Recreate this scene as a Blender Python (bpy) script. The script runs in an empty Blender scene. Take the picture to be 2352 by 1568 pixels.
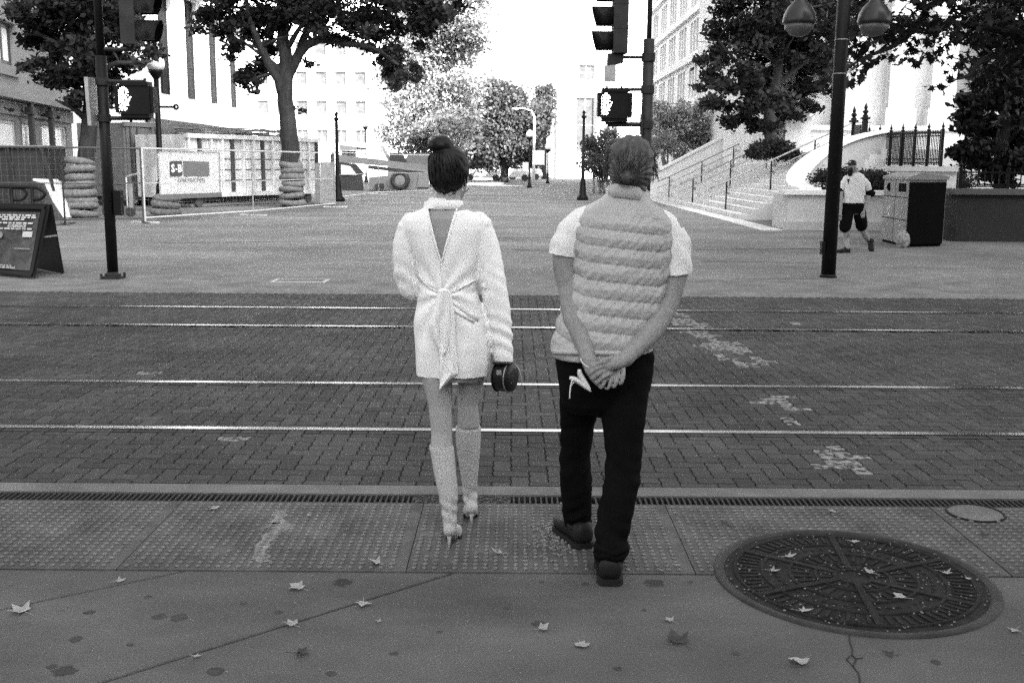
import bpy, bmesh, math, random
import numpy as np
from mathutils import Vector, Matrix, noise as mnoise

# ------------------------------------------------------------------ camera, sky, sun, exposure
SC = bpy.context.scene
COL = SC.collection
EYE = Vector((0.0, 0.0, 1.67))
FOC = 2417.0                       # focal length in pixels of a 2352 px wide frame (37 mm)
_th = math.atan(408.0 / FOC); _rho = 0.0077
_fw = Vector((0, math.cos(_th), -math.sin(_th)))
_u0 = Vector((1, 0, 0)).cross(_fw)
_R = Vector((1, 0, 0)) * math.cos(_rho) + _u0 * math.sin(_rho)
_U = -Vector((1, 0, 0)) * math.sin(_rho) + _u0 * math.cos(_rho)
cam = bpy.data.objects.new('camera', bpy.data.cameras.new('camera'))
COL.objects.link(cam)
cam.data.sensor_width = 36.0
cam.data.lens = FOC / 2352.0 * 36.0
cam.data.clip_start = 0.05
cam.data.clip_end = 2000.0
_m = Matrix((_R, _U, -_fw)).transposed().to_4x4()
_m.translation = EYE
cam.matrix_world = _m
SC.camera = cam

SUN_EL = math.radians(36.0)
SUN_AZ = math.radians(147.0)       # clockwise from +Y: the sun stands behind the camera to the right
sun_dir = Vector((math.sin(SUN_AZ) * math.cos(SUN_EL), math.cos(SUN_AZ) * math.cos(SUN_EL), math.sin(SUN_EL)))
world = bpy.data.worlds.new("World")
SC.world = world
world.use_nodes = True
wn = world.node_tree.nodes; wl = world.node_tree.links
wn.clear()
w_out = wn.new('ShaderNodeOutputWorld'); w_bg = wn.new('ShaderNodeBackground'); w_sky = wn.new('ShaderNodeTexSky')
w_bw = wn.new('ShaderNodeRGBToBW')  # the photograph is black and white, so is its daylight
w_sky.sky_type = 'NISHITA'; w_sky.sun_disc = False
w_sky.sun_elevation = SUN_EL; w_sky.sun_rotation = SUN_AZ
w_sky.dust_density = 3.0; w_sky.air_density = 1.0
wl.new(w_sky.outputs[0], w_bw.inputs[0]); wl.new(w_bw.outputs[0], w_bg.inputs[0]); wl.new(w_bg.outputs[0], w_out.inputs[0])
w_bg.inputs[1].default_value = 0.15

sun = bpy.data.objects.new('sun', bpy.data.lights.new('sun', 'SUN'))
COL.objects.link(sun)
sun.data.energy = 5.0
sun.data.angle = math.radians(0.5)
sun.data.color = (1, 1, 1)
sun.rotation_euler = sun_dir.to_track_quat('Z', 'Y').to_euler()
sun.location = (0, 0, 60)

vs = SC.view_settings
vs.view_transform = 'Standard'; vs.look = 'None'; vs.gamma = 1.0; vs.use_curve_mapping = False
vs.exposure = 2.4
SC.cycles.use_denoising = False     # film grain instead of a smoothed picture
SC.cycles.use_light_tree = False; SC.cycles.use_adaptive_sampling = False; SC.cycles.max_bounces = 6; SC.cycles.diffuse_bounces = 3; SC.cycles.glossy_bounces = 2
SC.cycles.transmission_bounces = 3; SC.cycles.transparent_max_bounces = 6; SC.cycles.volume_bounces = 1
SC.cycles.sample_clamp_indirect = 2.0

# ------------------------------------------------------------------ where a point of the frame lies in the place
def ray(x, y):
    return _fw + _R * ((x - 1176.0) / FOC) - _U * ((y - 784.0) / FOC)
def G(x, y, z=0.0):
    d = ray(x, y); return EYE + d * ((z - EYE.z) / d.z)
def D(x, y, Y):
    d = ray(x, y); return EYE + d * (Y / d.y)
def PXM(Y):                         # metres per pixel at depth Y, near the horizon
    return Y / FOC

# ------------------------------------------------------------------ objects
def tag(o, label=None, cat=None, group=None, kind=None):
    if label: o['label'] = label
    if cat: o['category'] = cat
    if group: o['group'] = group
    if kind: o['kind'] = kind
    return o
def root_loc(o):
    while o.parent: o = o.parent
    return o.location.copy()
def thing(name, label, cat, loc=(0, 0, 0), group=None, rz=0.0):
    o = bpy.data.objects.new(name, None); COL.objects.link(o)
    o.empty_display_size = 0.2
    o.location = loc; o.rotation_euler = (0, 0, rz)
    return tag(o, label, cat, group)
def link_mesh(name, me, m=None, parent=None, world=False, smooth=False, kind=None):
    if m is not None:
        if len(me.materials): me.materials.clear()
        for mm in (m if isinstance(m, (list, tuple)) else [m]): me.materials.append(mm)
    if parent is not None and world:
        me.transform(Matrix.Translation(-root_loc(parent)))
    me.polygons.foreach_set('use_smooth', [smooth] * len(me.polygons))
    o = bpy.data.objects.new(name, me); COL.objects.link(o)
    if parent is not None: o.parent = parent
    if kind: o['kind'] = kind
    return o
def obj(name, bm, m=None, parent=None, world=False, smooth=False, kind=None):
    me = bpy.data.meshes.new(name)
    bm.normal_update(); bm.to_mesh(me); bm.free()
    return link_mesh(name, me, m, parent, world, smooth, kind)
def kids(o):
    return list(o.children)
def copy_tree(o, parent=None):
    c = o.copy(); COL.objects.link(c); c.parent = parent
    for ch in kids(o): copy_tree(ch, c)
    return c
def NB():
    return bmesh.new()

# ------------------------------------------------------------------ shapes added to a bmesh
def verts_faces(bm, vs_, fs_, mi=0):
    v = [bm.verts.new(p) for p in vs_]
    out = []
    for f in fs_:
        try:
            fc = bm.faces.new([v[i] for i in f]); fc.material_index = mi; out.append(fc)
        except ValueError: pass
    return v
BOXF = [(0, 3, 2, 1), (4, 5, 6, 7), (0, 1, 5, 4), (1, 2, 6, 5), (2, 3, 7, 6), (3, 0, 4, 7)]
def box(bm, x0, x1, y0, y1, z0, z1, mi=0):
    return verts_faces(bm, [(x0, y0, z0), (x1, y0, z0), (x1, y1, z0), (x0, y1, z0), (x0, y0, z1), (x1, y0, z1), (x1, y1, z1), (x0, y1, z1)], BOXF, mi)
def cbox(bm, c, sx, sy, sz, rz=0.0, mi=0):
    c = Vector(c); a = Vector((math.cos(rz), math.sin(rz), 0)) * sx / 2; b = Vector((-math.sin(rz), math.cos(rz), 0)) * sy / 2; h = Vector((0, 0, sz / 2))
    return verts_faces(bm, [c - a - b - h, c + a - b - h, c + a + b - h, c - a + b - h, c - a - b + h, c + a - b + h, c + a + b + h, c - a + b + h], BOXF, mi)
def bar(bm, p, q, w, h=None, up=(0, 0, 1), mi=0):
    """rectangular bar from p to q, w wide, h high along up"""
    p, q = Vector(p), Vector(q); h = w if h is None else h
    d = (q - p).normalized(); up = Vector(up)
    if abs(d.dot(up)) > 0.98: up = Vector((0, 1, 0))
    a = d.cross(up).normalized() * w / 2; b = a.normalized().cross(d).normalized() * h / 2
    return verts_faces(bm, [p - a - b, p + a - b, q + a - b, q - a - b, p - a + b, p + a + b, q + a + b, q - a + b], BOXF, mi)
def frames(pts):
    pts = [Vector(p) for p in pts]; n = len(pts); T = []
    for i in range(n):
        a = pts[max(i - 1, 0)]; b = pts[min(i + 1, n - 1)]
        t = (b - a); T.append(t.normalized() if t.length > 1e-9 else Vector((0, 0, 1)))
    ref = Vector((0, 1, 0)) if abs(T[0].y) < 0.9 else Vector((1, 0, 0))
    out = []
    x = T[0].cross(ref).normalized()
    for t in T:
        x = (x - t * x.dot(t)); x = x.normalized() if x.length > 1e-6 else t.orthogonal().normalized()
        out.append((x.copy(), t.cross(x).normalized()))
    return pts, T, out
def rings(bm, R, close=False, cap=True, mi=0):
    V = [[bm.verts.new(p) for p in r] for r in R]
    n = len(V[0]); m = len(V)
    for i in range(m if close else m - 1):
        A, B = V[i], V[(i + 1) % m]
        for k in range(n):
            try:
                f = bm.faces.new((A[k], A[(k + 1) % n], B[(k + 1) % n], B[k])); f.material_index = mi
            except ValueError: pass
    if cap and not close:
        for r in (list(reversed(V[0])), V[-1]):
            try:
                f = bm.faces.new(r); f.material_index = mi
            except ValueError: pass
    return V
def tube(bm, path, rad, n=8, round_ends=False, flat=1.0, close=False, mi=0):
    if not hasattr(rad, '__len__'): rad = [rad] * len(path)
    path = [Vector(p) for p in path]; rad = list(rad)
    if round_ends:
        d0 = (path[0] - path[1]).normalized(); d1 = (path[-1] - path[-2]).normalized()
        path = [path[0] + d0 * rad[0] * .9, path[0] + d0 * rad[0] * .6] + path + [path[-1] + d1 * rad[-1] * .6, path[-1] + d1 * rad[-1] * .9]
        rad = [rad[0] * .35, rad[0] * .78] + rad + [rad[-1] * .78, rad[-1] * .35]
    P, T, F = frames(path)
    R = []
    for p, r, (a, b) in zip(P, rad, F):
        R.append([p + a * (math.cos(2 * math.pi * k / n) * r) + b * (math.sin(2 * math.pi * k / n) * r * flat) for k in range(n)])
    return rings(bm, R, close, True, mi)
def cyl(bm, p, q, r0, r1=None, n=12, mi=0):
    return tube(bm, [p, q], [r0, r0 if r1 is None else r1], n, mi=mi)
def lathe(bm, c, prof, n=16, axis=(0, 0, 1), mi=0):
    """prof: (radius, height) pairs along axis from c"""
    c = Vector(c); ax = Vector(axis).normalized(); a = ax.orthogonal().normalized(); b = ax.cross(a)
    R = [[c + ax * h + (a * math.cos(2 * math.pi * k / n) + b * math.sin(2 * math.pi * k / n)) * max(r, 1e-4) for k in range(n)] for r, h in prof]
    return rings(bm, R, mi=mi)
def ball(bm, c, rx, ry=None, rz=None, n=12, m=8, mi=0, rot=None):
    ry = rx if ry is None else ry; rz = rx if rz is None else rz; c = Vector(c)
    R = []
    for i in range(m + 1):
        a = math.pi * (0.02 + 0.96 * i / m); 
        ring = []
        for k in range(n):
            v = Vector((rx * math.sin(a) * math.cos(2 * math.pi * k / n), ry * math.sin(a) * math.sin(2 * math.pi * k / n), -rz * math.cos(a)))
            if rot is not None: v = rot @ v
            ring.append(c + v)
        R.append(ring)
    return rings(bm, R, mi=mi)
def torus(bm, c, R_, r, n=24, m=10, axis=(0, 0, 1), sq=1.0, jit=0.0, rnd=None):
    c = Vector(c); ax = Vector(axis).normalized(); a = ax.orthogonal().normalized(); b = ax.cross(a); RR = []
    for i in range(n):
        t = 2 * math.pi * i / n; d = a * math.cos(t) + b * math.sin(t)
        j = 1 + (rnd.uniform(-jit, jit) if rnd else 0)
        RR.append([c + d * (R_ + r * j * math.cos(2 * math.pi * k / m)) + ax * (r * j * sq * math.sin(2 * math.pi * k / m)) for k in range(m)])
    return rings(bm, RR, close=True)
def prism(bm, poly, z0, z1, mi=0):
    n = len(poly)
    return verts_faces(bm, [(p[0], p[1], z0) for p in poly] + [(p[0], p[1], z1) for p in poly],
                       [tuple(reversed(range(n))), tuple(range(n, 2 * n))] + [(i, (i + 1) % n, n + (i + 1) % n, n + i) for i in range(n)], mi)
def smooth_path(P, n=5):
    P = [Vector(p) for p in P]; out = []
    for i in range(len(P) - 1):
        p0, p1, p2, p3 = P[max(i - 1, 0)], P[i], P[i + 1], P[min(i + 2, len(P) - 1)]
        for k in range(n):
            t = k / n; out.append(.5 * (2 * p1 + (p2 - p0) * t + (2 * p0 - 5 * p1 + 4 * p2 - p3) * t * t + (3 * p1 - 3 * p2 + p3 - p0) * t ** 3))
    return out + [P[-1]]
def loft(bm, secs, n=28, ex=2.3, mi=0):
    """secs: (centre, half width along X, half depth along Y[, twist]) stacked bottom to top"""
    R = []
    for s in secs:
        c, hw, hd = Vector(s[0]), s[1], s[2]; tw = s[3] if len(s) > 3 else 0.0
        ring = []
        for k in range(n):
            t = 2 * math.pi * k / n; ct, st = math.cos(t), math.sin(t)
            px = math.copysign(abs(ct) ** (2 / ex), ct) * hw; py = math.copysign(abs(st) ** (2 / ex), st) * hd
            ring.append(c + Vector((px * math.cos(tw) - py * math.sin(tw), px * math.sin(tw) + py * math.cos(tw), 0)))
        R.append(ring)
    return rings(bm, R, mi=mi)
def text_mesh(body, size, m, parent, mat4, name='lettering', ext=0.002, bold=0.0):
    cu = bpy.data.curves.new(name, 'FONT'); cu.body = body; cu.size = size; cu.align_x = 'CENTER'; cu.align_y = 'CENTER'
    cu.extrude = ext; cu.offset = bold; cu.resolution_u = 2
    t = bpy.data.objects.new(name, cu); COL.objects.link(t)
    dg = bpy.context.evaluated_depsgraph_get()
    me = bpy.data.meshes.new_from_object(t.evaluated_get(dg))
    bpy.data.objects.remove(t)
    me.transform(mat4)
    return link_mesh(name, me, m, parent)
def blend_union(bm, voxel=0.006, smooth=2):
    """join overlapping shapes into one continuous skin"""
    me = bpy.data.meshes.new('tmp'); bm.normal_update(); bmesh.ops.recalc_face_normals(bm, faces=bm.faces[:]); bm.to_mesh(me); bm.free()
    o = bpy.data.objects.new('tmp', me); COL.objects.link(o)
    md = o.modifiers.new('r', 'REMESH'); md.mode = 'VOXEL'; md.voxel_size = voxel
    if smooth:
        ms = o.modifiers.new('s', 'SMOOTH'); ms.iterations = smooth; ms.factor = 0.5
    dg = bpy.context.evaluated_depsgraph_get()
    out = bpy.data.meshes.new_from_object(o.evaluated_get(dg))
    bpy.data.objects.remove(o); bpy.data.meshes.remove(me)
    return out
def displace(me, fn):
    """fn(co, no) -> metres along the normal, vectorised over numpy arrays"""
    n = len(me.vertices); co = np.empty(n * 3); me.vertices.foreach_get('co', co); co = co.reshape(-1, 3)
    no = np.empty(n * 3); me.vertices.foreach_get('normal', no); no = no.reshape(-1, 3)
    co = co + no * fn(co, no)[:, None]
    me.vertices.foreach_set('co', co.ravel()); me.update()
def vnoise(co, s, seed=0.0):
    return np.array([mnoise.noise(Vector((c[0] * s[0] + seed, c[1] * s[1] + seed * .7, c[2] * s[2] - seed))) for c in co])

# ------------------------------------------------------------------ materials
def M(name, base, rough=0.75, var=0.12, scale=6.0, fine=0.0, fscale=120.0, bump=0.0, bscale=80.0, metal=0.0, spec=0.3, streak=None, rnd=0.0, spots=None):
    m = bpy.data.materials.new(name); m.use_nodes = True
    nt = m.node_tree; N = nt.nodes; L = nt.links
    b = N['Principled BSDF']
    b.inputs['Roughness'].default_value = rough; b.inputs['Metallic'].default_value = metal
    b.inputs['Specular IOR Level'].default_value = spec
    tc = N.new('ShaderNodeTexCoord')
    def math_(op, a, c=None):
        n = N.new('ShaderNodeMath'); n.operation = op
        for i, v in enumerate((a, c)):
            if v is None: continue
            if isinstance(v, (int, float)): n.inputs[i].default_value = v
            else: L.new(v, n.inputs[i])
        return n.outputs[0]
    def noise_(s, det=5, vec=None):
        n = N.new('ShaderNodeTexNoise'); n.inputs['Scale'].default_value = s; n.inputs['Detail'].default_value = det; n.inputs['Roughness'].default_value = .6
        L.new(vec or tc.outputs['Object'], n.inputs['Vector']); return n.outputs['Fac']
    def mr(v, lo, hi, a=0.3, c=0.7):
        n = N.new('ShaderNodeMapRange'); n.inputs[1].default_value = a; n.inputs[2].default_value = c; n.inputs[3].default_value = lo; n.inputs[4].default_value = hi
        L.new(v, n.inputs[0]); return n.outputs[0]
    val = mr(noise_(scale), 1 - var, 1 + var)
    if fine: val = math_('MULTIPLY', val, mr(noise_(fscale, 2), 1 - fine, 1 + fine))
    if streak:
        mp = N.new('ShaderNodeMapping'); mp.inputs['Scale'].default_value = streak[0]; L.new(tc.outputs['Object'], mp.inputs['Vector'])
        val = math_('MULTIPLY', val, mr(noise_(1.0, 4, mp.outputs[0]), 1 - streak[1], 1 + streak[1]))
    if rnd:
        oi = N.new('ShaderNodeObjectInfo'); val = math_('MULTIPLY', val, mr(oi.outputs['Random'], 1 - rnd, 1 + rnd, 0, 1))
    if spots:
        vo = N.new('ShaderNodeTexVoronoi'); vo.inputs['Scale'].default_value = spots[0]; L.new(tc.outputs['Object'], vo.inputs['Vector'])
        wob = math_('ADD', vo.outputs['Distance'], mr(noise_(40, 3), -.03, .03))
        val = math_('MULTIPLY', val, mr(wob, spots[2], 1.0, spots[1] * .8, spots[1]))
    val = math_('MULTIPLY', val, base)
    cb = N.new('ShaderNodeCombineColor')
    for i in range(3): L.new(val, cb.inputs[i])
    L.new(cb.outputs[0], b.inputs['Base Color'])
    if bump:
        bp = N.new('ShaderNodeBump'); bp.inputs['Strength'].default_value = bump; bp.inputs['Distance'].default_value = 0.01
        L.new(noise_(bscale, 4), bp.inputs['Height']); L.new(bp.outputs[0], b.inputs['Normal'])
    m['val'] = 0
    return m
def emit(name, v):
    m = bpy.data.materials.new(name); m.use_nodes = True
    b = m.node_tree.nodes['Principled BSDF']
    b.inputs['Base Color'].default_value = (.8, .8, .8, 1); b.inputs['Emission Color'].default_value = (1, 1, 1, 1); b.inputs['Emission Strength'].default_value = v
    return m
def leafmat(name, base, trans=0.35, rough=0.5):
    m = bpy.data.materials.new(name); m.use_nodes = True
    nt = m.node_tree; N = nt.nodes; L = nt.links
    b = N['Principled BSDF']; out = N['Material Output']
    b.inputs['Roughness'].default_value = rough; b.inputs['Specular IOR Level'].default_value = .12
    at = N.new('ShaderNodeAttribute'); at.attribute_name = 'tone'
    mu = N.new('ShaderNodeMath'); mu.operation = 'MULTIPLY'; mu.inputs[1].default_value = base
    L.new(at.outputs['Fac'], mu.inputs[0])
    cb = N.new('ShaderNodeCombineColor')
    for i in range(3): L.new(mu.outputs[0], cb.inputs[i])
    L.new(cb.outputs[0], b.inputs['Base Color'])
    tr = N.new('ShaderNodeBsdfTranslucent'); L.new(cb.outputs[0], tr.inputs[0])
    mx = N.new('ShaderNodeMixShader'); mx.inputs[0].default_value = trans
    L.new(b.outputs[0], mx.inputs[1]); L.new(tr.outputs[0], mx.inputs[2]); L.new(mx.outputs[0], out.inputs[0])
    return m
def mesh_np(name, V, F, tone=None):
    """V (n,3), F (m,k) numpy"""
    me = bpy.data.meshes.new(name); n, k = F.shape
    me.vertices.add(len(V)); me.vertices.foreach_set('co', V.astype(np.float32).ravel())
    me.loops.add(n * k); me.loops.foreach_set('vertex_index', F.astype(np.int32).ravel())
    me.polygons.add(n); me.polygons.foreach_set('loop_start', np.arange(0, n * k, k, dtype=np.int32))
    me.update(calc_edges=True); me.validate()
    if tone is not None:
        a = me.attributes.new('tone', 'FLOAT', 'FACE'); a.data.foreach_set('value', tone.astype(np.float32))
    return me
# ================================================================== the setting: ground, road, pavement
CONC = M('concrete', 0.095, .9, .26, 1.1, .28, 160, .25, 90, spots=(2.3, .10, .4), streak=((.8, 2.2, 1), .22))
CONC_STRIP = M('concrete_strip', 0.14, .9, .35, 2.0, .2, 130, .25, 80)
DOME = M('dome_lit_tone', 0.16, .8, .4, 3.1, .2, 140)  # domes toned lighter than the panel to paint in light on them
TACT = M('tactile_concrete', 0.085, .85, .5, 3.1, .18, 140, .2, 90)
DARKJ = M('joint_sand', 0.03, 1, .2, 20)
IRON = M('cast_iron', 0.02, .8, .4, 9, .3, 90, .3, 70, spec=.12)
IRON_WORN = M('worn_iron_rim', 0.04, .7, .4, 6, .2, 90, .2, 70, spec=.2)
STEEL = M('polished_rail', 0.42, .25, .2, 3, metal=1.0, streak=((.9, 1, 1), .45))
GALV = M('galvanised_steel', 0.30, .5, .25, 14, .2, 80, metal=.4)
BLACKP = M('black_paint', 0.007, .5, .2, 6, spec=.15)
WHITE = M('white_paint', 0.75, .6, .08, 5)

GROOVE = M('groove_black', .004, 1, spec=0)
def paver_mat(name, painted):
    m = bpy.data.materials.new(name); m.use_nodes = True
    nt = m.node_tree; N = nt.nodes; L = nt.links; b = N['Principled BSDF']
    b.inputs['Roughness'].default_value = .85; b.inputs['Specular IOR Level'].default_value = .25
    at = N.new('ShaderNodeAttribute'); at.attribute_name = 'tone'
    oi = N.new('ShaderNodeObjectInfo'); geo = N.new('ShaderNodeNewGeometry')
    def mt(op, a, c=0.0):
        n = N.new('ShaderNodeMath'); n.operation = op
        for i, v in enumerate((a, c)):
            if isinstance(v, (int, float)): n.inputs[i].default_value = v
            else: L.new(v, n.inputs[i])
        return n.outputs[0]
    def nz(s, lo, hi, a=.3, c=.7, det=4):
        n = N.new('ShaderNodeTexNoise'); n.inputs['Scale'].default_value = s; n.inputs['Detail'].default_value = det
        L.new(geo.outputs['Position'], n.inputs['Vector'])
        r = N.new('ShaderNodeMapRange'); r.inputs[1].default_value = a; r.inputs[2].default_value = c; r.inputs[3].default_value = lo; r.inputs[4].default_value = hi
        L.new(n.outputs['Fac'], r.inputs[0]); return r.outputs[0]
    t = mt('FRACT', mt('ADD', at.outputs['Fac'], oi.outputs['Random']))
    v = mt('MULTIPLY', mt('ADD', mt('MULTIPLY', t, .5), .75), 0.05)
    v = mt('MULTIPLY', v, mt('MULTIPLY', nz(.9, .68, 1.32), nz(170, .7, 1.3, det=2)))
    if painted:
        v = mt('ADD', v, mt('MULTIPLY', nz(22, 0, 1, .44, .60, 4), .24))
    cb = N.new('ShaderNodeCombineColor')
    for i in range(3): L.new(v, cb.inputs[i])
    L.new(cb.outputs[0], b.inputs['Base Color'])
    bp = N.new('ShaderNodeBump'); bp.inputs['Strength'].default_value = .35; bp.inputs['Distance'].default_value = .004
    L.new(nz(220, 0, 1, det=2), bp.inputs['Height']); L.new(bp.outputs[0], b.inputs['Normal'])
    return m
PAVER = paver_mat('brick_paver', False); PAVER_P = paver_mat('brick_paver_worn_paint', True)

def plaza_mat():
    m = bpy.data.materials.new('plaza_paving'); m.use_nodes = True
    nt = m.node_tree; N = nt.nodes; L = nt.links; b = N['Principled BSDF']
    b.inputs['Roughness'].default_value = .85; b.inputs['Specular IOR Level'].default_value = .25
    geo = N.new('ShaderNodeNewGeometry')
    br = N.new('ShaderNodeTexBrick'); br.inputs['Scale'].default_value = 1.0
    br.inputs['Color1'].default_value = (.13, .13, .13, 1); br.inputs['Color2'].default_value = (.185, .185, .185, 1); br.inputs['Mortar'].default_value = (.1, .1, .1, 1)
    br.inputs['Mortar Size'].default_value = .006; br.inputs['Brick Width'].default_value = .2; br.inputs['Row Height'].default_value = .1
    L.new(geo.outputs['Position'], br.inputs['Vector'])
    bw = N.new('ShaderNodeRGBToBW'); L.new(br.outputs['Color'], bw.inputs[0])
    def nz(s, lo, hi, vecscale=None, det=5):
        n = N.new('ShaderNodeTexNoise'); n.inputs['Scale'].default_value = s; n.inputs['Detail'].default_value = det
        src = geo.outputs['Position']
        if vecscale:
            mp = N.new('ShaderNodeMapping'); mp.inputs['Scale'].default_value = vecscale; L.new(src, mp.inputs['Vector']); src = mp.outputs[0]
        L.new(src, n.inputs['Vector'])
        r = N.new('ShaderNodeMapRange'); r.inputs[1].default_value = .3; r.inputs[2].default_value = .7; r.inputs[3].default_value = lo; r.inputs[4].default_value = hi
        L.new(n.outputs['Fac'], r.inputs[0]); return r.outputs[0]
    v = bw.outputs[0]
    for w in (nz(.35, .75, 1.25), nz(60, .8, 1.2, det=2), nz(1.0, .8, 1.2, (.12, .7, 1))):
        q = N.new('ShaderNodeMath'); q.operation = 'MULTIPLY'; L.new(v, q.inputs[0]); L.new(w, q.inputs[1]); v = q.outputs[0]
    cb = N.new('ShaderNodeCombineColor')
    for i in range(3): L.new(v, cb.inputs[i])
    L.new(cb.outputs[0], b.inputs['Base Color'])
    return m
PLAZA = plaza_mat()

def sheet(name, x0, x1, y0, y1, z, m, kind='structure', thick=0.0):
    bm = NB()
    if thick: box(bm, x0, x1, y0, y1, z - thick, z)
    else: verts_faces(bm, [(x0, y0, z), (x1, y0, z), (x1, y1, z), (x0, y1, z)], [(0, 1, 2, 3)])
    o = obj(name, bm, m); 
    if kind: o['kind'] = kind
    return o
sheet('ground', -600, 600, -300, 900, -0.05, M('ground_asphalt', .12, .9, .2, .2))
plaza = sheet('plaza', -60, 60, 15.55, 190, 0.0, PLAZA)
road = sheet('road', -60, 60, 5.32, 13.40, -0.012, DARKJ)
pave = sheet('pavement', -40, 40, -40, 5.31, -0.03, DARKJ)

# --- brick pavers in herringbone, wavy edges
RAILS = (6.48, 7.89, 10.73, 12.11)
U_ = 0.1
def warp(x, y):
    return (x + .0048 * math.sin(2 * math.pi * y / U_ + .6), y + .0048 * math.sin(2 * math.pi * x / U_ + .6))
def paver_outline(i, j, horiz):
    g = .0032; w, h = (2, 1) if horiz else (1, 2)
    x0, y0, x1, y1 = i * U_ + g, j * U_ + g, (i + w) * U_ - g, (j + h) * U_ - g
    nx, ny = 3 * w, 3 * h; P = []
    P += [(x0 + (x1 - x0) * k / nx, y0) for k in range(nx)]; P += [(x1, y0 + (y1 - y0) * k / ny) for k in range(ny)]
    P += [(x1 - (x1 - x0) * k / nx, y1) for k in range(nx)]; P += [(x0, y1 - (y1 - y0) * k / ny) for k in range(ny)]
    return [warp(*p) for p in P]
def paver_geo(P, cx, cy):
    n = len(P)
    s = lambda p, q: (cx + (p[0] - cx) * q, cy + (p[1] - cy) * q)
    V = [(*s(p, .955), 0.0) for p in P] + [(*p, -.004) for p in P] + [(*p, -.012) for p in P]
    return V
def clamp_rail(P):
    out = []; hit = False
    for x, y in P:
        for r in RAILS:
            if r - .102 < y < r + .042:
                hit = True; y = r - .102 if (y - r) < -.03 else r + .042
        if y < 5.335: y = 5.335; hit = True
        if y > 13.385: y = 13.385; hit = True
        out.append((x, y))
    return out, hit
LINES = [((1520, 718), (1600, 752), .2), ((1590, 752), (1725, 838), .2), ((1768, 905), (1862, 965), .17), ((1888, 1032), (2000, 1100), .15)]
LINES = [(G(*a), G(*b), w) for a, b, w in LINES]
rr = random.Random(4)
def painted(cx, cy):
    p = Vector((cx, cy, 0))
    for a, b, w in LINES:
        d = b - a; t = (p - a).dot(d) / d.length_squared
        if -0.05 <= t <= 1.05 and (p - a - d * t).length < w: return rr.random() < .55
    return rr.random() < .0008
pav = []
for j in range(52, 135):
    lim = .5 * (j * U_) + 3.4
    for i in range(int(-lim / U_), int(lim / U_)):
        k = (i - j) % 4
        if k == 0: pav.append((i, j, True))
        elif k == 3: pav.append((i, j, False))
cand = []
for i, j, hz in pav:
    w, h = (2, 1) if hz else (1, 2)
    cx, cy = (i + w / 2) * U_, (j + h / 2) * U_
    if cy < 5.30 or cy > 13.42: continue
    P, hit = clamp_rail(paver_outline(i, j, hz))
    ys = [p[1] for p in P]
    if max(ys) - min(ys) < .025: continue
    cand.append((cy + abs(cx) * .35, cx, cy, hz, P, hit))
cand.sort(key=lambda c: c[0])
shared = {}
Vs, Fs, tones, mids = [], [], [], []
base = 0; n_ind = 0
for q, cx, cy, hz, P, hit in cand:
    n = len(P); paint = painted(cx, cy)
    side = [(k, (k + 1) % n, n + (k + 1) % n, n + k) for k in range(n)] + [(n + k, n + (k + 1) % n, 2 * n + (k + 1) % n, 2 * n + k) for k in range(n)]
    mm = PAVER_P if paint else PAVER
    inframe = abs(cx) < .487 * cy + .05
    if n_ind < 300 and inframe:
        key = (hz, paint)
        dz = rr.uniform(-.0015, .0015)
        if hit or key not in shared:
            V = paver_geo([(p[0] - cx, p[1] - cy) for p in P], 0, 0)
            bm = NB(); verts_faces(bm, V, [tuple(range(n))] + [tuple(reversed(f)) for f in side])
            me = bpy.data.meshes.new('brick'); bmesh.ops.recalc_face_normals(bm, faces=bm.faces[:]); bm.to_mesh(me); bm.free(); me.materials.append(mm)
            if not hit: shared[key] = me
        else: me = shared[key]
        o = bpy.data.objects.new('brick', me); COL.objects.link(o); o.parent = road; o.location = (cx, cy, dz)
        n_ind += 1
    else:
        V = paver_geo(P, cx, cy); dz = rr.uniform(-.0015, .0015); t = rr.random()
        Vs += [(x, y, z + dz) for x, y, z in V]
        Fs.append((base, n, side)); tones.append(t); mids.append(paint); base += 3 * n
bm = NB()
bv = [bm.verts.new(v) for v in Vs]; bm.verts.ensure_lookup_table()
tl = bm.faces.layers.float.new('tone')
for (b0, n, side), t, pm in zip(Fs, tones, mids):
    f = bm.faces.new([bv[b0 + k] for k in range(n)]); f[tl] = t; f.material_index = int(pm)
    for s in side:
        f = bm.faces.new([bv[b0 + k] for k in reversed(s)]); f[tl] = t; f.material_index = int(pm)
obj('brick_paving', bm, [PAVER, PAVER_P], road, kind='stuff')

# --- four tram rails with their flangeways
for nm, r, lab in zip(range(4), RAILS, ('nearest shiny tram rail, closest to the drain grate', 'second tram rail from the camera, inner rail of the near track',
                                        'third tram rail from the camera, thin inner rail of the far track', 'farthest tram rail, closest to the plaza')):
    t = thing('tram_rail', lab, 'rail', (0, r, 0), 'tram rails set in the brick road')
    bm = NB(); box(bm, -22, 22, -.030, .032, -.003, .008)
    R_ = obj('rail_head', bm, STEEL, t)
    bm = NB(); box(bm, -22, 22, -.029, .031, -.06, -.0031); obj('rail_web', bm, GROOVE, t)
    bm = NB(); box(bm, -22, 22, -.100, -.094, -.06, .001); box(bm, -22, 22, -.094, -.0345, -.06, -.045)
    obj('flangeway', bm, GROOVE, t)

# --- concrete strips along the road, drain, tactile panels, slabs
bm = NB()
strip = tag(sheet('kerb_strip', -40, 40, 5.175, 5.32, 0.002, CONC_STRIP, thick=.03), kind='structure')
strip2 = sheet('kerb_strip', -40, 40, 13.46, 15.55, 0.004, CONC_STRIP, thick=.03)
bm = NB()
for k in range(-70, 70):
    box(bm, k * .12, k * .12 + .06, 13.395, 13.47, -.01, .007)
obj('toothed_edge', bm, CONC_STRIP, strip2, kind='stuff')

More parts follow.
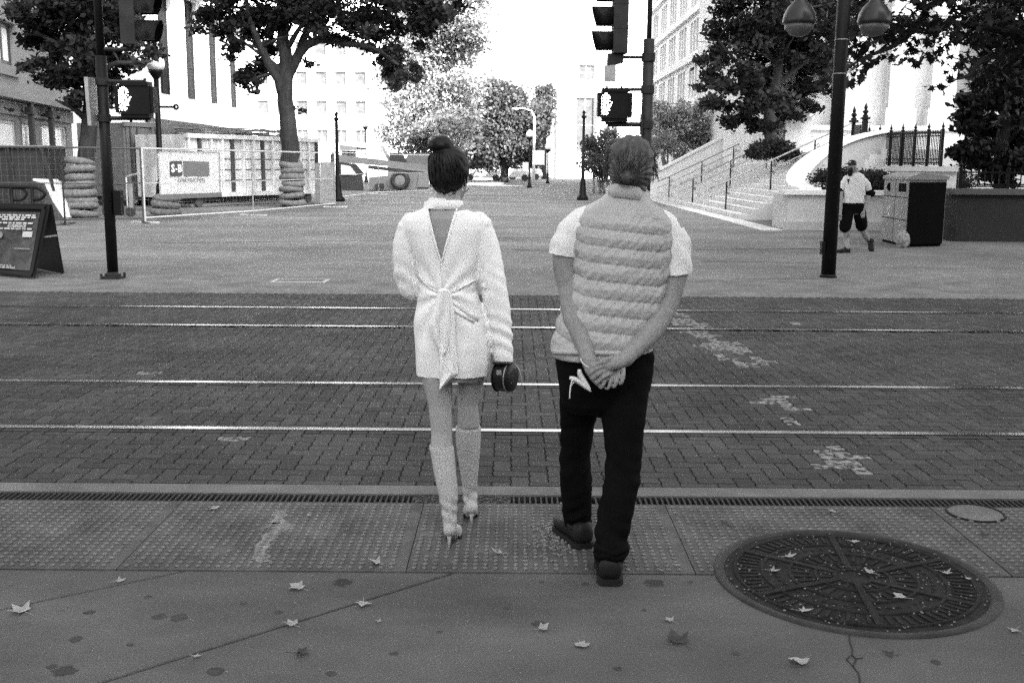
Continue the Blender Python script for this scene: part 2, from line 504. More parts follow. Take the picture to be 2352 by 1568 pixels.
DRAIN0, DRAIN1 = 5.03, 5.165
sheet('drain_channel', -40, 40, DRAIN0, DRAIN1, -.028, BLACKP)
bm = NB(); 
for y0, y1 in ((0, .012), (.123, .135)): box(bm, -.249, .249, y0, y1, -.03, .001)
gr = thing('drain_grate', 'ribbed iron drain grate section at the left end of the drain line', 'drain grate', (0, 0, 0), 'drain grates along the kerb')
obj('grate_frame', bm, IRON_WORN, gr)
bm = NB(); box(bm, -.0045, .0045, .0125, .1225, -.028, .0)
barm = obj('bar', bm, IRON_WORN, gr); barm.location.x = -.235
for k in range(1, 18):
    c = barm.copy(); COL.objects.link(c); c.location.x = -.235 + k * .0276
WHERE = {-6: 'at the far left edge of the picture', -5: 'second from the left edge of the picture', -4: 'left of the dark debris filled section by two', -3: 'x',
         -2: 'directly left of the dark clogged section', 0: "between the woman's boots and the man's legs", 1: "right behind the man's legs", 2: "just right of the man's legs",
         3: 'above the large manhole cover', 4: 'above the right half of the manhole cover', 5: 'at the far right edge of the picture'}
first = True
for k in range(-6, 6):
    if k == -1:
        cv = thing('drain_cover', "dark drain section clogged with debris behind the woman's boots", 'drain cover', (k * .5 + .25, DRAIN0, 0))
        bm = NB(); box(bm, -.249, .249, 0, .135, -.03, -.006); obj('cover_plate', bm, BLACKP, cv)
        bm = NB(); q = random.Random(2)
        for _ in range(160):
            cbox(bm, (q.uniform(-.24, .24), q.uniform(.01, .125), -.004), q.uniform(.006, .02), q.uniform(.004, .012), .006, q.uniform(0, 3))
        obj('debris', bm, M('drain_debris', .09, .9, .5, 60), cv, kind='stuff')
        continue
    c = gr if first else copy_tree(gr); first = False
    c.location = (k * .5 + .25, DRAIN0, 0)
    c['label'] = 'ribbed iron drain grate section ' + WHERE[k]

bm = NB()
for k in range(-16, 16):
    if -6 <= k < 6: continue
    x = k * .5 + .25
    for y0, y1 in ((0, .012), (.123, .135)): box(bm, x - .249, x + .249, DRAIN0 + y0, DRAIN0 + y1, -.03, .001)
    for n in range(18): xx = x - .235 + n * .0276; box(bm, xx - .0045, xx + .0045, DRAIN0 + .0125, DRAIN0 + .1225, -.028, .0)
obj('grate_run', bm, IRON_WORN, pave, kind='stuff')
MANC = Vector((1.41, 4.11, 0)); MANR = 0.545
tl_ = [(-4.03, -2.834, 'leftmost bumpy tactile panel cut by the left edge of the picture'), (-2.83, -1.634, 'stained bumpy tactile panel left of the light smear'), (-1.63, -.434, 'bumpy tactile panel left of the woman with a pale spill'),
       (-.43, .766, 'bumpy tactile panel under the woman and the man'), (.77, 2.077, 'bumpy tactile panel right of the man, behind the manhole cover'), (2.085, 3.6, 'bumpy tactile panel at the right edge beyond the long joint')]
q = random.Random(9)
for x0, x1, lab in tl_:
    t = thing('tactile_panel', lab, 'tactile paving', (x0, 4.14, 0), 'tactile paving panels along the kerb')
    bm = NB(); box(bm, 0, x1 - x0, 0, .885, -.03, .003); obj('panel_base', bm, TACT, t)
    bm = NB(); s = .0425
    for a in range(int((x1 - x0 - .02) / s)):
        for b in range(20):
            px, py = .028 + a * s, .03 + b * s + .004
            if (Vector((px + x0, py + 4.14, 0)) - MANC).length < MANR + .02: continue
            if q.random() < .03: continue
            r = .0125 * q.uniform(.85, 1.05)
            lathe(bm, (px, py, .0025), [(r, 0), (r * .85, .0055), (r * .5, .0082)], 7)
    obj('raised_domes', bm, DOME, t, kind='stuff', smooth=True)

bm = NB()
for x0, x1 in ((-8.2, -4.04), (3.61, 8.2)):
    box(bm, x0, x1, 4.14, 5.025, -.03, .003)
    for a in range(int((x1 - x0) / .0425)):
        for b in range(20): lathe(bm, (x0 + .02 + a * .0425, 4.174 + b * .0425, .0025), [(.0125, 0), (.0105, .0055), (.006, .0082)], 6)
obj('tactile_run', bm, TACT, pave, kind='stuff')
def clip(poly, a, n):
    out = []
    for i in range(len(poly)):
        p, q_ = poly[i], poly[(i + 1) % len(poly)]
        dp = (p[0] - a[0]) * n[0] + (p[1] - a[1]) * n[1]; dq = (q_[0] - a[0]) * n[0] + (q_[1] - a[1]) * n[1]
        if dp >= 0: out.append(p)
        if dp * dq < 0:
            s = dp / (dp - dq); out.append((p[0] + (q_[0] - p[0]) * s, p[1] + (q_[1] - p[1]) * s))
    return out
rect = [(-9, -3), (9, -3), (9, 4.132), (-9, 4.132)]
J1a, J1d = (-1.33, 3.18), (1.09, .95); J2a, J2d = (-1.92, 3.74), (.51, .35)
nrm = lambda d, s: (-d[1] * s / math.hypot(*d), d[0] * s / math.hypot(*d))
def off(a, n, e): return (a[0] + n[0] * e, a[1] + n[1] * e)
n1, n2 = nrm(J1d, 1), nrm(J2d, 1)
i1, i2 = nrm(J1d, -1), nrm(J2d, -1)
polyA = clip(rect, off(J2a, n2, .006), n2)
polyB = clip(clip(rect, off(J1a, n1, .007), n1), off(J2a, i2, .006), i2)
polyC = clip(rect, off(J1a, i1, .007), i1)
for nm, pl in (('a', polyA), ('b', polyB), ('c', polyC)):
    bm = NB(); prism(bm, pl, -.029, .0)
    es = [e for e in bm.edges if e.verts[0].co.z > -.01 and e.verts[1].co.z > -.01]
    bmesh.ops.bevel(bm, geom=es, offset=.004, segments=1, affect='EDGES')
    obj('concrete_slab', bm, CONC, pave)
# hairline crack running from the manhole to the bottom of the picture
bm = NB(); pts = [G(*p, .0022) for p in ((1952, 1450), (1951, 1470), (1958, 1490), (1957, 1503), (1966, 1512), (1960, 1530), (1972, 1545), (1976, 1568), (1990, 1600))]
for a, b in zip(pts, pts[1:]): bar(bm, a, b, .0045, .002)
for a, b in (((1966, 1512), (1982, 1509)), ((1957, 1503), (1944, 1513)), ((1944, 1513), (1960, 1530))): bar(bm, G(*a, .0022), G(*b, .0022), .003, .002)
obj('crack', bm, DARKJ, pave)

# old gum spots and a dried pale spill
bm = NB(); q = random.Random(31)
SP = [(207, 1405, .022), (412, 1417, .035), (174, 1467, .026), (338, 1370, .018), (1240, 1433, .034), (495, 1540, .032), (640, 1405, .02), (365, 1415, .03), (1165, 1395, .015), (1345, 1340, .018), (300, 1480, .014), (1420, 1535, .016), (1585, 1335, .014), (1245, 1335, .012), (905, 1500, .016), (1010, 1450, .012), (760, 1545, .02), (1690, 1500, .018), (2150, 1520, .02), (560, 1385, .014), (1480, 1400, .012), (120, 1530, .02)]
for x, y, r in SP:
    p = G(x, y, .0006); n = 11; V = [(p.x + r * q.uniform(.75, 1.15) * math.cos(6.283 * k / n), p.y + r * q.uniform(.7, 1.1) * math.sin(6.283 * k / n), .0008) for k in range(n)]; verts_faces(bm, V, [tuple(range(n))])
obj('gum_spots', bm, M('old_gum', .045, .8, .3, 30), pave, kind='stuff')
bm = NB()
for pts_, w in (([(648, 1172), (640, 1195), (652, 1208), (628, 1222), (610, 1240), (598, 1262), (604, 1290)], .045), ([(640, 1200), (618, 1206), (600, 1215)], .022)):
    P = smooth_path([G(x, y, .0042) for x, y in pts_], 4); L_, R2 = [], []
    for i, p in enumerate(P):
        d = (P[min(i + 1, len(P) - 1)] - P[max(i - 1, 0)]).normalized(); n_ = Vector((-d.y, d.x, 0)); L_.append(p + n_ * w * q.uniform(.3, 1)); R2.append(p - n_ * w * q.uniform(.3, 1))
    verts_faces(bm, L_ + R2, [(i, i + 1, len(P) + i + 1, len(P) + i) for i in range(len(P) - 1)])
obj('dried_spill', bm, M('dried_spill', .2, .9, .35, 14, .3, 90), pave, kind='stuff')
# --- big cast iron manhole cover
mh = thing('manhole_cover', 'large round cast iron manhole cover with ringed pattern and scattered leaf bits', 'manhole cover', MANC)
bm = NB(); lathe(bm, (0, 0, 0), [(MANR + .022, -.01), (MANR + .018, .006), (MANR + .008, .011), (MANR - .012, .011), (MANR - .018, .004)], 72); obj('frame_ring', bm, IRON_WORN, mh, smooth=True)
bm = NB(); lathe(bm, (0, 0, 0), [(MANR - .022, -.01), (MANR - .024, .004), (.01, .0045)], 72); obj('cover_plate', bm, IRON, mh)
for r in (.475, .365, .255, .15, .075):
    bm = NB(); torus(bm, (0, 0, .0045), r, .0085, 72, 8, sq=.9); obj('raised_ring', bm, IRON, mh, smooth=True)
bm = NB()
for k in range(6):
    a = math.pi * k / 3 + .42; d = Vector((math.cos(a), math.sin(a), 0))
    bar(bm, d * .08 + Vector((0, 0, .006)), d * .47 + Vector((0, 0, .006)), .028, .012)
obj('spoke', bm, IRON, mh)
bm = NB(); q = random.Random(8)
for r0, r1, n in ((.385, .46, 72), (.275, .35, 48), (.17, .24, 30), (.09, .135, 18)):
    for k in range(n):
        a = 2 * math.pi * k / n; d = Vector((math.cos(a), math.sin(a), 0))
        if min(abs(((a - .42 - math.pi * j / 3 + math.pi) % (2 * math.pi)) - math.pi) for j in range(6)) * r1 < .03: continue
        if r0 == .275:
            ball(bm, d * .31 + Vector((0, 0, .004)), .011, .011, .007, 6, 4); continue
        bar(bm, d * r0 + Vector((0, 0, .0055)), d * r1 + Vector((0, 0, .0055)), .014, .008)
obj('tread_lugs', bm, IRON, mh, kind='stuff')
# small round inspection lid near the right edge, rectangular lid beyond the rails
sl = thing('inspection_lid', 'small round concrete inspection lid at the right end of the drain', 'utility lid', G(2240, 1180))
bm = NB(); lathe(bm, (0, 0, 0), [(.125, -.01), (.125, .006), (.115, .008), (.0, .008)], 36); obj('lid', bm, CONC_STRIP, sl)
bm = NB(); torus(bm, (0, 0, .004), .132, .007, 40, 6); obj('lid_rim', bm, IRON, sl, smooth=True)
rl = thing('utility_cover', 'pale rectangular utility cover in the far concrete strip', 'utility cover', G(690, 646))
bm = NB(); cbox(bm, (0, 0, .006), .78, .42, .012); obj('cover', bm, M('pale_cover', .4), rl)
bm = NB(); cbox(bm, (0, 0, .009), .66, .30, .012); obj('cover_panel', bm, CONC_STRIP, rl)
# bright worn lines of old paving patches across the plaza
bm = NB()
for a, b, w in (((1780, 668), (2070, 676), .16), ((1690, 640), (1880, 640), .03), ((900, 545), (1300, 545), .2), ((1290, 575), (1890, 571), .03)):
    p, q_ = G(*a, .004), G(*b, .004); bar(bm, p, q_, w, .004)
obj('paving_patch', bm, CONC_STRIP, plaza)

bm = NB()
for a, b, w in (((1690, 571.5), (2010, 573), .02), ((1180, 574), (1290, 576), .02), ((-40, 598), (240, 600), .03), ((300, 559), (900, 552), .025), ((1610, 600), (1880, 604), .02), ((1620, 655), (1900, 657), .02)):
    p, q_ = G(*a, .003), G(*b, .003); bar(bm, p, q_, w, .003)
obj('dark_joint', bm, DARKJ, plaza, kind='stuff')
# --- fallen maple leaves
def leaf_shape(bm, size, q, curl=.35):
    lobes = [(-2.25, .55), (-1.85, .30), (-1.2, .85), (-.75, .38), (0, 1.0), (.75, .38), (1.2, .85), (1.85, .30), (2.25, .55), (3.14, .18)]
    P = []; fat = q.random()
    for i, (a, r) in enumerate(lobes):
        r = (r + (.22 if r < .5 else 0) * fat) * q.uniform(.75, 1.2) * size * .55
        P.append(Vector((math.sin(a) * r, math.cos(a) * r, 0)))
    for p in P: p.z = (p.length ** 2) * curl / size * q.uniform(.2, 1.4) + .003
    c = Vector((0, 0, .003)); v = [bm.verts.new(c)] + [bm.verts.new(p) for p in P]
    for i in range(10): bm.faces.new((v[0], v[1 + (i + 1) % 10], v[1 + i]))
LEAFL = M('pale_leaf', .30, .7, .2, 30); LEAFM = M('mid_leaf', .32, .7, .25, 30); LEAFD = M('dark_leaf', .05, .8, .3, 30)
LV = [(687, 1352, .085, 0, 'pale five pointed maple leaf alone on the slab left of the woman'), (835, 1388, .07, 0, 'pale maple leaf lying on the long pavement joint left of centre'), (672, 1437, .06, 0, 'small pale leaf in the long joint nearer the camera'),
      (50, 1405, .11, 1, 'large grey leaf on the upper joint at the left edge'), (275, 1337, .06, 1, 'curled grey leaf on the upper pavement joint'), (1245, 1447, .055, 0, 'pale leaf on the concrete below the man, left one'),
      (1540, 1427, .06, 0, 'pale flat leaf between the man and the manhole cover'), (1560, 1475, .11, 2, 'large dark curled leaf at bottom centre right'), (1335, 1483, .07, 0, 'pale leaf standing on edge at the bottom centre'),
      (690, 1503, .07, 2, 'dark crumpled leaf near the bottom left'), (1835, 1522, .09, 1, 'torn half pale leaf near the bottom right'), (870, 1430, .03, 0, 'tiny pale scrap right of the long joint'),
      (1670, 1208, .07, 2, 'dark leaf on the bumpy panel right of the man'), (490, 1173, .055, 0, 'pale leaf on the bumpy panel at left near the drain'), (710, 1187, .04, 0, 'little pale leaf near the drain left of the woman'),
      (1145, 1275, .055, 1, 'grey leaf on the bumpy panel between woman and man'), (865, 1297, .07, 1, 'broken grey leaf on the bumpy panel near its front edge'), (1998, 1322, .055, 0, 'pale oval leaf at the middle of the manhole cover'),
      (1810, 1285, .06, 1, 'grey leaf on the upper left of the manhole cover'), (1775, 1317, .05, 0, 'pale leaf on the left ring of the manhole cover'), (2172, 1322, .06, 0, 'pale leaf on the right part of the manhole cover'),
      (2222, 1335, .035, 0, 'tiny pale scrap right on the manhole cover'), (2068, 1378, .065, 1, 'grey leaf on the lower right of the manhole cover'), (1845, 1410, .06, 1, 'crumbled leaf on the lower left rim of the manhole cover'),
      (1960, 1250, .05, 1, 'grey leaf at the top rim of the manhole cover'), (1915, 1180, .045, 1, 'grey leaf on the bumpy panel near the drain at right'), (2258, 1235, .06, 2, 'dark leaf on the bumpy panel at the right edge'),
      (2330, 1450, .06, 1, 'grey leaf right of the manhole cover at the edge'), (1555, 1303, .03, 1, 'small scrap on the front edge of the bumpy panel'), (450, 1510, .03, 0, 'tiny pale leaf tip near the long joint at bottom left'),
      (1520, 1315, .025, 0, "tiny pale scrap right of the man's heel")]
q = random.Random(21)
for x, y, s, kd, lab in LV:
    p = G(x, y); on = (p - MANC).length < MANR
    o = thing('fallen_leaf', lab, 'leaf', (p.x, p.y, .012 if on else .004 if p.y < 4.14 else .008), 'fallen leaves on the pavement', q.uniform(0, 6.28))
    bm = NB(); leaf_shape(bm, s * 1.1, q, q.uniform(.4, 1.1) if kd != 2 else .9); cyl(bm, (0, -.1 * s, .003), (q.uniform(-.3, .3) * s, -.75 * s, .006), .0012, .0008, 5)
    obj('leaf_blade', bm, (LEAFL, LEAFM, LEAFD)[kd], o)
bm = NB()
for _ in range(260):
    a = q.random() * 6.28; r = MANR * math.sqrt(q.random()) * .95
    cbox(bm, (MANC.x + r * math.cos(a), MANC.y + r * math.sin(a), .009), q.uniform(.003, .009) , q.uniform(.003, .007), .003, q.uniform(0, 3))
for _ in range(110):
    p = G(1275 + q.gauss(0, 22), 1235 + q.gauss(0, 22)); cbox(bm, (p.x, p.y, .008), q.uniform(.006, .02), q.uniform(.004, .012), .008, q.uniform(0, 3))
for _ in range(120):
    cbox(bm, (q.uniform(-2.2, 2.2), q.uniform(3, 5), .005), q.uniform(.003, .008), q.uniform(.003, .007), .004, q.uniform(0, 3))
obj('leaf_litter', bm, M('leaf_crumbs', .2, .8, .5, 60), kind='stuff')
# ================================================================== buildings
STUCCO_W = M('white_stucco', .72, .85, .08, .5, .06, 40)
STUCCO_G = M('grey_stucco', .22, .9, .15, .4, .15, 30)
STONE = M('pale_stone', .62, .85, .12, .6, .08, 30, streak=((2, 2, .15), .08))
STONE_D = M('stone_shade_tone', .30, .85, .18, .8, .12, 30)
GLASS_D = M('dark_glass', .012, .6, .3, 2, spec=.1)
GLASS_M = M('hazy_glass', .10, .15, .3, 2, spec=.6)
FRAME_W = M('window_frame', .55, .6, .1, 4)
FRAME_D = M('dark_frame', .05, .5, .1, 4)
BLIND = M('pale_blind', .85, .8, .1, 3)  # plain pale colour for the window panes
METAL_D = M('dark_metal', .03, .5, .2, 6)

class Frame2:
    """a vertical plane: origin, direction along it; u along, h up, d outwards"""
    def __init__(s, o, along, out):
        s.o = Vector(o); s.a = Vector(along).normalized(); s.n = Vector(out).normalized()
    def p(s, u, h, d=0.0): return s.o + s.a * u + Vector((0, 0, h)) + s.n * d
    def slab(s, bm, u0, u1, h0, h1, d0, d1, mi=0):
        P = [s.p(u, h, d) for h in (h0, h1) for (u, d) in ((u0, d0), (u1, d0), (u1, d1), (u0, d1))]
        return verts_faces(bm, P, BOXF, mi)
def wall_with_holes(bm, fr, u0, u1, h0, h1, holes, thick):
    """solid wall of boxes around rectangular openings (u0,u1,h0,h1), holes laid out in a grid of columns and rows"""
    us = sorted({u0, u1} | {x for h in holes for x in h[:2]}); hs = sorted({h0, h1} | {x for h in holes for x in h[2:]})
    for i in range(len(us) - 1):
        run = None
        for k in range(len(hs) - 1):
            cu, ch = (us[i] + us[i + 1]) / 2, (hs[k] + hs[k + 1]) / 2
            hole = any(a < cu < b and c < ch < d for a, b, c, d in holes)
            if not hole: run = (run[0], hs[k + 1]) if run else (hs[k], hs[k + 1])
            if hole and run: fr.slab(bm, us[i], us[i + 1], run[0], run[1], -thick, 0); run = None
        if run: fr.slab(bm, us[i], us[i + 1], run[0], run[1], -thick, 0)
    bmesh.ops.remove_doubles(bm, verts=bm.verts[:], dist=.0005)
def window(parent, fr, u0, u1, h0, h1, glass, framem, rec=.25, fw=.08, mull=1, rows=1, sill=None):
    bm = NB()
    for a, b in ((u0 + .002, u0 + fw), (u1 - fw, u1 - .002)): fr.slab(bm, a, b, h0 + .002, h1 - .002, -rec, -rec + .08)
    for a, b in ((h0 + .002, h0 + fw), (h1 - fw, h1 - .002)): fr.slab(bm, u0 + fw, u1 - fw, a, b, -rec, -rec + .08)
    for k in range(1, mull):
        c = u0 + (u1 - u0) * k / mull; fr.slab(bm, c - fw / 2, c + fw / 2, h0 + fw, h1 - fw, -rec + .002, -rec + .07)
    for k in range(1, rows):
        c = h0 + (h1 - h0) * k / rows; fr.slab(bm, u0 + fw, u1 - fw, c - fw / 2, c + fw / 2, -rec + .004, -rec + .06)
    w = obj('window', bm, framem, parent, world=True)
    bm = NB(); fr.slab(bm, u0 + fw / 2, u1 - fw / 2, h0 + fw / 2, h1 - fw / 2, -rec + .01, -rec + .03); obj('pane', bm, glass, w, world=True)
    if sill:
        bm = NB(); fr.slab(bm, u0 - .12, u1 + .12, h0 - sill, h0 - .002, -rec, .12); obj('sill', bm, STONE, w, world=True)
    return w

# --- grey stucco building at the left edge
b = thing('stucco_building', 'grey stucco building with a small divided window at the far left', 'building', (-18.5, 41, 0))
fr = Frame2((-17.2, 34.0, 0), (-.165, .986, 0), (.986, .165, 0))
bm = NB(); holes = [(1.35, 5.3, 4.98, 6.45), (.8, 4.9, .2, 3.05), (5.6, 7.6, .2, 3.0), (8.3, 12.3, .2, 3.05)]
wall_with_holes(bm, fr, -10, 13.2, 0, 16, holes, .35)
obj('wall', bm, STUCCO_G, b, world=True)
bm = NB(); fr.slab(bm, -10, 13.2, 0, 16, -9, -.36); obj('back_wall', bm, STUCCO_G, b, world=True)
bm = NB(); fr.slab(bm, -10, 13.1, 3.75, 3.95, .0, .55); fr.slab(bm, -10, 13.1, 3.98, 4.06, .0, .4); fr.slab(bm, -10, 13.1, 3.25, 3.72, .0, .12); obj('ledge', bm, STUCCO_G, b, world=True)
w = window(b, fr, 1.35, 5.3, 4.98, 6.45, BLIND, FRAME_D, .2, .16, 4)
bm = NB(); fr.slab(bm, 1.2, 5.45, 6.452, 6.75, .0, .14); fr.slab(bm, 1.2, 5.45, 4.6, 4.85, 0, .1); obj('window_surround', bm, STUCCO_G, b, world=True)
for a, c, d, e in holes[1:]:
    window(b, fr, a, c, d, e, M('poster_glass', .35, .3, .4, 1.2) if a != .8 else BLIND, FRAME_W, .15, .1, 2)
bm = NB(); q = random.Random(3)
for u in (3.2, 5.2, 7.4, 9.6): bar(bm, fr.p(u, 3.45, .13), fr.p(u + .55, 3.40, .16), .06, .03); ball(bm, fr.p(u + .6, 3.4, .2), .1, .1, .07, 8, 5)
obj('bracket_lamps', bm, METAL_D, b, world=True, kind='stuff')
for u in (.5, 5.2, 8.0):
    bm = NB(); bar(bm, fr.p(u, 0, .45), fr.p(u, 3.7, .45), .17); bar(bm, fr.p(u, 3.3, .45), fr.p(u, 3.55, .45), .3); obj('awning_post', bm, METAL_D, b, world=True)

# --- white building with tall slit windows
b = thing('white_building', 'white building with tall dark slit windows behind the skip', 'building', (-19.5, 68, 0))
fr = Frame2((-19.5, 57, 0), (0, 1, 0), (1, 0, 0))
holes = [(2.6 + k * 4.9, 4.9 + k * 4.9, 5.35, 11.2) for k in range(4)]
bm = NB(); wall_with_holes(bm, fr, 0, 23, 0, 24, holes, .5); obj('wall', bm, STUCCO_W, b, world=True)
bm = NB(); box(bm, -42, -20.02, 57.0, 80, 0, 24); obj('main_block', bm, STUCCO_W, b, world=True)
for h in holes:
    window(b, fr, h[0], h[1], h[2], h[3], GLASS_D, M('bronze_frame', .02, .7, spec=.1), .3, .14, 2, 3)
bm = NB(); fr.slab(bm, -.3, 23.2, 3.9, 4.75, 0, .5); fr.slab(bm, -.3, 23.2, 4.78, 4.95, 0, .35); obj('base_band', bm, STUCCO_W, b, world=True)
bm = NB()
for h in holes:
    for z in (11.35, 12.0): fr.slab(bm, h[0] - .7, h[1] + .7, z, z + .2, 0, .8)
obj('cornice', bm, STUCCO_W, b, world=True)
bm = NB(); fr.slab(bm, .2, 22, 0, 3.2, -.05, .04); obj('ground_floor_glass', bm, GLASS_M, b, world=True)

# --- far white office block with a grid of square windows
b = thing('office_block', 'far white office block with a regular grid of square windows', 'building', (-24, 136, 0))
fr = Frame2((-38, 130, 0), (1, 0, 0), (0, -1, 0))
Wd = 21.2; holes = []
for r in range(7):
    for c in range(8):
        u1 = Wd - 1.05 - c * 2.36 - .0; z0 = 3.95 + r * 3.43
        holes.append((u1 - 1.4, u1, z0, z0 + 1.6))
bm = NB(); wall_with_holes(bm, fr, -4, Wd, 0, 30, holes, .4); obj('wall', bm, STUCCO_W, b, world=True)
bm = NB(); box(bm, -42, -38 + Wd - .001, 130.42, 150, 0, 30); obj('main_block', bm, STUCCO_W, b, world=True)
for h in holes: window(b, fr, *h, GLASS_M, FRAME_W, .3, .1, 2 if h[2] < 4 else 1)
b = thing('side_block', 'pale windowless block behind the orange digger, right of the office block', 'building', (-14, 150, 0))
bm = NB(); box(bm, -16.7, -8, 140, 160, 0, 18); obj('wall', bm, STUCCO_W, b, world=True)
bm = NB(); box(bm, -16.9, -7.8, 139.8, 160.2, 18, 18.6); obj('roof', bm, STUCCO_W, b, world=True)

# --- buildings along the right side of the far street
b = thing('corner_tower', 'pale narrow tower block at the end of the street', 'building', (6, 130, 0))
fr = Frame2((4.5, 125, 0), (1, 0, 0), (0, -1, 0))
holes = [(2.7, 4.9, 3.0, 9.3), (2.9, 4.8, 11.2, 13.0), (6.1, 7.6, 3.0, 9.3)]
bm = NB(); wall_with_holes(bm, fr, 0, 10.6, 0, 17.4, holes, .4); obj('wall', bm, STUCCO_W, b, world=True)
bm = NB(); box(bm, 4.5, 15.1, 125.42, 145, 0, 17.4); obj('main_block', bm, STUCCO_W, b, world=True)
for h in holes: window(b, fr, *h, GLASS_M, FRAME_W, .3, .12, 2, 2)
bm = NB(); fr.slab(bm, -.2, 10.7, 17.402, 18, -20, .2); obj('roof', bm, STUCCO_W, b, world=True)
bm = NB(); fr.slab(bm, .5, 2.3, 0, 10.4, .01, .5); fr.slab(bm, 5.1, 5.9, 0, 10.4, .01, .5); obj('pilaster', bm, STUCCO_W, b, world=True)
b = thing('panel_building', 'tall white building with strips of narrow windows behind the right tree', 'building', (20, 80, 0))
fr = Frame2((13, 103, 0), (0, -1, 0), (-1, 0, 0))
holes = [(1.0 + k * 5.4 + j * 1.25, 1.0 + k * 5.4 + j * 1.25 + .95, z, z + 2.2) for k in range(7) for j in range(3) for z in (2.6 + 3.25 * i + .65 for i in range(1, 5))]
bm = NB(); wall_with_holes(bm, fr, 0, 40, 0, 18.5, holes, .4); obj('wall', bm, STUCCO_W, b, world=True)
bm = NB(); box(bm, 13.42, 34, 63, 103, 0, 18.5); obj('main_block', bm, STUCCO_W, b, world=True)
for h in holes: window(b, fr, *h, GLASS_M, FRAME_W, .3, .1, 1, 2)
bm = NB()
for i in range(1, 5): fr.slab(bm, -.3, 40.2, 2.6 + 3.25 * i - .1, 2.6 + 3.25 * i + .35, 0, .35)
obj('floor_band', bm, STUCCO_W, b, world=True)

# --- church behind the terrace
b = thing('church', 'pale stone church with tall pilasters behind the iron railings', 'church', (16, 46, 0))
bm = NB(); box(bm, 10.5, 17.95, 44, 62, 0, 16); obj('wall', bm, STONE, b, world=True)
bm = NB(); box(bm, 18.0, 20.0, 45.4, 62, 0, 16); box(bm, 19.6, 32, 44.6, 62, 0, 16); obj('transept_wall', bm, STONE_D, b, world=True)  # shadow side of the church, its shade put into a darker stone colour
for u in (10.7, 13.2, 15.1, 16.8):
    bm = NB(); box(bm, u, u + 1.0, 43.45, 43.998, 4.0, 15.5); box(bm, u - .12, u + 1.12, 43.35, 43.998, 3.3, 3.998); box(bm, u - .12, u + 1.12, 43.35, 43.998, 7.6, 7.9); obj('pilaster', bm, STONE, b, world=True)
bm = NB(); box(bm, 10.3, 18.2, 43.3, 43.998, 0, 3.1); box(bm, 10.3, 18.2, 43.15, 43.998, 3.1, 3.29); obj('plinth', bm, STONE, b, world=True)
bm = NB()
for z in (5.2, 8.4): box(bm, 19.5, 32.1, 44.3, 44.598, z, z + .35)
for z in (3.2, 6.1, 9.4): box(bm, 19.3, 32.2, 43.95, 44.598, z, z + .25)
obj('cornice', bm, STONE, b, world=True)
for u in (21.2, 25.4):
    for z in (3.9, 6.9):
        frc = Frame2((u, 44.598, 0), (1, 0, 0), (0, -1, 0)); bm = NB()
        window(b, Frame2((u, 44.58, 0), (1, 0, 0), (0, -1, 0)), 0, 1.4, z, z + 1.9, GLASS_M, FRAME_W, -.02, .12, 2, 3, sill=.2)
bm = NB(); lathe(bm, (11.6, 43.2, 3.6), [(.0, 0), (.5, 0), (.5, .5), (.35, .7), (.0, .7)], 12); box(bm, 10.9, 11.9, 43.0, 43.3, 2.2, 3.6); obj('stone_urn', bm, STONE, b, world=True)

# --- unseen, added to shape the light: a tower blocks sun, two blocks cut skylight
for nm, lab, c, sx, sy, hh, rz in (('shading_block', 'unseen low block added behind the photographer to cut low skylight', (-22, -25), 62, 18, 6, 0),
                                   ('sun_blocking_tower', 'unseen tall tower shaped to keep the sun off the near street', (132, -176), 54, 40, 197, math.radians(33)),
                                   ('shading_block', 'unseen masonry block added right of the near pavement to cut skylight', (36, -22), 54, 40, 26, 0)):
    b = thing(nm, lab, 'building', (*c, 0))
    bm = NB(); cbox(bm, (*c, hh / 2), sx, sy, hh, rz); obj('wall', bm, M('masonry', .16, .9, .2, .3), b, world=True)
    bm = NB(); cbox(bm, (*c, hh + .4), sx + .6, sy + .6, .79, rz); obj('roof', bm, STUCCO_G, b, world=True)

# ------------------------------------------------------------------ terrace, stairs, planter, railings on the right
TERR = M('terrace_concrete', .52, .9, .12, .7, .12, 60, .1, 40)
terr = sheet('terrace', 11.6, 60, 33.2, 62, 2.2, TERR, thick=2.2)
st = thing('staircase', 'broad pale concrete steps rising from the plaza to the terrace', 'steps', (7.0, 44, 0))
N_ST = 13; rise = 2.2 / N_ST; tread = .355
for k in range(N_ST):
    bm = NB(); box(bm, 7.05 + k * tread, 11.66, 32.9, 54, k * rise + .001, (k + 1) * rise); obj('step', bm, TERR, st, world=True)
bm = NB(); box(bm, 6.45, 7.04, 27.5, 56, -.02, .025); obj('footing', bm, TERR, st, world=True)
# curved cheek wall
cw = thing('curved_wall', 'curved white cheek wall sweeping down beside the steps', 'wall', (8.6, 31, 0))
path = [(12.4, 33.1, 2.85), (11.4, 33.15, 2.78), (10.4, 33.0, 2.55), (9.5, 32.6, 2.2), (8.8, 31.9, 1.82), (8.3, 31.0, 1.5), (8.0, 30.0, 1.26), (7.9, 29.1, 1.14), (7.95, 28.4, 1.10)]
sp = smooth_path(path)
def swept(bm, sp, half, z0f, z1f):
    V = []
    for i, p in enumerate(sp):
        d = sp[min(i + 1, len(sp) - 1)] - sp[max(i - 1, 0)]; d.z = 0; d.normalize(); nn = Vector((-d.y, d.x, 0))
        V.append([Vector((*(p + nn * half).xy, z0f(p))), Vector((*(p - nn * half).xy, z0f(p))), Vector((*(p - nn * half).xy, z1f(p))), Vector((*(p + nn * half).xy, z1f(p)))])
    rings(bm, V)
bm = NB(); swept(bm, sp, .19, lambda p: -.01, lambda p: p.z - .1); obj('wall_face', bm, M('render_grey', .4, .9, .12, .8, .1, 40), cw, world=True, smooth=False)
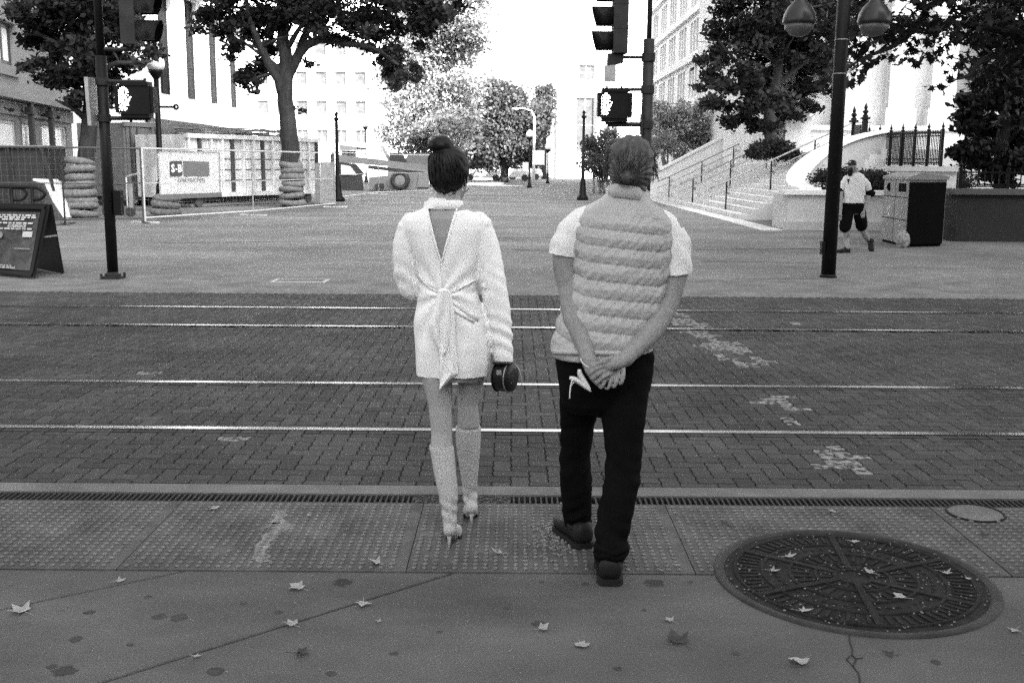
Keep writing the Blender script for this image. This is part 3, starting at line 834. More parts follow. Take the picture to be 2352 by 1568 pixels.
bm = NB(); swept(bm, sp, .30, lambda p: p.z - .098, lambda p: p.z); obj('coping', bm, STUCCO_W, cw, world=True)
# planter wall in front with coping, hedge and flowers
pw = thing('planter_wall', 'low white planter wall with a coping, left of the recycling bin', 'wall', (8.5, 28, 0))
bm = NB(); box(bm, 7.25, 12.6, 28.0, 28.35, 0, .92); box(bm, 7.25, 7.6, 28.35, 29.6, 0, .92); obj('wall_face', bm, M('render_pale', .5, .9, .12, .8, .1, 40), pw, world=True)
bm = NB(); box(bm, 7.12, 12.6, 27.9, 28.45, .921, 1.04); obj('coping', bm, STUCCO_W, pw, world=True)
bm = NB(); box(bm, 7.15, 12.6, 27.88, 27.999, 0, .22); obj('skirting', bm, M('render_pale2', .42, .9, .12, .8, .1, 40), pw, world=True)
pr_ = thing('retaining_wall', 'low wall darkened for shade with coping right of the recycling bin', 'wall', (12, 24, 0))
bm = NB(); box(bm, 10.05, 40, 24.0, 24.4, 0, 1.06); box(bm, 10.05, 10.4, 24.4, 27.8, 0, 1.06); obj('wall_face', bm, M('wall_shade_tone', .03, .9, .2, .8, .1, 40), pr_, world=True)  # wall and coping darkened, the shade is put into their colour
bm = NB(); box(bm, 9.95, 40, 23.92, 24.5, 1.061, 1.19); obj('coping', bm, M('coping_shade_tone', .10, .9, .2, .8), pr_, world=True)
bm = NB(); box(bm, 10.3, 11.9, 28.6, 29.2, 0, 1.55); box(bm, 10.2, 12.0, 28.5, 29.3, 1.551, 1.68); obj('pier', bm, TERR, pr_, world=True)
bm = NB(); box(bm, 8.2, 60, 28.4, 32.8, -.01, .85); o = obj('planter_soil', bm, M('soil', .05, 1, .3, 9)); o['kind'] = 'structure'

# iron railings
def iron_fence(root, P0, P1, z0, z1, posts, gap, baser=.011, spear=True):
    P0, P1 = Vector(P0), Vector(P1); Ld = (P1 - P0).length; d = (P1 - P0).normalized()
    for i in range(posts):
        t = i / (posts - 1); p = P0 + d * Ld * t; zb = z0[0] + (z0[1] - z0[0]) * t; zt = z1[0] + (z1[1] - z1[0]) * t
        bm = NB(); bar(bm, p + Vector((0, 0, zb)), p + Vector((0, 0, zt)), .075)
        lathe(bm, p + Vector((0, 0, zt)), [(.055, 0), (.055, .03), (.02, .05), (.05, .1), (.02, .15), (.003, .24)], 8); obj('post', bm, BLACKP, root, world=True)
    for f in (.12, .22, .85):
        bm = NB(); a = P0 + Vector((0, 0, z0[0] + (z1[0] - z0[0]) * f)); b_ = P1 + Vector((0, 0, z0[1] + (z1[1] - z0[1]) * f)); bar(bm, a, b_, .035); obj('rail', bm, BLACKP, root, world=True)
    n = int(Ld / gap); me = None
    for i in range(n):
        t = (i + .5) / n; p = P0 + d * Ld * t; zb = z0[0] + (z0[1] - z0[0]) * t + .06; zt = z1[0] + (z1[1] - z1[0]) * t - .1
        bm = NB(); bar(bm, p + Vector((0, 0, zb)), p + Vector((0, 0, zt)), baser * 2)
        if spear: lathe(bm, p + Vector((0, 0, zt)), [(baser, 0), (.028, .03), (.003, .13)], 6)
        obj('bar', bm, BLACKP, root, world=True)
f = thing('iron_fence', 'black spear topped iron railings in front of the church', 'fence', (11.8, 32, 1.7))
iron_fence(f, D(1992, 380, 34.5).xy.to_3d(), D(2160, 380, 29.0).xy.to_3d(), (1.66, 1.66), (2.75, 2.65), 7, .105)
f = thing('iron_fence', 'short black iron railing on the dark wall at the right edge', 'fence', (11, 24.2, 1.2))
iron_fence(f, (10.15, 24.2, 0), (13.4, 24.2, 0), (1.19, 1.19), (1.62, 1.62), 4, .16)
g_ = thing('gate_sign', 'tall pair of black gate posts holding a lettered sign board', 'sign', (11.2, 34, 1.6))
for x, Y, zt in ((1955, 34.2, 3.05), (1981, 33.6, 3.12)):
    p = D(x, 378, Y); bm = NB(); bar(bm, (p.x, p.y, .8), (p.x, p.y, zt), .15 if x > 1960 else .1)
    cbox(bm, (p.x, p.y, zt + .03), .24, .24, .06); lathe(bm, (p.x, p.y, zt + .06), [(.09, 0), (.09, .05), (.05, .1), (.1, .17), (.04, .24), (.06, .3), (.004, .45)], 10); obj('gate_post', bm, BLACKP, g_, world=True)
pa, pb = D(1960, 300, 34.2), D(1977, 300, 33.7)
za, zb = D(1966, 322, 34).z, D(1966, 287, 34).z
bm = NB(); bar(bm, (pa.x, pa.y, (za + zb) / 2), (pb.x, pb.y, (za + zb) / 2), .04, zb - za); obj('sign_board', bm, METAL_D, g_, world=True)
bm = NB(); q = random.Random(5)
for r in range(3):
    z = zb - .12 - r * .14; x = pa.x + .035
    while x < pb.x - .04:
        w_ = q.uniform(.02, .05); cbox(bm, (x + w_ / 2, (pa.y + pb.y) / 2 - .045, z), w_, .012, .075); x += w_ + .015
obj('worn_lettering', bm, FRAME_W, g_, world=True, kind='stuff')

# stair handrails with scrolls
def handrail(lab, Y, x_end=10.3, posts=(.25, 1.75, 3.2)):
    zs = lambda x: max(0, min(2.2, (x - 7.05) / tread * rise + rise * .5)); h = .93
    t = thing('handrail', lab, 'handrail', (7.1, Y, 0), 'handrails on the steps')
    for dz in (0, -.3):
        bm = NB(); P = [(6.75, Y, zs(7.05) + h - .12 + dz), (6.95, Y, zs(7.05) + h - .03 + dz)] + [(x, Y, zs(x) + h + dz) for x in (7.2, 8.5, 9.8)] + [(11.5, Y, zs(11.5) + h + dz), (12.1, Y, 2.2 + h + dz)]
        tube(bm, P, .028 if dz == 0 else .016, 8); obj('rail', bm, GALV if dz == 0 else GALV, t, world=True, smooth=True)
    for u in posts:
        x = 7.05 + u; bm = NB(); bar(bm, (x, Y, zs(x) - .06), (x, Y, zs(x) + h), .045); pst = obj('post', bm, BLACKP, t, world=True)
        bm = NB()
        for (cx, cz, r, s) in ((.10, -.16, .075, 1), (.08, -.42, .06, -1)):
            P = [(x + cx + r * (1 - i / 16) * math.cos(i * .55 * s + 3.1), Y, zs(x) + h + cz + r * (1 - i / 16) * math.sin(i * .55 * s + 3.1)) for i in range(15)]
            tube(bm, P, .011, 5)
        obj('scroll', bm, BLACKP, pst, world=True, kind='stuff')
    return t
handrail('nearest iron handrail with scrolls, beside the curved wall', 36.4)
handrail('middle iron handrail with scrolls on the pale steps', 43.2)
handrail('farthest iron handrail with scrolls, next to the bushes', 49.8)
cap = thing('far_cheek_wall', 'pale sloping wall at the far side of the steps', 'wall', (9, 54, 0))
bm = NB(); P = [(7.0, 54.0, 0), (12, 54.0, 0), (12, 54.0, 3.1), (10.6, 54.0, 3.05), (7.0, 54.0, 1.1)]; P2 = [(x, y + .5, z) for x, y, z in P]
verts_faces(bm, P + P2, [(0, 1, 2, 3, 4), (9, 8, 7, 6, 5)] + [(i, 5 + i, 5 + (i + 1) % 5, (i + 1) % 5) for i in range(5)]); obj('wall_face', bm, STUCCO_W, cap, world=True)
bm = NB(); bar(bm, (6.9, 54.25, 1.14), (10.6, 54.25, 3.1), .7, .1); bar(bm, (10.6, 54.25, 3.1), (12.2, 54.25, 3.15), .7, .1); obj('coping', bm, STUCCO_W, cap, world=True)
# ================================================================== trees and shrubs
BARK = M('bark', .035, .95, .3, 3, .3, 40, .6, 25, streak=((9, 9, .8), .3))
BARK_L = M('pale_bark', .3, .9, .3, 3)
LEAF_DK = leafmat('leaf_dark', .03); LEAF_MD = leafmat('leaf_haze_paled', .11, .4); LEAF_LT = leafmat('leaf_sun_paled', .38, .5); LEAF_EV = leafmat('leaf_evergreen', .016, .15)  # light and mid leaves paled, sun glare and haze put into their colour
MAPLE = np.array([[0, -1.0], [.22, -.35], [.75, -.55], [.55, -.1], [1.0, .25], [.5, .3], [.35, .5], [0, 1.1], [-.35, .5], [-.5, .3], [-1.0, .25], [-.55, -.1], [-.75, -.55], [-.22, -.35]]) * .55
LENS = np.array([[0, -.55], [.3, -.1], [.22, .3], [0, .6], [-.22, .3], [-.3, -.1]])
QUAD = np.array([[0, -.5], [.32, 0], [0, .5], [-.32, 0]])
def foliage(name, blobs, n, size, seed, m, shape=QUAD, parent=None, cl=.16, per=26, droop=.25, lo=.55, hi=1.45, world=True):
    rg = np.random.default_rng(seed)
    B = np.array([(*b[0], b[1], b[2] if len(b) > 2 else 1.0) for b in blobs], float)
    wgt = B[:, 3] ** 2 * B[:, 4]; wgt /= wgt.sum()
    pos = []; ton = []
    for (x, y, z, r, _), w in zip(B, wgt):
        k = max(1, int(n * w)); nc = max(3, int(k / per))
        u = rg.normal(size=(nc, 3)); u /= np.linalg.norm(u, axis=1)[:, None]
        rad = r * rg.uniform(.25, 1.0, nc) ** .5 * (1 + .12 * rg.normal(size=nc))
        cc = np.array([x, y, z]) + u * rad[:, None] * np.array([1, 1, .85])
        idx = rg.integers(0, nc, k)
        pos.append(cc[idx] + rg.normal(size=(k, 3)) * (cl * r + size * .5) * np.array([1, 1, .6]))
        ct = rg.uniform(lo, hi, nc); ton.append(ct[idx] * rg.uniform(.75, 1.25, k))
    pos = np.concatenate(pos); ton = np.concatenate(ton); k = len(pos); ns = len(shape)
    nrm = rg.normal(size=(k, 3)) * .75 + np.array([0, -droop, .65]); nrm /= np.linalg.norm(nrm, axis=1)[:, None]
    t = rg.normal(size=(k, 3)); a = np.cross(nrm, t); a /= np.linalg.norm(a, axis=1)[:, None]; b = np.cross(nrm, a)
    s = size * rg.uniform(.65, 1.25, k)
    bend = (np.abs(shape[:, 0]) ** 2)
    V = pos[:, None, :] + s[:, None, None] * (a[:, None, :] * shape[None, :, 0:1] + b[:, None, :] * shape[None, :, 1:2] - nrm[:, None, :] * bend[None, :, None] * .5)
    F = np.arange(k * ns).reshape(k, ns)
    me = mesh_np(name, V.reshape(-1, 3), F, ton)
    return link_mesh(name, me, m, parent, world, False, 'stuff')
def limbs(bm, base, path, r0, r1, q, subs=0, spread=1.0, n=9):
    P = [Vector(p) for p in path]; sp_ = smooth_path(P, 3)
    R_ = [r0 + (r1 - r0) * i / (len(sp_) - 1) for i in range(len(sp_))]
    for i in range(1, len(sp_)): sp_[i] = sp_[i] + Vector((q.uniform(-1, 1), q.uniform(-1, 1), q.uniform(-1, 1))) * R_[i] * .25
    tube(bm, sp_, R_, n)
    for _ in range(subs):
        i = q.randrange(len(sp_) // 3, len(sp_)); d = Vector((q.uniform(-1, 1), q.uniform(-.6, .6), q.uniform(-.1, .8))) * spread
        a = sp_[i]; tube(bm, [a, a + d * .5 + Vector((0, 0, .1)), a + d], [R_[i] * .55, R_[i] * .35, R_[i] * .12], 6)
def px_blobs(L, Y, q, jit=2.0):
    out = []
    for x, y, r in L:
        yy = Y + q.uniform(-jit, jit); out.append((D(x, y, yy), r * PXM(yy)))
    return out

# T2: street tree left of centre
q = random.Random(5); Y = 40.0; base = G(672, 474)
t = thing('street_tree', 'street tree left of centre with forked trunk wrapped in straw wattles', 'tree', base)
bm = NB(); px = lambda x, y, dy=0: D(x, y, Y + dy)
limbs(bm, base, [base + Vector((0, 0, -.1)), px(668, 380), px(662, 280), px(655, 200), px(652, 120), px(648, 30), px(655, -80), px(660, -190)], .40, .12, q, 6, 1.6, 12)
limbs(bm, base, [px(655, 225), px(628, 165, -.3), px(600, 110, -.5), px(575, 50, -.8), px(560, -30, -1)], .2, .06, q, 6, 1.4)
limbs(bm, base, [px(656, 190), px(690, 120, .3), px(735, 90, .3), px(800, 102, 0), px(860, 112, -.3), px(915, 150, -.5)], .22, .05, q, 8, 1.0)
limbs(bm, base, [px(690, 110, .3), px(720, 40, .6), px(770, -30, 1), px(830, -90, 1.5)], .15, .05, q, 5, 1.3)
limbs(bm, base, [px(630, 168, -.3), px(590, 178, -.4), px(555, 190, -.6)], .07, .02, q, 4, .6, 6)
obj('trunk', bm, BARK, t, world=True, smooth=True)
BL = [(505, 30, 60), (560, 10, 70), (620, 30, 55), (545, 80, 45), (600, 95, 45), (575, 150, 42), (548, 165, 28), (580, 195, 24), (545, 120, 26), (625, 150, 24), (700, 10, 75), (760, 55, 55), (800, 5, 85), (865, 60, 62), (920, 15, 80), (985, 20, 62), (1030, 0, 45),
      (835, 95, 38), (885, 125, 42), (915, 160, 40), (938, 165, 26), (905, 195, 24), (960, 70, 40), (720, 70, 40), (640, -20, 70), (760, -60, 90), (560, -70, 90), (900, -70, 100), (1000, -60, 70), (680, -150, 120), (820, -160, 110), (560, -170, 100), (715, 150, 12), (690, 255, 10), (470, 20, 40)]
foliage('crown', px_blobs(BL, Y, q, 1.8), 34000, .19, 11, LEAF_DK, LENS, t, cl=.115, per=95, lo=.5, hi=1.5)

# T1: dark tree at the left edge
q = random.Random(6); Y = 31.0; base = G(187, 498)
t = thing('street_tree', 'dark street tree at the far left wrapped in a tall stack of straw wattles', 'tree', base)
bm = NB(); px = lambda x, y, dy=0: D(x, y, Y + dy)
limbs(bm, base, [base + Vector((0, 0, -.1)), px(196, 370), px(205, 280), px(207, 190), px(203, 90), px(195, -30), px(200, -150)], .27, .12, q, 5, 1.2, 12)
limbs(bm, base, [px(206, 200), px(255, 150, -.3), px(310, 145, -.5), px(350, 140, -.5)], .1, .03, q, 5, .7)
limbs(bm, base, [px(206, 160), px(150, 110, -.3), px(90, 80, -.5), px(50, 80, -.5)], .1, .03, q, 5, .7)
obj('trunk', bm, BARK, t, world=True, smooth=True)
BL = [(95, 25, 60), (150, 60, 75), (215, 40, 75), (270, 40, 60), (75, 75, 40), (115, 110, 45), (175, 130, 60), (235, 120, 55), (285, 105, 42), (90, 150, 32), (130, 175, 42), (180, 195, 42), (225, 180, 42), (268, 160, 32), (316, 132, 28), (348, 124, 17), (352, 112, 14), (105, 195, 24), (60, 160, 14), (190, 240, 26),
      (170, 225, 18), (240, 215, 28), (250, 230, 20), (318, 148, 12), (180, -60, 110), (90, -70, 90), (270, -70, 90), (200, -170, 130), (60, 20, 40)]
foliage('crown', px_blobs(BL, Y, q, 1.5), 22000, .17, 12, LEAF_DK, LENS, t, cl=.115, per=95, lo=.5, hi=1.5)

# T3: sunlit tree in the middle of the street, T4 behind it, T5 small
q = random.Random(7); Y = 78.0; base = D(1010, 400, Y); base.z = 0
t = thing('sunlit_tree', 'tall pale sunlit tree behind the woman', 'tree', base)
bm = NB(); px = lambda x, y, dy=0: D(x, y, Y + dy)
limbs(bm, base, [base, px(1010, 330), px(1012, 240), px(1020, 120), px(1020, 0)], .4, .12, q, 12, 2.5)
obj('trunk', bm, BARK, t, world=True, smooth=True)
BL = [(1000, 60, 85), (1060, 40, 55), (940, 110, 60), (1010, 140, 70), (1075, 110, 42), (950, 190, 62), (1020, 220, 65), (1070, 190, 38), (920, 240, 45), (965, 280, 55), (1035, 290, 55), (910, 300, 38), (1080, 270, 30), (960, 335, 40), (1020, 345, 40), (920, 160, 40), (1000, -40, 90), (1080, -20, 50), (1095, 70, 30)]
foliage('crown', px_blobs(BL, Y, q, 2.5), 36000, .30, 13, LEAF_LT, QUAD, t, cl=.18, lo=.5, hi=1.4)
q = random.Random(8); Y = 96.0; base = D(1160, 395, Y); base.z = 0
t = thing('round_tree', 'dark rounded tree at the end of the street, left of the globe lamp', 'tree', base)
bm = NB(); px = lambda x, y, dy=0: D(x, y, Y + dy)
limbs(bm, base, [base, px(1160, 350), px(1158, 290), px(1155, 230)], .4, .12, q, 12, 2.0)
obj('trunk', bm, BARK, t, world=True, smooth=True)
BL = [(1130, 215, 34), (1165, 225, 36), (1100, 250, 36), (1145, 265, 42), (1195, 265, 36), (1095, 300, 38), (1140, 315, 40), (1185, 310, 40), (1215, 290, 26), (1100, 345, 34), (1150, 355, 34), (1195, 350, 32), (1222, 335, 22), (1222, 370, 18), (1120, 375, 22), (1080, 370, 22), (1230, 255, 16)]
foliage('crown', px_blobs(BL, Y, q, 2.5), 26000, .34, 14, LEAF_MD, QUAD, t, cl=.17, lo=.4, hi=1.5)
q = random.Random(9); Y = 118.0; base = D(1250, 400, Y); base.z = 0
t = thing('slim_tree', 'small distant tree against the pale tower', 'tree', base)
bm = NB(); limbs(bm, base, [base, D(1250, 320, Y), D(1250, 240, Y)], .3, .1, q, 8, 1.5); obj('trunk', bm, BARK, t, world=True, smooth=True)
foliage('crown', px_blobs([(1250, 215, 20), (1245, 245, 22), (1254, 275, 18), (1240, 300, 16), (1252, 230, 15)], Y, q, 1), 5000, .36, 15, LEAF_MD, QUAD, t)

# T7: light bushes at the far end of the steps, bush behind the man's head
q = random.Random(10)
for lab, BL, Y, n, m, s in (('loose bushy tree paled as if sunlit right of the signal pole', [(1520, 290, 36), (1555, 270, 38), (1590, 290, 36), (1530, 330, 34), (1570, 335, 36), (1610, 320, 26), (1515, 250, 22), (1640, 300, 22), (1600, 250, 20), (1500, 345, 22)], 58, 8000, LEAF_LT, .2),
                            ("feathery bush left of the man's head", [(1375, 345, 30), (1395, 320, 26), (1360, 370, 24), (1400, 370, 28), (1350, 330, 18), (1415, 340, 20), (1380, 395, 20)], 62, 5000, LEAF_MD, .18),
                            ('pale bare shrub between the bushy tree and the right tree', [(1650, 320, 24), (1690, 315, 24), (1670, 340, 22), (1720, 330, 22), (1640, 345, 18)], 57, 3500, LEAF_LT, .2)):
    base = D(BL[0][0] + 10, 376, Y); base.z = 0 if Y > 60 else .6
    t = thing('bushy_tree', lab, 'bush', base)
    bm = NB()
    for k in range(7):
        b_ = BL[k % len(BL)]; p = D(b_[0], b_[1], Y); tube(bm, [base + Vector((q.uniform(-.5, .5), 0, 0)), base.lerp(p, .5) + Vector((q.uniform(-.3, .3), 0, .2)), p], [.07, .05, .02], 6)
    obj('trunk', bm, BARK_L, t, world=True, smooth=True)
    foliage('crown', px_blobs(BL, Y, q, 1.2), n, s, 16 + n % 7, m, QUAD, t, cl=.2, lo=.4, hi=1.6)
# clipped shrubs on the terrace and hedge in the planter
def shrub(name, lab, cat, blobs, n, s, seed, m, base):
    t = thing(name, lab, cat, base)
    bm = NB(); 
    for b_ in blobs[::2]: tube(bm, [Vector((b_[0].x, b_[0].y, base[2])), b_[0]], [.03, .015], 5)
    obj('stems', bm, BARK, t, world=True, kind='stuff')
    foliage('leaves', blobs, n, s, seed, m, QUAD, t, cl=.12, lo=.5, hi=1.5)
q = random.Random(12)
shrub('clipped_shrub', 'dark clipped shrub below the right tree on the terrace', 'shrub', px_blobs([(1750, 345, 22), (1775, 342, 24), (1800, 347, 22), (1735, 350, 16), (1815, 352, 16)], 40, q, .6), 6000, .12, 31, LEAF_DK, (10, 40, 2.2))
hb = [(Vector((x, 29.6 + q.uniform(-.35, .35), 1.22 + q.uniform(-.05, .1))), .42) for x in np.arange(8.6, 12.6, .32)]
shrub('hedge', 'long dark clipped hedge in the planter behind the walking man', 'hedge', hb, 16000, .085, 32, LEAF_DK, (10, 29.6, .85))
fb = [(Vector((x, 28.75 + q.uniform(-.1, .1), 1.03)), .17) for x in np.arange(8.2, 9.4, .16)]
t = thing('flower_bed', 'low pale flowers along the front of the planter', 'flowers', (8.7, 28.8, .85))
foliage('leaves', fb, 1500, .07, 33, LEAF_DK, QUAD, t); foliage('blossoms', fb, 700, .06, 34, leafmat('petal', .6), QUAD, t, cl=.3)

# T8: big tree on the right
q = random.Random(14); Y = 42.0; base = D(1768, 340, Y); base.z = 2.2
t = thing('terrace_tree', 'large dark tree on the terrace behind the tall lamp post', 'tree', base)
bm = NB(); px = lambda x, y, dy=0: D(x, y, Y + dy)
limbs(bm, base, [base, px(1767, 300), px(1770, 240), px(1790, 150), px(1800, 40), px(1800, -80)], .28, .1, q, 8, 2.0)
for pth in ([(1770, 240), (1720, 180), (1680, 130), (1650, 90)], [(1780, 200), (1840, 150), (1900, 110)], [(1790, 150), (1740, 90), (1700, 20)]): limbs(bm, base, [px(*p) for p in pth], .12, .03, q, 6, 1.2)
obj('trunk', bm, BARK, t, world=True, smooth=True)
BL = [(1700, 25, 62), (1770, 40, 75), (1840, 30, 75), (1665, 80, 50), (1725, 105, 62), (1795, 115, 66), (1860, 105, 60), (1640, 150, 40), (1690, 165, 55), (1755, 180, 58), (1820, 185, 56), (1875, 170, 50), (1620, 185, 24), (1660, 215, 40), (1715, 230, 46), (1770, 240, 46), (1825, 235, 42), (1690, 262, 32), (1740, 275, 30), (1640, 245, 24), (1765, 295, 24), (1780, 310, 12),
      (1850, 255, 26), (1910, 200, 30), (1900, 140, 46), (1750, -40, 90), (1850, -50, 90), (1690, -40, 60), (1940, 60, 60), (1680, 280, 18), (1800, 268, 20)]
foliage('crown', px_blobs(BL, Y, q, 2.0), 30000, .20, 17, LEAF_DK, LENS, t, cl=.11, per=95, lo=.45, hi=1.6)

# T9: near maple whose boughs hang in from the right, T10 dark evergreen
q = random.Random(15); base = Vector((10.9, 18.3, 0))
t = thing('maple_tree', 'near maple whose dark boughs hang into the upper right corner', 'tree', base)
bm = NB(); px = lambda x, y, Y=18: D(x, y, Y)
limbs(bm, base, [base, (10.9, 18.3, 2.0), (10.8, 18.4, 4.2), (10.6, 18.4, 7), (10.5, 18.4, 10)], .24, .1, q, 6, 1.6, 12)
for pth in ([(10.9, 18.3, 3.4), px(2250, 60), px(2130, 60), px(2030, 40)], [(10.8, 18.3, 3.9), px(2300, 120), px(2230, 170), px(2190, 185)], [(10.7, 18.4, 5.2), px(2200, -20), px(2080, 90), px(1990, 130), px(1930, 170)]):
    limbs(bm, base, pth, .08, .012, q, 9, .45, 7)
obj('trunk', bm, BARK, t, world=True, smooth=True)
BL = [(2010, 25, 42), (2075, 40, 52), (2140, 25, 52), (2210, 55, 60), (2290, 40, 66), (2340, 100, 60), (1975, 70, 30), (2030, 90, 38), (2095, 95, 38), (2155, 90, 36), (2240, 120, 42), (2300, 150, 46), (1960, 125, 26), (2000, 140, 24), (2045, 120, 22), (1925, 165, 20), (1955, 190, 18), (1990, 100, 24), (2110, 140, 16),
      (2150, 130, 22), (2200, 160, 24), (2175, 200, 16), (2235, 195, 26), (2330, 200, 42), (2345, 260, 36), (2120, -60, 80), (2260, -70, 110), (2020, -60, 60), (2400, 60, 90), (2420, 200, 80), (1945, 30, 30)]
bl = [(D(x, y, yy), r * PXM(yy)) for x, y, r in BL for yy in (18.2 + q.uniform(-1, 1),)]
bl += [(Vector((10.5 + q.uniform(-2.5, 2.5), 18 + q.uniform(-2.5, 2.5), 7 + q.uniform(-.8, 3))), 1.2) for _ in range(26)]
foliage('crown', bl, 26000, .155, 18, LEAF_EV, MAPLE, t, cl=.17, per=22, lo=.6, hi=1.6)
q = random.Random(16); Y = 25.6; base = D(2300, 500, Y); base.z = .3
t = thing('evergreen_tree', 'black evergreen tree filling the right edge behind the low railing', 'tree', base)
bm = NB(); limbs(bm, base, [base, D(2300, 380, Y), D(2305, 250, Y), D(2310, 100, Y), D(2310, -60, Y)], .2, .06, q, 10, .9); obj('trunk', bm, BARK, t, world=True, smooth=True)
BL = [(2290, 170, 60), (2340, 130, 70), (2255, 220, 46), (2310, 250, 66), (2235, 270, 40), (2280, 310, 56), (2340, 320, 60), (2215, 310, 30), (2200, 340, 22), (2240, 350, 40), (2300, 375, 50), (2350, 390, 50), (2225, 375, 26), (2270, 395, 34), (2320, 60, 60), (2390, 200, 80), (2400, 330, 80), (2310, -30, 60)]
foliage('crown', px_blobs(BL, Y, q, 1.0), 20000, .14, 19, LEAF_EV, LENS, t, cl=.10, per=90, lo=.5, hi=1.5)

# unseen street trees added on both sides to darken the near corners
for lab, x, y, sd in (('unseen pavement maple added for shade left of the photographer', -4.7, 1.2, 51), ('unseen pavement maple added for shade right of the photographer', 4.9, .8, 52)):
    q = random.Random(sd); t = thing('maple_tree', lab, 'tree', (x, y, 0)); bm = NB(); limbs(bm, Vector((x, y, 0)), [(x, y, 0), (x, y, 2.5), (x + .1, y, 5), (x, y, 8)], .2, .08, q, 10, 2.0); obj('trunk', bm, BARK, t, world=True, smooth=True)
    foliage('crown', [(Vector((x + q.uniform(-2.2, 2.2), y + q.uniform(-2.4, 2.8), q.uniform(4.1, 7.0))), 1.25) for _ in range(26)], 15000, .17, sd, LEAF_DK, LENS, t, cl=.2)
# ================================================================== signals, lamps, fences, building site, bin
LED = emit('lit_led', 3.0)
HOUSE = M('black_housing', .006, .5, .2, 6, spec=.15)
HOUSE_G = M('worn_black_housing', .022, .55, .3, 5, spec=.2)
ALU = M('bare_metal', .35, .45, .2, 8, metal=.6)
def ped_signal(root, cx, Y, zc, w=.53, h=.49, d=.2):
    bm = NB(); v = box(bm, cx - w / 2, cx + w / 2, Y - d / 2, Y + d / 2, zc - h / 2, zc + h / 2)
    bmesh.ops.bevel(bm, geom=[e for e in bm.edges if abs((e.verts[0].co - e.verts[1].co).y) > .01], offset=.07, segments=4, affect='EDGES')
    hs = obj('pedestrian_signal', bm, HOUSE, root, world=True)
    bm = NB(); x0, x1, z0, z1 = cx - w / 2 + .045, cx + w / 2 - .045, zc - h / 2 + .045, zc + h / 2 - .045; t = .012
    for a, b_, c, e in ((x0, x1, z1 - t, z1), (x0, x1, z0, z0 + t), (x0, x0 + t, z0 + t, z1 - t), (x1 - t, x1, z0 + t, z1 - t)): box(bm, a, b_, Y - d / 2 - .02, Y - d / 2 - .001, c, e)
    obj('lens_rim', bm, HOUSE, hs, world=True)
    # raised hand of small lamps
    rows = ["..1.1.1...", "..1.1.1.1.", "1.1.1.1.1.", "1.1.1.1.1.", "1.1.1.1.1.", "1.1.1.1.1.", "1111111.1.", "1111111111", "1111111111", ".11111111.", ".1111111..", "..111111..", "..111111..", "..11111...", "..11111..."]
    rows = ["...11.....", ".11.11....", "1.11.11...", "11.1.11...", "1.11.1....", "11.11.1...", "1.1.11..1.", "11.1.1.1..", "1.11.111..", "11.1.11...", "1.111.1...", ".1.1.11...", "11.11.....", ".11.11....", "1.1.1....."]
    bm = NB(); s = .0205
    for r, line in enumerate(rows):
        for c, ch in enumerate(line):
            if ch == '1': lathe(bm, (cx - w * .40 + c * s + (r % 2) * .004, Y - d / 2 - .002, zc + .165 - r * s * 1.08), [(.0085, 0), (.006, .006), (.001, .008)], 7, (0, -1, 0))
    obj('hand_symbol', bm, LED, hs, world=True, kind='stuff')
def vehicle_head(root, cx, Y, zb, side, n=3, w=.20, dpt=.34):
    """signal head seen from its side: box with n hooded lenses, hoods point along side"""
    m = HOUSE_G
    bm = NB(); box(bm, cx - w / 2, cx + w / 2, Y - dpt / 2, Y + dpt / 2, zb, zb + n * .36); 
    for k in range(1, n): box(bm, cx - w / 2 - .004, cx + w / 2 + .004, Y - dpt / 2 - .004, Y + dpt / 2 + .004, zb + k * .36 - .008, zb + k * .36 + .008)
    h = obj('signal_head', bm, m, root, world=True)
    for k in range(n):
        c = Vector((cx + side * w / 2, Y, zb + .18 + k * .36)); bm = NB(); R_ = []
        for i, (u, cut) in enumerate(((0, 0), (.16, .0), (.32, .35))):
            R_.append([c + Vector((side * (u - cut * .25 * (1 - math.cos(a)) * .5), .155 * math.sin(a), .155 * math.cos(a))) for a in np.linspace(-2.5, 2.5, 15)])
        V = [[bm.verts.new(p) for p in r] for r in R_]
        for i in range(2):
            for j in range(14): bm.faces.new((V[i][j], V[i][j + 1], V[i + 1][j + 1], V[i + 1][j]))
        bmesh.ops.solidify(bm, geom=bm.faces[:], thickness=.008)
        obj('visor', bm, m, h, world=True, smooth=True)
        bm = NB(); lathe(bm, c + Vector((side * .002, 0, 0)), [(.145, 0), (.12, .02), (.01, .035)], 20, (side, 0, 0)); obj('lens', bm, GLASS_M, h, world=True, smooth=True)
# --- left signal
Y = 15.3; bs = G(260, 640); Y = bs.y
t = thing('traffic_signal', 'black traffic signal pole at left with a lit hand signal and side hoods', 'traffic signal', bs)
bm = NB(); cyl(bm, bs + Vector((0, 0, .05)), (bs.x, Y, 3.1), .075, .075, 16); cyl(bm, (bs.x, Y, 3.1), (bs.x, Y, 5.2), .057, .057, 14); obj('pole', bm, BLACKP, t, world=True, smooth=True)
bm = NB(); lathe(bm, bs, [(.15, 0), (.15, .03), (.12, .04), (.12, .07), (.085, .08), (.08, .1)], 8); obj('base_plate', bm, HOUSE_G, t, world=True)
for dx, dy in ((-.12, -.12), (.12, -.12), (-.12, .12), (.12, .12)):
    bm = NB(); cyl(bm, bs + Vector((dx, dy, .0)), bs + Vector((dx, dy, .08)), .018, n=6); obj('bolt', bm, HOUSE_G, t, world=True)
bm = NB(); lathe(bm, bs, [(.2, -.01), (.2, .004), (.0, .006)], 8); obj('grout_pad', bm, CONC, t, world=True)
c = D(315, 230, Y); ped_signal(t, c.x, Y - .02, c.z)
bm = NB()
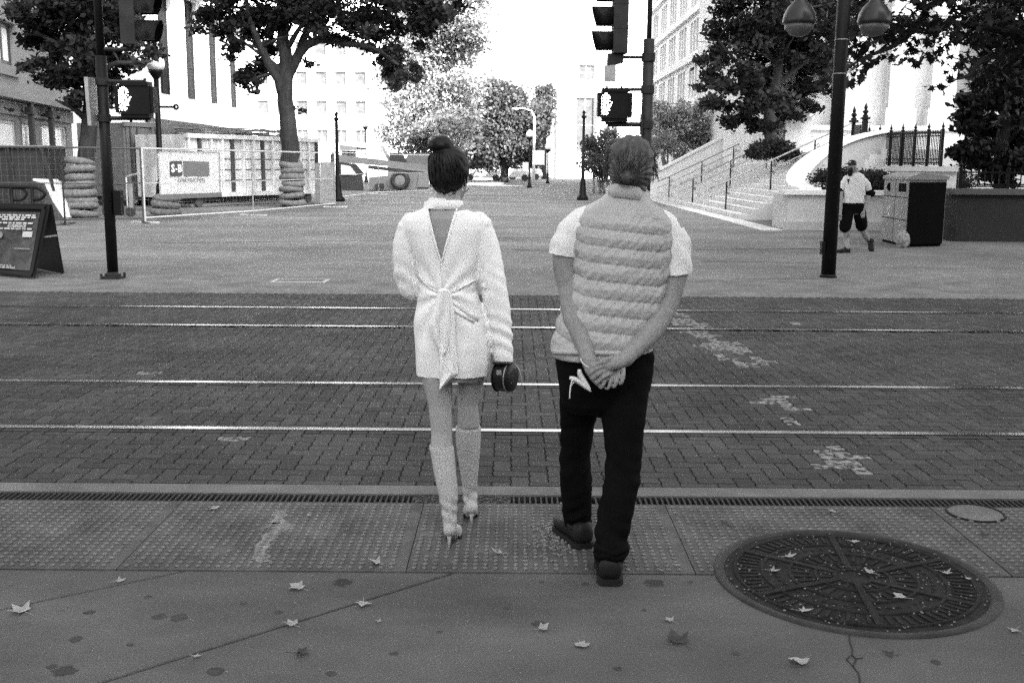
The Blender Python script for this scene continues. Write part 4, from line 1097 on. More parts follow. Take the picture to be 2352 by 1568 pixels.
for py, x1 in ((188, 330), (272, 345)):
    a = D(240, py, Y); b_ = D(x1, py, Y); tube(bm, [a, b_], .028, 8)
    cyl(bm, (c.x - .1, Y, a.z - .05), (c.x - .1, Y, a.z + .05), .02, n=8); cyl(bm, (c.x + .12, Y, a.z - .05), (c.x + .12, Y, a.z + .05), .02, n=8)
    cyl(bm, (bs.x, Y, a.z - .05), (bs.x, Y, a.z + .05), .092, n=14)
obj('bracket_arm', bm, HOUSE_G, t, world=True, kind='stuff')
z = D(320, 104, Y).z; vehicle_head(t, D(302, 60, Y).x, Y, z, 1, 3, .2)
bm = NB(); a = D(240, 118, Y); tube(bm, [(bs.x, Y, z - .06), (D(302, 60, Y).x, Y, z - .06), (D(302, 60, Y).x, Y, z + .01)], .026, 8); obj('bracket_arm', bm, HOUSE_G, t, world=True)
bm = NB(); a = D(212, 180, Y); b_ = D(220, 290, Y); bar(bm, (a.x, Y - .02, a.z), (a.x + .015, Y - .02, b_.z), .05, .42, up=(0, 1, 0)); obj('sign_plate', bm, ALU, t, world=True)
bm = NB(); a = D(268, 440, Y); b_ = D(272, 492, Y); cbox(bm, (a.x + .02, Y, (a.z + b_.z) / 2), .1, .13, .35); obj('push_button_box', bm, HOUSE, t, world=True)
# --- right signal behind the man
Y = 16.6; bs = Vector((2.055, Y, 0))
t = thing('traffic_signal', "hazy grey traffic signal pole rising behind the man's head with hoods to the left", 'traffic signal', bs)
zk = D(1488, 90, Y).z
bm = NB(); cyl(bm, bs, (bs.x, Y, zk), .088, .085, 16); cyl(bm, (bs.x, Y, zk), (bs.x, Y, 5.6), .038, .036, 12); obj('pole', bm, HOUSE_G, t, world=True, smooth=True)
bm = NB(); lathe(bm, bs, [(.19, 0), (.19, .05), (.12, .1), (.1, .3)], 12); obj('base_plate', bm, HOUSE_G, t, world=True)
c = D(1411, 242, Y); ped_signal(t, c.x, Y - .02, c.z, .53, .5)
for py, x1, r in ((132, 1432, .024), (206, 1405, .026), (286, 1395, .036)):
    bm = NB(); a = D(1482, py, Y); b_ = D(x1, py, Y); tube(bm, [(bs.x, Y, a.z), b_], r, 8); cyl(bm, (bs.x, Y, a.z - .06), (bs.x, Y, a.z + .06), .105, n=14); obj('bracket_arm', bm, HOUSE_G, t, world=True)
bm = NB()
for dx in (-.12, .1): cyl(bm, (c.x + dx, Y, c.z - .29), (c.x + dx, Y, c.z + .29), .018, n=8)
obj('bracket_stubs', bm, HOUSE_G, t, world=True, kind='stuff')
hx = D(1424, 60, Y).x; z = D(1424, 124, Y).z; vehicle_head(t, hx, Y, z, -1, 3, .22, .36)
bm = NB(); a = D(1396, 124, Y); b_ = D(1432, 124, Y); e = D(1430, 145, Y); f_ = D(1394, 153, Y); P = [(p.x, Y - .1, p.z) for p in (a, b_, e, f_)]; P2 = [(p.x, Y + .1, p.z) for p in (a, b_, e, f_)]
verts_faces(bm, P + P2, BOXF); obj('terminal_box', bm, HOUSE_G, t, world=True)
bm = NB(); a = D(1388, 151, Y); b_ = D(1413, 188, Y); cbox(bm, ((a.x + b_.x) / 2, Y - .05, (a.z + b_.z) / 2), b_.x - a.x, .1, a.z - b_.z); obj('sensor_box', bm, ALU, t, world=True)
bm = NB(); a = D(1477, 262, Y); b_ = D(1477, 310, Y); bar(bm, (a.x - .02, Y, a.z), (a.x - .02, Y, b_.z), .03, .2, up=(0, 1, 0)); obj('sign_plate', bm, HOUSE_G, t, world=True)

# --- tall lamp post at right with two hanging lamps
bs = G(1902, 637); Y = bs.y
t = thing('lamp_post', 'tall black lamp post at right with two hanging bell lamps', 'lamp post', bs)
bm = NB(); cyl(bm, bs, (bs.x, Y, 6.2), .108, .088, 18); obj('pole', bm, BLACKP, t, world=True, smooth=True)
bm = NB(); lathe(bm, bs, [(.125, -.01), (.125, .03), (.11, .05)], 18); obj('base_collar', bm, BLACKP, t, world=True)
bm = NB(); cbox(bm, bs + Vector((-.115, -.02, .45)), .05, .12, .2); obj('hand_hole_cover', bm, BLACKP, t, world=True)
for zz in (D(1915, 170, Y).z, D(1912, 92, Y).z):
    bm = NB(); torus(bm, (bs.x, Y, zz), .098, .008, 20, 6); obj('band', bm, GALV, t, world=True, smooth=True)
LAMPG = M('lamp_glass', .09, .4, .1, 5, spec=.4); LAMPC = M('lamp_hood', .03, .3, .1, 5, spec=.2)
for lx in (1836, 2008):
    c = D(lx, 52, Y); bm = NB(); a = Vector((bs.x, Y, 4.9)); tube(bm, smooth_path([a, (bs.x + (c.x - bs.x) * .4, Y, 5.25), (c.x, Y, 5.1), (c.x, Y, c.z + .42)], 4), .025, 8); obj('arm', bm, BLACKP, t, world=True, smooth=True)
    bm = NB(); lathe(bm, c, [(.235, -.02), (.24, .02), (.225, .12), (.17, .22), (.09, .3), (.06, .42), (.03, .44)], 24); lm = obj('lamp_hood', bm, LAMPC, t, world=True, smooth=True)
    bm = NB(); lathe(bm, c, [(.215, -.021), (.2, -.09), (.13, -.17), (.05, -.2), (.01, -.205)], 24); obj('lamp_glass', bm, LAMPG, lm, world=True, smooth=True)

# --- thin post and the distant lamps
def globe_lamp(lab, px_, py_top, Y, hgt, rg, banner=None, name='globe_lamp', head=True, r=.05):
    b_ = D(px_, 400, Y); b_.z = 0
    t = thing(name, lab, 'street lamp' if head else 'post', b_, None)
    bm = NB(); lathe(bm, b_, [(r * 3.4, 0), (r * 3.4, .12), (r * 2.2, .25), (r * 1.7, .8), (r * 1.2, 1.0), (r, 1.05), (r * .8, hgt)], 12); obj('pole', bm, BLACKP, t, world=True, smooth=True)
    if head:
        bm = NB(); lathe(bm, b_ + Vector((0, 0, hgt)), [(r * .8, 0), (rg * .75, .22), (rg * .8, .3)], 12); obj('lamp_neck', bm, BLACKP, t, world=True, smooth=True)
        bm = NB(); lathe(bm, b_ + Vector((0, 0, hgt + .3)), [(rg * .8, .0), (rg, rg * .5), (rg * .95, rg * 1.1), (rg * .5, rg * 1.75), (.03, rg * 2.0)], 16); obj('globe', bm, M('opal_globe', .8, .3, .05, 3), t, world=True, smooth=True)
    else:
        bm = NB(); lathe(bm, b_ + Vector((0, 0, hgt)), [(.05, 0), (.12, .06), (.12, .12), (.05, .18), (.09, .3), (.02, .4)], 10); obj('finial', bm, BLACKP, t, world=True, smooth=True)
    return t, b_
globe_lamp('thin dark post standing in the plaza just left of the man', 1339, 262, 50, 3.75, 0, head=False, name='plaza_post', r=.08)
t, b_ = globe_lamp('globe lamp with two banner plates at the end of the street', 1216, 310, 75, 3.2, .26)
bm = NB(); cbox(bm, b_ + Vector((.62, 0, 2.1)), .85, .05, 1.0); obj('banner', bm, STUCCO_W, t, world=True); bm = NB(); cbox(bm, b_ + Vector((-.28, 0, 1.5)), .4, .05, .55); obj('banner', bm, STUCCO_W, t, world=True)
globe_lamp('faint globe lamp farthest along the street, beside the pale tower', 1258, 350, 92, 2.6, .28)
globe_lamp('pale globe lamp in front of the office block', 841, 290, 90, 4.3, .3)
t, b_ = globe_lamp('globe lamp left of the skip, behind the left signal', 369, 170, 36, 4.35, .3, r=.1)
bm = NB(); a = b_ + Vector((0, 0, 3.45)); bar(bm, a + Vector((-.6, 0, 0)), a + Vector((.6, 0, 0)), .06)
for s in (-1, 1): torus(bm, a + Vector((s * .62, 0, 0)), .07, .03, 12, 6, (0, 1, 0))
obj('cross_arm', bm, BLACKP, t, world=True, kind='stuff')
globe_lamp('dark site post beside the digger', 775, 285, 46, 3.4, 0, head=False, name='site_post', r=.09)
b_ = D(1226, 400, 84); b_.z = 0; t = thing('street_light', 'tall pale street light with a curved arm over the street end', 'street lamp', b_)
bm = NB(); tube(bm, [b_, b_ + Vector((0, 0, 3.5)), b_ + Vector((0, 0, 5.3)), b_ + Vector((-.25, 0, 5.75)), b_ + Vector((-.9, 0, 5.95)), b_ + Vector((-1.3, 0, 5.9))], [.12, .1, .08, .06, .05, .05], 10); obj('pole', bm, STUCCO_W, t, world=True, smooth=True)
bm = NB(); ball(bm, b_ + Vector((-1.5, 0, 5.88)), .3, .16, .09); obj('lamp_head', bm, STUCCO_W, t, world=True, smooth=True)

# --- straw wattles round the trunks
STRAW = M('straw_netting', .17, .95, .3, 9, .35, 60, 1.0, 45)
def wattles(lab, px_list, Y, seed, rr_=.17, flat=.85):
    q = random.Random(seed); b_ = None
    pts = [(D(x, y, Y), w) for x, y, w in px_list]
    t = thing('straw_wattle', lab, 'straw wattle', (pts[-1][0].x, Y, 0), 'coiled straw wattles')
    for c, w in pts:
        bm = NB(); r = rr_ * q.uniform(.92, 1.1); R_ = w * PXM(Y) / 2 - r; ax = Vector((q.uniform(-.12, .12), q.uniform(-.1, .1), 1))
        torus(bm, (c.x + q.uniform(-.03, .03), Y, max(c.z, r * flat)), R_, r, 30, 12, ax, flat, .07, q)
        obj('coil', bm, STRAW, t, world=True, smooth=True)
    return t
wattles('tall stack of eight straw wattle coils round the far left tree', [(184, 370, 66), (184, 389, 68), (186, 407, 66), (184, 424, 70), (183, 443, 78), (186, 459, 70), (188, 473, 74), (184, 490, 80)], 31.0, 1, .135)
wattles('tall stack of straw wattle coils round the forked tree', [(671, 379, 54), (671, 393, 54), (670, 407, 58), (672, 421, 54), (670, 435, 58), (672, 449, 58), (672, 464, 64)], 39.9, 2, .14)
wattles('low stack of three straw wattle coils left of the skip', [(383, 455, 62), (382, 470, 66), (382, 486, 72)], 32.5, 3, .14)

# --- fence panels of the building site
WIRE = M('fence_wire', .12, .6, .1, 5)
def mesh_panel(t, a, b_, z0, z1, tubeM, step=.16, w=.0038, mid=True):
    a = Vector((a[0], a[1], 0)); b_ = Vector((b_[0], b_[1], 0)); L_ = (b_ - a).length; d = (b_ - a) / L_; up = Vector((0, 0, 1))
    bm = NB(); tube(bm, [a + up * z1, b_ + up * z1], .024, 8); obj('top_rail', bm, tubeM, t, world=True)
    bm = NB(); tube(bm, [a + up * z0, b_ + up * z0], .024, 8); obj('bottom_rail', bm, tubeM, t, world=True)
    if mid: bm = NB(); tube(bm, [a + up * (z0 + z1) / 2, b_ + up * (z0 + z1) / 2], .014, 6); obj('middle_rail', bm, tubeM, t, world=True)
    for p in (a, b_): bm = NB(); tube(bm, [p + up * .02, p + up * (z1 + .02)], .024, 8); obj('post', bm, tubeM, t, world=True)
    bm = NB(); n = int(L_ / step)
    for i in range(1, n): p = a + d * (L_ * i / n); bar(bm, p + up * z0, p + up * z1, w)
    for k in range(1, int((z1 - z0) / step)): bar(bm, a + up * (z0 + k * step), b_ + up * (z0 + k * step), w)
    obj('wire_mesh', bm, WIRE, t, world=True, kind='stuff')
    for p in (a, b_):
        bm = NB(); nn = Vector((-d.y, d.x, 0)); bar(bm, p - nn * .45 + up * .02, p + nn * .45 + up * .02, .1, .04); obj('foot', bm, tubeM, t, world=True)
PANW = M('pale_tube', .6, .4, .1, 8, metal=.3); PAND = M('dark_tube', .06, .5, .1, 8)
fp = [G(-140, 512), G(150, 516), G(330, 512)]; 
fl = [(fp[0], fp[1], 'dark wire fence panel at the far left behind the sandwich board', PAND), (fp[1], fp[2], 'dark wire fence panel behind the left signal pole', PAND)]
br_ = [G(334, 512), G(582, 495), G(770, 476)]
fl += [(br_[0], br_[1], 'pale wire fence panel carrying the builder banner', PANW), (br_[1], br_[2], 'pale wire fence panel in front of the skip and forked tree', PANW)]
bk = [G(765, 462), G(870, 447), G(990, 443)]
fl += [(br_[2], (br_[2].x - 1.5, br_[2].y + 8), 'wire fence panel turned end on beside the dark site post', PANW), (bk[0], bk[1], 'pale wire fence panel in front of the digger cab', PANW), (bk[1], bk[2], 'farthest wire fence panel in front of the digger wheel', PANW)]
for a, b_, lab, m in fl:
    t = thing('fence_panel', lab, 'fence panel', (a[0], a[1], 0), 'wire fence panels round the building site'); mesh_panel(t, a, b_, .14, 2.0 if a[1] < 45 else 2.1, m)
# banner
A_, B_ = br_[0], br_[1]; dirv = (B_ - A_); dirv.z = 0; Lb = dirv.length; dirv.normalize(); nv = Vector((dirv.y, -dirv.x, 0))
u0 = .60; 
def on_line(px_, py_):          # point of the fence line under a pixel column
    lo, hi = 0.0, Lb
    for _ in range(40):
        mid = (lo + hi) / 2; p = A_ + dirv * mid; d_ = p - EYE; xx = 1176 + FOC * d_.dot(_R) / d_.dot(_fw)
        lo, hi = (mid, hi) if xx < px_ else (lo, mid)
    return lo
ua, ub = on_line(366, 0), on_line(508, 0)
Mb = Matrix.Identity(4); Mb.col[0] = (*dirv, 0); Mb.col[1] = (0, 0, 1, 0); Mb.col[2] = (*nv, 0)
def bm_at(u, z, o=.04): m_ = Mb.copy(); m_.translation = A_ + dirv * u + Vector((0, 0, z)) + nv * o; return m_
t = thing('banner', 'white builder banner with a dark initials box hung on the fence', 'banner', A_ + dirv * (ua + ub) / 2)
rl0 = root_loc(t)
NU, NVV = 24, 14; V = []; F_ = []
for j in range(NVV + 1):
    for i in range(NU + 1):
        u = ua + (ub - ua) * i / NU; z = .62 + 1.33 * j / NVV; V.append(A_ + dirv * u + Vector((0, 0, z)) + nv * (.035 + .012 * math.sin(i * .9 + j * .4) * (1 - j / NVV * .6)))
for j in range(NVV):
    for i in range(NU): a = j * (NU + 1) + i; F_.append((a, a + 1, a + NU + 2, a + NU + 1))
bm = NB(); verts_faces(bm, V, F_); bmesh.ops.solidify(bm, geom=bm.faces[:], thickness=.004); obj('cloth', bm, M('banner_cloth', .85, .8, .06, 3), t, world=True, smooth=True)
INK = M('banner_ink', .06, .8, .15, 8); INK2 = M('banner_ink_faded', .13, .8, .25, 14)
wB = ub - ua
def plate(name, poly, m, o):
    bm = NB(); P = [A_ + dirv * (ua + x * wB) + Vector((0, 0, .62 + 1.33 * y)) + nv * o for x, y in poly]; n = len(P); P2 = [p + nv * .003 for p in P]
    verts_faces(bm, P + P2, [tuple(range(n)), tuple(reversed(range(n, 2 * n)))] + [(i, (i + 1) % n, n + (i + 1) % n, n + i) for i in range(n)]); bmesh.ops.recalc_face_normals(bm, faces=bm.faces[:]); return obj(name, bm, m, t, world=True)
plate('logo_box', [(.17, .47), (.33, .47), (.36, .50), (.36, .79), (.21, .79), (.17, .76)], INK, .056)
plate('name_box', [(.385, .47), (.80, .47), (.80, .78), (.385, .79)], INK2, .056)
plate('bottom_band', [(0, 0), (1, 0), (1, .10), (0, .10)], INK2, .056)
for body, u, z, s, mm_, bold in (('S', .215, .63, .30, WHITE, .012), ('-', .268, .63, .2, WHITE, .01), ('B', .32, .63, .30, WHITE, .012), ('CONSTRUCTION', .5, .385, .15, INK2, 0)):
    mt_ = bm_at(ua + u * wB, .62 + 1.33 * z, .064); mt_.translation -= rl0
    text_mesh(body, s, mm_, t, mt_, ext=.002, bold=bold)
# --- the skip (roll-off container), lumber in it, and the grey box behind
SKIP = M('skip_paint', .68, .8, .2, 1.2, .15, 20, streak=((3, 3, .5), .25)); SKIPD = M('skip_rust', .06, .8, .3, 2)
pA, pB = D(428, 400, 38.5), D(728, 400, 45.5); pA.z = pB.z = 0
fr = Frame2(pA, pB - pA, Vector((pB - pA).cross(Vector((0, 0, 1))))); Ls = (pB - pA).length
t = thing('skip', 'long ribbed pale waste container behind the wire fence', 'skip', pA)
bm = NB(); fr.slab(bm, 0, Ls, .35, 2.62, -2.4, 0); sk = obj('container_body', bm, SKIP, t, world=True)
for k in range(14):
    u = .08 + (Ls - .16) * k / 13; bm = NB(); fr.slab(bm, u - .05, u + .05, .5, 2.5, .001, .13); obj('rib', bm, SKIPD if k % 3 == 1 else SKIP, t, world=True)
for z in (.36, 2.5): bm = NB(); fr.slab(bm, -.04, Ls + .04, z, z + .16, .002, .17); obj('side_rail', bm, SKIP, t, world=True)
bm = NB(); 
for z in (.95, 1.35, 1.75, 2.1): fr.slab(bm, .1, Ls - .1, z, z + .03, .003, .03)
obj('panel_seams', bm, SKIPD, t, world=True, kind='stuff')
for z in (.02, .2): bm = NB(); fr.slab(bm, .3, Ls - .3, z, z + .1, -1.6, -.1); obj('skid_rail', bm, GALV if z < .1 else SKIPD, t, world=True)
for u in (.6, Ls - .6):
    bm = NB(); cyl(bm, fr.p(u, .18, .02), fr.p(u, .18, -.25), .18, n=16); obj('roller', bm, SKIPD, t, world=True)
t = thing('timber_load', 'loose boards and scrap lying on top of the waste container', 'debris', fr.p(Ls / 2, 2.62, -1))
q = random.Random(6); bm = NB()
for _ in range(46):
    u = q.uniform(.1, Ls - 1.8); L_ = q.uniform(.8, 3); z = 2.68 + q.uniform(0, .22); dd = q.uniform(-2.2, -.1); bar(bm, fr.p(u, z, dd), fr.p(min(u + L_, Ls), z + q.uniform(-.06, .12), dd + q.uniform(-.4, .4)), q.uniform(.06, .25), .03)
obj('boards', bm, STRAW, t, world=True, kind='stuff')
t = thing('container', 'tall grey site container left of the skip', 'container', D(355, 470, 40.5))
pA2, pB2 = D(288, 400, 39.5), D(452, 400, 43); pA2.z = pB2.z = 0
fr2 = Frame2(pA2, pB2 - pA2, Vector((pB2 - pA2).cross(Vector((0, 0, 1))))); L2 = (pB2 - pA2).length
CG = M('container_grey', .16, .8, .15, 1.5, .15, 20); bm = NB(); fr2.slab(bm, 0, L2, .35, 3.05, -2.3, 0); obj('container_body', bm, CG, t, world=True)
for u0_, u1_ in ((.1, 1.25), (1.4, 2.65)):
    bm = NB(); fr2.slab(bm, u0_, u1_, .5, 2.9, .002, .05); dr = obj('door', bm, CG, t, world=True)
    bm = NB(); 
    for a_ in (.15, .5): fr2.slab(bm, u0_ + a_, u0_ + a_ + .05, .5, 2.9, .051, .09)
    obj('locking_bar', bm, SKIPD, dr, world=True, kind='stuff')
bm = NB(); fr2.slab(bm, -.05, L2 + .05, 2.92, 3.08, .0025, .1); fr2.slab(bm, -.05, L2 + .05, .2, .36, .0025, .1); obj('frame_rail', bm, CG, t, world=True)
bm = NB(); fr2.slab(bm, .2, .5, 0, .34, -2, -.2); fr2.slab(bm, 2.6, 2.9, 0, .34, -2, -.2); obj('skid', bm, SKIPD, t, world=True)
# --- white plastic barrier, dark plant machine, bike rack, handcart
t = thing('plastic_barrier', 'white moulded barrier behind the fence at the left edge', 'barrier', G(125, 500))
b_ = G(125, 502); bm = NB(); P = [(-.95, 0), (.55, 0), (.5, .25), (.2, .95), (.1, 1.12), (-.5, 1.15), (-.7, .6)]
V = [(b_.x + x, b_.y - .25, z) for x, z in P] + [(b_.x + x, b_.y + .35, z) for x, z in P]; n = len(P)
verts_faces(bm, V, [tuple(range(n)), tuple(reversed(range(n, 2 * n)))] + [(i, n + i, n + (i + 1) % n, (i + 1) % n) for i in range(n)]); bmesh.ops.bevel(bm, geom=bm.edges[:], offset=.05, segments=2, affect='EDGES')
bmesh.ops.recalc_face_normals(bm, faces=bm.faces[:]); obj('shell', bm, STUCCO_W, t, world=True)
for x, z in ((-.05, .75), (-.45, .35)): bm = NB(); cyl(bm, (b_.x + x, b_.y - .27, z), (b_.x + x, b_.y - .2, z), .05, n=10); obj('hole', bm, METAL_D, t, world=True)
t = thing('site_machine', 'dark open topped plant machine behind the fence at the left edge', 'machine', G(30, 500)); b_ = G(40, 503); x0 = b_.x
bm = NB(); box(bm, x0 - 2.2, x0 + .75, b_.y + .2, b_.y + 1.8, .35, 2.0); obj('body', bm, METAL_D, t, world=True)
bm = NB(); box(bm, x0 - 2.3, x0 + .85, b_.y + .1, b_.y + 1.9, 2.001, 2.08); obj('lid', bm, GALV, t, world=True)
bm = NB(); bar(bm, (x0 + .75, b_.y + .15, 2.0), (x0 + 1.05, b_.y + .15, .8), .08); bar(bm, (x0 - .2, b_.y + .15, 2.0), (x0 + .0, b_.y + .15, .5), .06); obj('brace', bm, METAL_D, t, world=True, kind='stuff')
bm = NB(); P = [(.3, 0), (1.3, 0), (1.0, .5), (.8, 1.0), (.3, 1.15)]; V = [(x0 + x, b_.y - .6, z) for x, z in P] + [(x0 + x, b_.y + .1, z) for x, z in P]; n = 5
verts_faces(bm, V, [tuple(range(n)), tuple(reversed(range(n, 2 * n)))] + [(i, n + i, n + (i + 1) % n, (i + 1) % n) for i in range(n)]); bmesh.ops.recalc_face_normals(bm, faces=bm.faces[:]); obj('engine_cover', bm, METAL_D, t, world=True)
t = thing('bike_rack', 'black looped bicycle rack behind the sandwich board', 'bike rack', G(60, 580)); b_ = G(60, 585); y = b_.y; s = PXM(y)
bm = NB(); z_ = lambda py: D(60, py, y).z; x_ = lambda px_: D(px_, 500, y).x
tube(bm, smooth_path([(x_(-60), y, z_(430)), (x_(70), y, z_(430)), (x_(95), y, z_(434)), (x_(107), y, z_(445)), (x_(95), y, z_(457)), (x_(78), y, z_(458))], 4), .03, 8); obj('top_loop', bm, BLACKP, t, world=True, smooth=True)
tube_x = (30, 78)
for px_ in tube_x: bm = NB(); tube(bm, [(x_(px_), y, 0), (x_(px_), y, z_(430))], .03, 8); obj('leg', bm, BLACKP, t, world=True, smooth=True)
bm = NB(); tube(bm, smooth_path([(x_(30), y + .02, z_(432)), (x_(55), y + .02, z_(434)), (x_(64), y + .02, z_(446)), (x_(52), y + .02, z_(459)), (x_(32), y + .02, z_(460))], 4), .024, 8); obj('hoop', bm, BLACKP, t, world=True, smooth=True)
b_ = G(245, 497); y = b_.y + 1; t = thing('site_barrier', 'low dark frame barrier behind the left signal pole', 'barrier', b_)
bm = NB(); P0, P1 = D(234, 424, y), D(306, 424, y); tube(bm, [(P0.x, y, 0), (P0.x, y, P0.z), (P1.x, y, P0.z), (P1.x, y, 0)], .03, 6); obj('hoop', bm, PAND, t, world=True)
bm = NB(); box(bm, P0.x, P1.x, y - .05, y + .05, .45, .6); obj('board', bm, PAND, t, world=True)
t = thing('hand_trolley', 'pale upright hand trolley beside the left signal pole', 'trolley', (b_.x + .6, b_.y, 0)); xx = b_.x + .65; y = b_.y
bm = NB(); 
tube(bm, smooth_path([(xx, y, .3), (xx, y, 1.0), (xx + .05, y, 1.2), (xx + .5, y - .2, 1.3)], 4), .025, 8); obj('handle', bm, PANW, t, world=True)
bm = NB(); bar(bm, (xx + .12, y, .15), (xx + .12, y, 1.0), .12, .05); obj('back_plate', bm, ALU, t, world=True)
bm = NB(); cyl(bm, (xx + .15, y - .25, .14), (xx + .15, y - .17, .14), .14, n=14); obj('wheel', bm, METAL_D, t, world=True)

# --- telehandler and digger behind
t = thing('telehandler', 'pale site machine with a long sloping boom and one big tyre, left of the woman', 'machine', D(900, 440, 63.5)); Y = 64.0
MACH = M('machine_paint', .2, .6, .15, 1.2, .1, 20); q = random.Random(2)
P = lambda x, y, d=0: D(x, y, Y + d)
def slabpx(name, poly, d0, d1, m, par):
    bm = NB(); n = len(poly); V = [P(x, y, d0) for x, y in poly] + [P(x, y, d1) for x, y in poly]
    verts_faces(bm, V, [tuple(range(n)), tuple(reversed(range(n, 2 * n)))] + [(i, (i + 1) % n, n + (i + 1) % n, n + i) for i in range(n)]); bmesh.ops.recalc_face_normals(bm, faces=bm.faces[:]); return obj(name, bm, m, par, world=True)
slabpx('chassis', [(848, 436), (985, 436), (985, 404), (952, 396), (900, 402), (848, 408)], -.2, 1.8, MACH, t)
slabpx('boom', [(845, 388), (980, 402), (980, 396), (845, 379)], -.1, .3, METAL_D, t)
slabpx('boom_cover', [(775, 372), (985, 391), (985, 380), (900, 370), (775, 355)], .31, .7, MACH, t)
slabpx('cab', [(778, 437), (836, 437), (832, 404), (838, 400), (820, 378), (778, 372)], .1, 1.4, METAL_D, t)
slabpx('cab_window', [(783, 402), (820, 402), (805, 382), (783, 378)], .02, .09, STUCCO_W, t)
slabpx('counterweight', [(958, 430), (985, 430), (985, 398), (962, 398)], -.32, -.21, MACH, t)
for px_ in (919,):
    c = P(px_, 414, -.5); bm = NB(); torus(bm, c, .42, .17, 28, 10, (0, 1, 0), 1.1); wh = obj('tyre', bm, METAL_D, t, world=True, smooth=True)
    bm = NB(); lathe(bm, c + Vector((0, -.1, 0)), [(.36, 0), (.3, .03), (.12, .05), (.01, .05)], 20, (0, -1, 0)); obj('rim', bm, MACH, wh, world=True)
slabpx('step', [(862, 432), (882, 432), (882, 422), (862, 422)], -.5, -.25, METAL_D, t)
t = thing('digger', 'small digger with raised arm behind the telehandler', 'machine', D(930, 420, 75)); Y = 75.0
slabpx('cab', [(895, 350), (925, 352), (935, 372), (895, 372)], 0, 1.5, METAL_D, t)
slabpx('body', [(890, 376), (985, 380), (985, 352), (940, 352), (925, 372), (890, 370)], .1, 1.6, M('machine_dark', .12, .7, .2, 2), t)
slabpx('arm', [(873, 335), (880, 333), (900, 368), (893, 374)], .2, .6, MACH, t)
slabpx('roof_bar', [(898, 331), (916, 332), (916, 335), (898, 334)], .2, .5, METAL_D, t)
slabpx('bucket_link', [(881, 345), (920, 356), (920, 359), (881, 348)], .25, .5, METAL_D, t)
slabpx('undercarriage', [(890, 420), (985, 420), (985, 382), (890, 378)], .1, 1.5, MACH, t)
t = thing('site_shed', 'small shed with a flat overhanging roof behind the fence, right of the skip', 'shed', D(800, 420, 80)); Y = 80.0
slabpx('roof', [(780, 332), (842, 340), (842, 345), (780, 346)], -1, 3, SKIPD, t); slabpx('wall', [(784, 405), (818, 405), (818, 346), (784, 346)], .1, 2.5, M('shed_wall', .4, .8), t)
slabpx('post', [(798, 362), (803, 362), (803, 346), (798, 346)], -.5, -.3, SKIPD, t)
t = thing('stacked_mesh_screen', 'dense wire cage between the skip and the dark site post', 'cage', D(745, 470, 41)); Y = 41.0
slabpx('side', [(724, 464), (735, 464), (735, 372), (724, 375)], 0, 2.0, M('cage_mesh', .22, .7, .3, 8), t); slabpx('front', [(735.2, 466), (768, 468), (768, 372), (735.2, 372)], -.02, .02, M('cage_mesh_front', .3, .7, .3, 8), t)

# --- sandwich board
t = thing('sandwich_board', 'black A frame sandwich board with printed poster at the left edge', 'sign', G(40, 635))
fl_, fr_ = G(-25, 632), G(82, 642); bl_, br2 = G(40, 618), G(140, 632)
top_l, top_r = D(-18, 470, 15.45), D(112, 470, 15.3)
zt = top_r.z
def face_frame(name, p0, p1, q0, q1, m, par, th=.03, inset=0.0):
    p0, p1, q0, q1 = (Vector(v) for v in (p0, p1, q0, q1)); nn = (p1 - p0).cross(q0 - p0).normalized()
    bm = NB(); V = [p0, p1, q1, q0]; V = V + [v + nn * th for v in V]; verts_faces(bm, V, BOXF); bmesh.ops.recalc_face_normals(bm, faces=bm.faces[:]); return obj(name, bm, m, par, world=True)
P0, P1 = Vector((fl_.x, fl_.y, .03)), Vector((fr_.x, fr_.y, .03)); Q0, Q1 = Vector((top_l.x - .15, top_l.y, zt)), Vector((top_r.x - .02, top_r.y + .1, zt))
face_frame('front_panel', P0, P1, Q0, Q1, HOUSE, t)
P2, P3 = Vector((bl_.x, bl_.y + .35, .03)), Vector((br2.x, br2.y + .12, .03))
face_frame('back_panel', P2, P3, Q0 + Vector((0, .06, 0)), Q1 + Vector((0, .06, 0)), HOUSE, t)
ex_, ey_ = (P1 - P0), (Q0 + Q1 - P0 - P1) / 2; nn = ex_.cross(ey_).normalized()
if nn.y > 0: nn = -nn
def on_board(u, v, o=.035):
    a = P0.lerp(P1, u); b__ = Q0.lerp(Q1, u); return a.lerp(b__, v) + nn * o
def quad_on(name, u0_, u1_, v0, v1, m, o=.036, poly=None, kind=None):
    bm = NB(); pts_ = poly or [(u0_, v0), (u1_, v0), (u1_, v1), (u0_, v1)]; n = len(pts_); V = [on_board(u, v, o) for u, v in pts_] + [on_board(u, v, o + .003) for u, v in pts_]
    verts_faces(bm, V, [tuple(range(n)), tuple(reversed(range(n, 2 * n)))] + [(i, (i + 1) % n, n + (i + 1) % n, n + i) for i in range(n)]); bmesh.ops.recalc_face_normals(bm, faces=bm.faces[:]); return obj(name, bm, m, t, world=True)
face_frame('poster', on_board(.12, .08, .031), on_board(.9, .08, .031), on_board(.12, .88, .031), on_board(.9, .88, .031), M('poster_print', .05, .7, .6, 5, .3, 40), t, .004)
for a, b__, c_, d_ in ((.04, .96, .92, .98), (.04, .96, .0, .05), (.03, .1, .05, .92), (.92, .98, .05, .92)): quad_on('frame_bar', a, b__, c_, d_, HOUSE, .04)
PR = M('poster_white', .42, .8, .25, 30); rq = random.Random(3); nb = on_board(.5, .5) ; 
rowsV = [(.835, .18, .86), (.805, .18, .86), (.775, .33, .68), (.725, .19, .83), (.645, .16, .82), (.13, .26, .56), (.11, .22, .6), (.095, .18, .62)]
bm = NB()
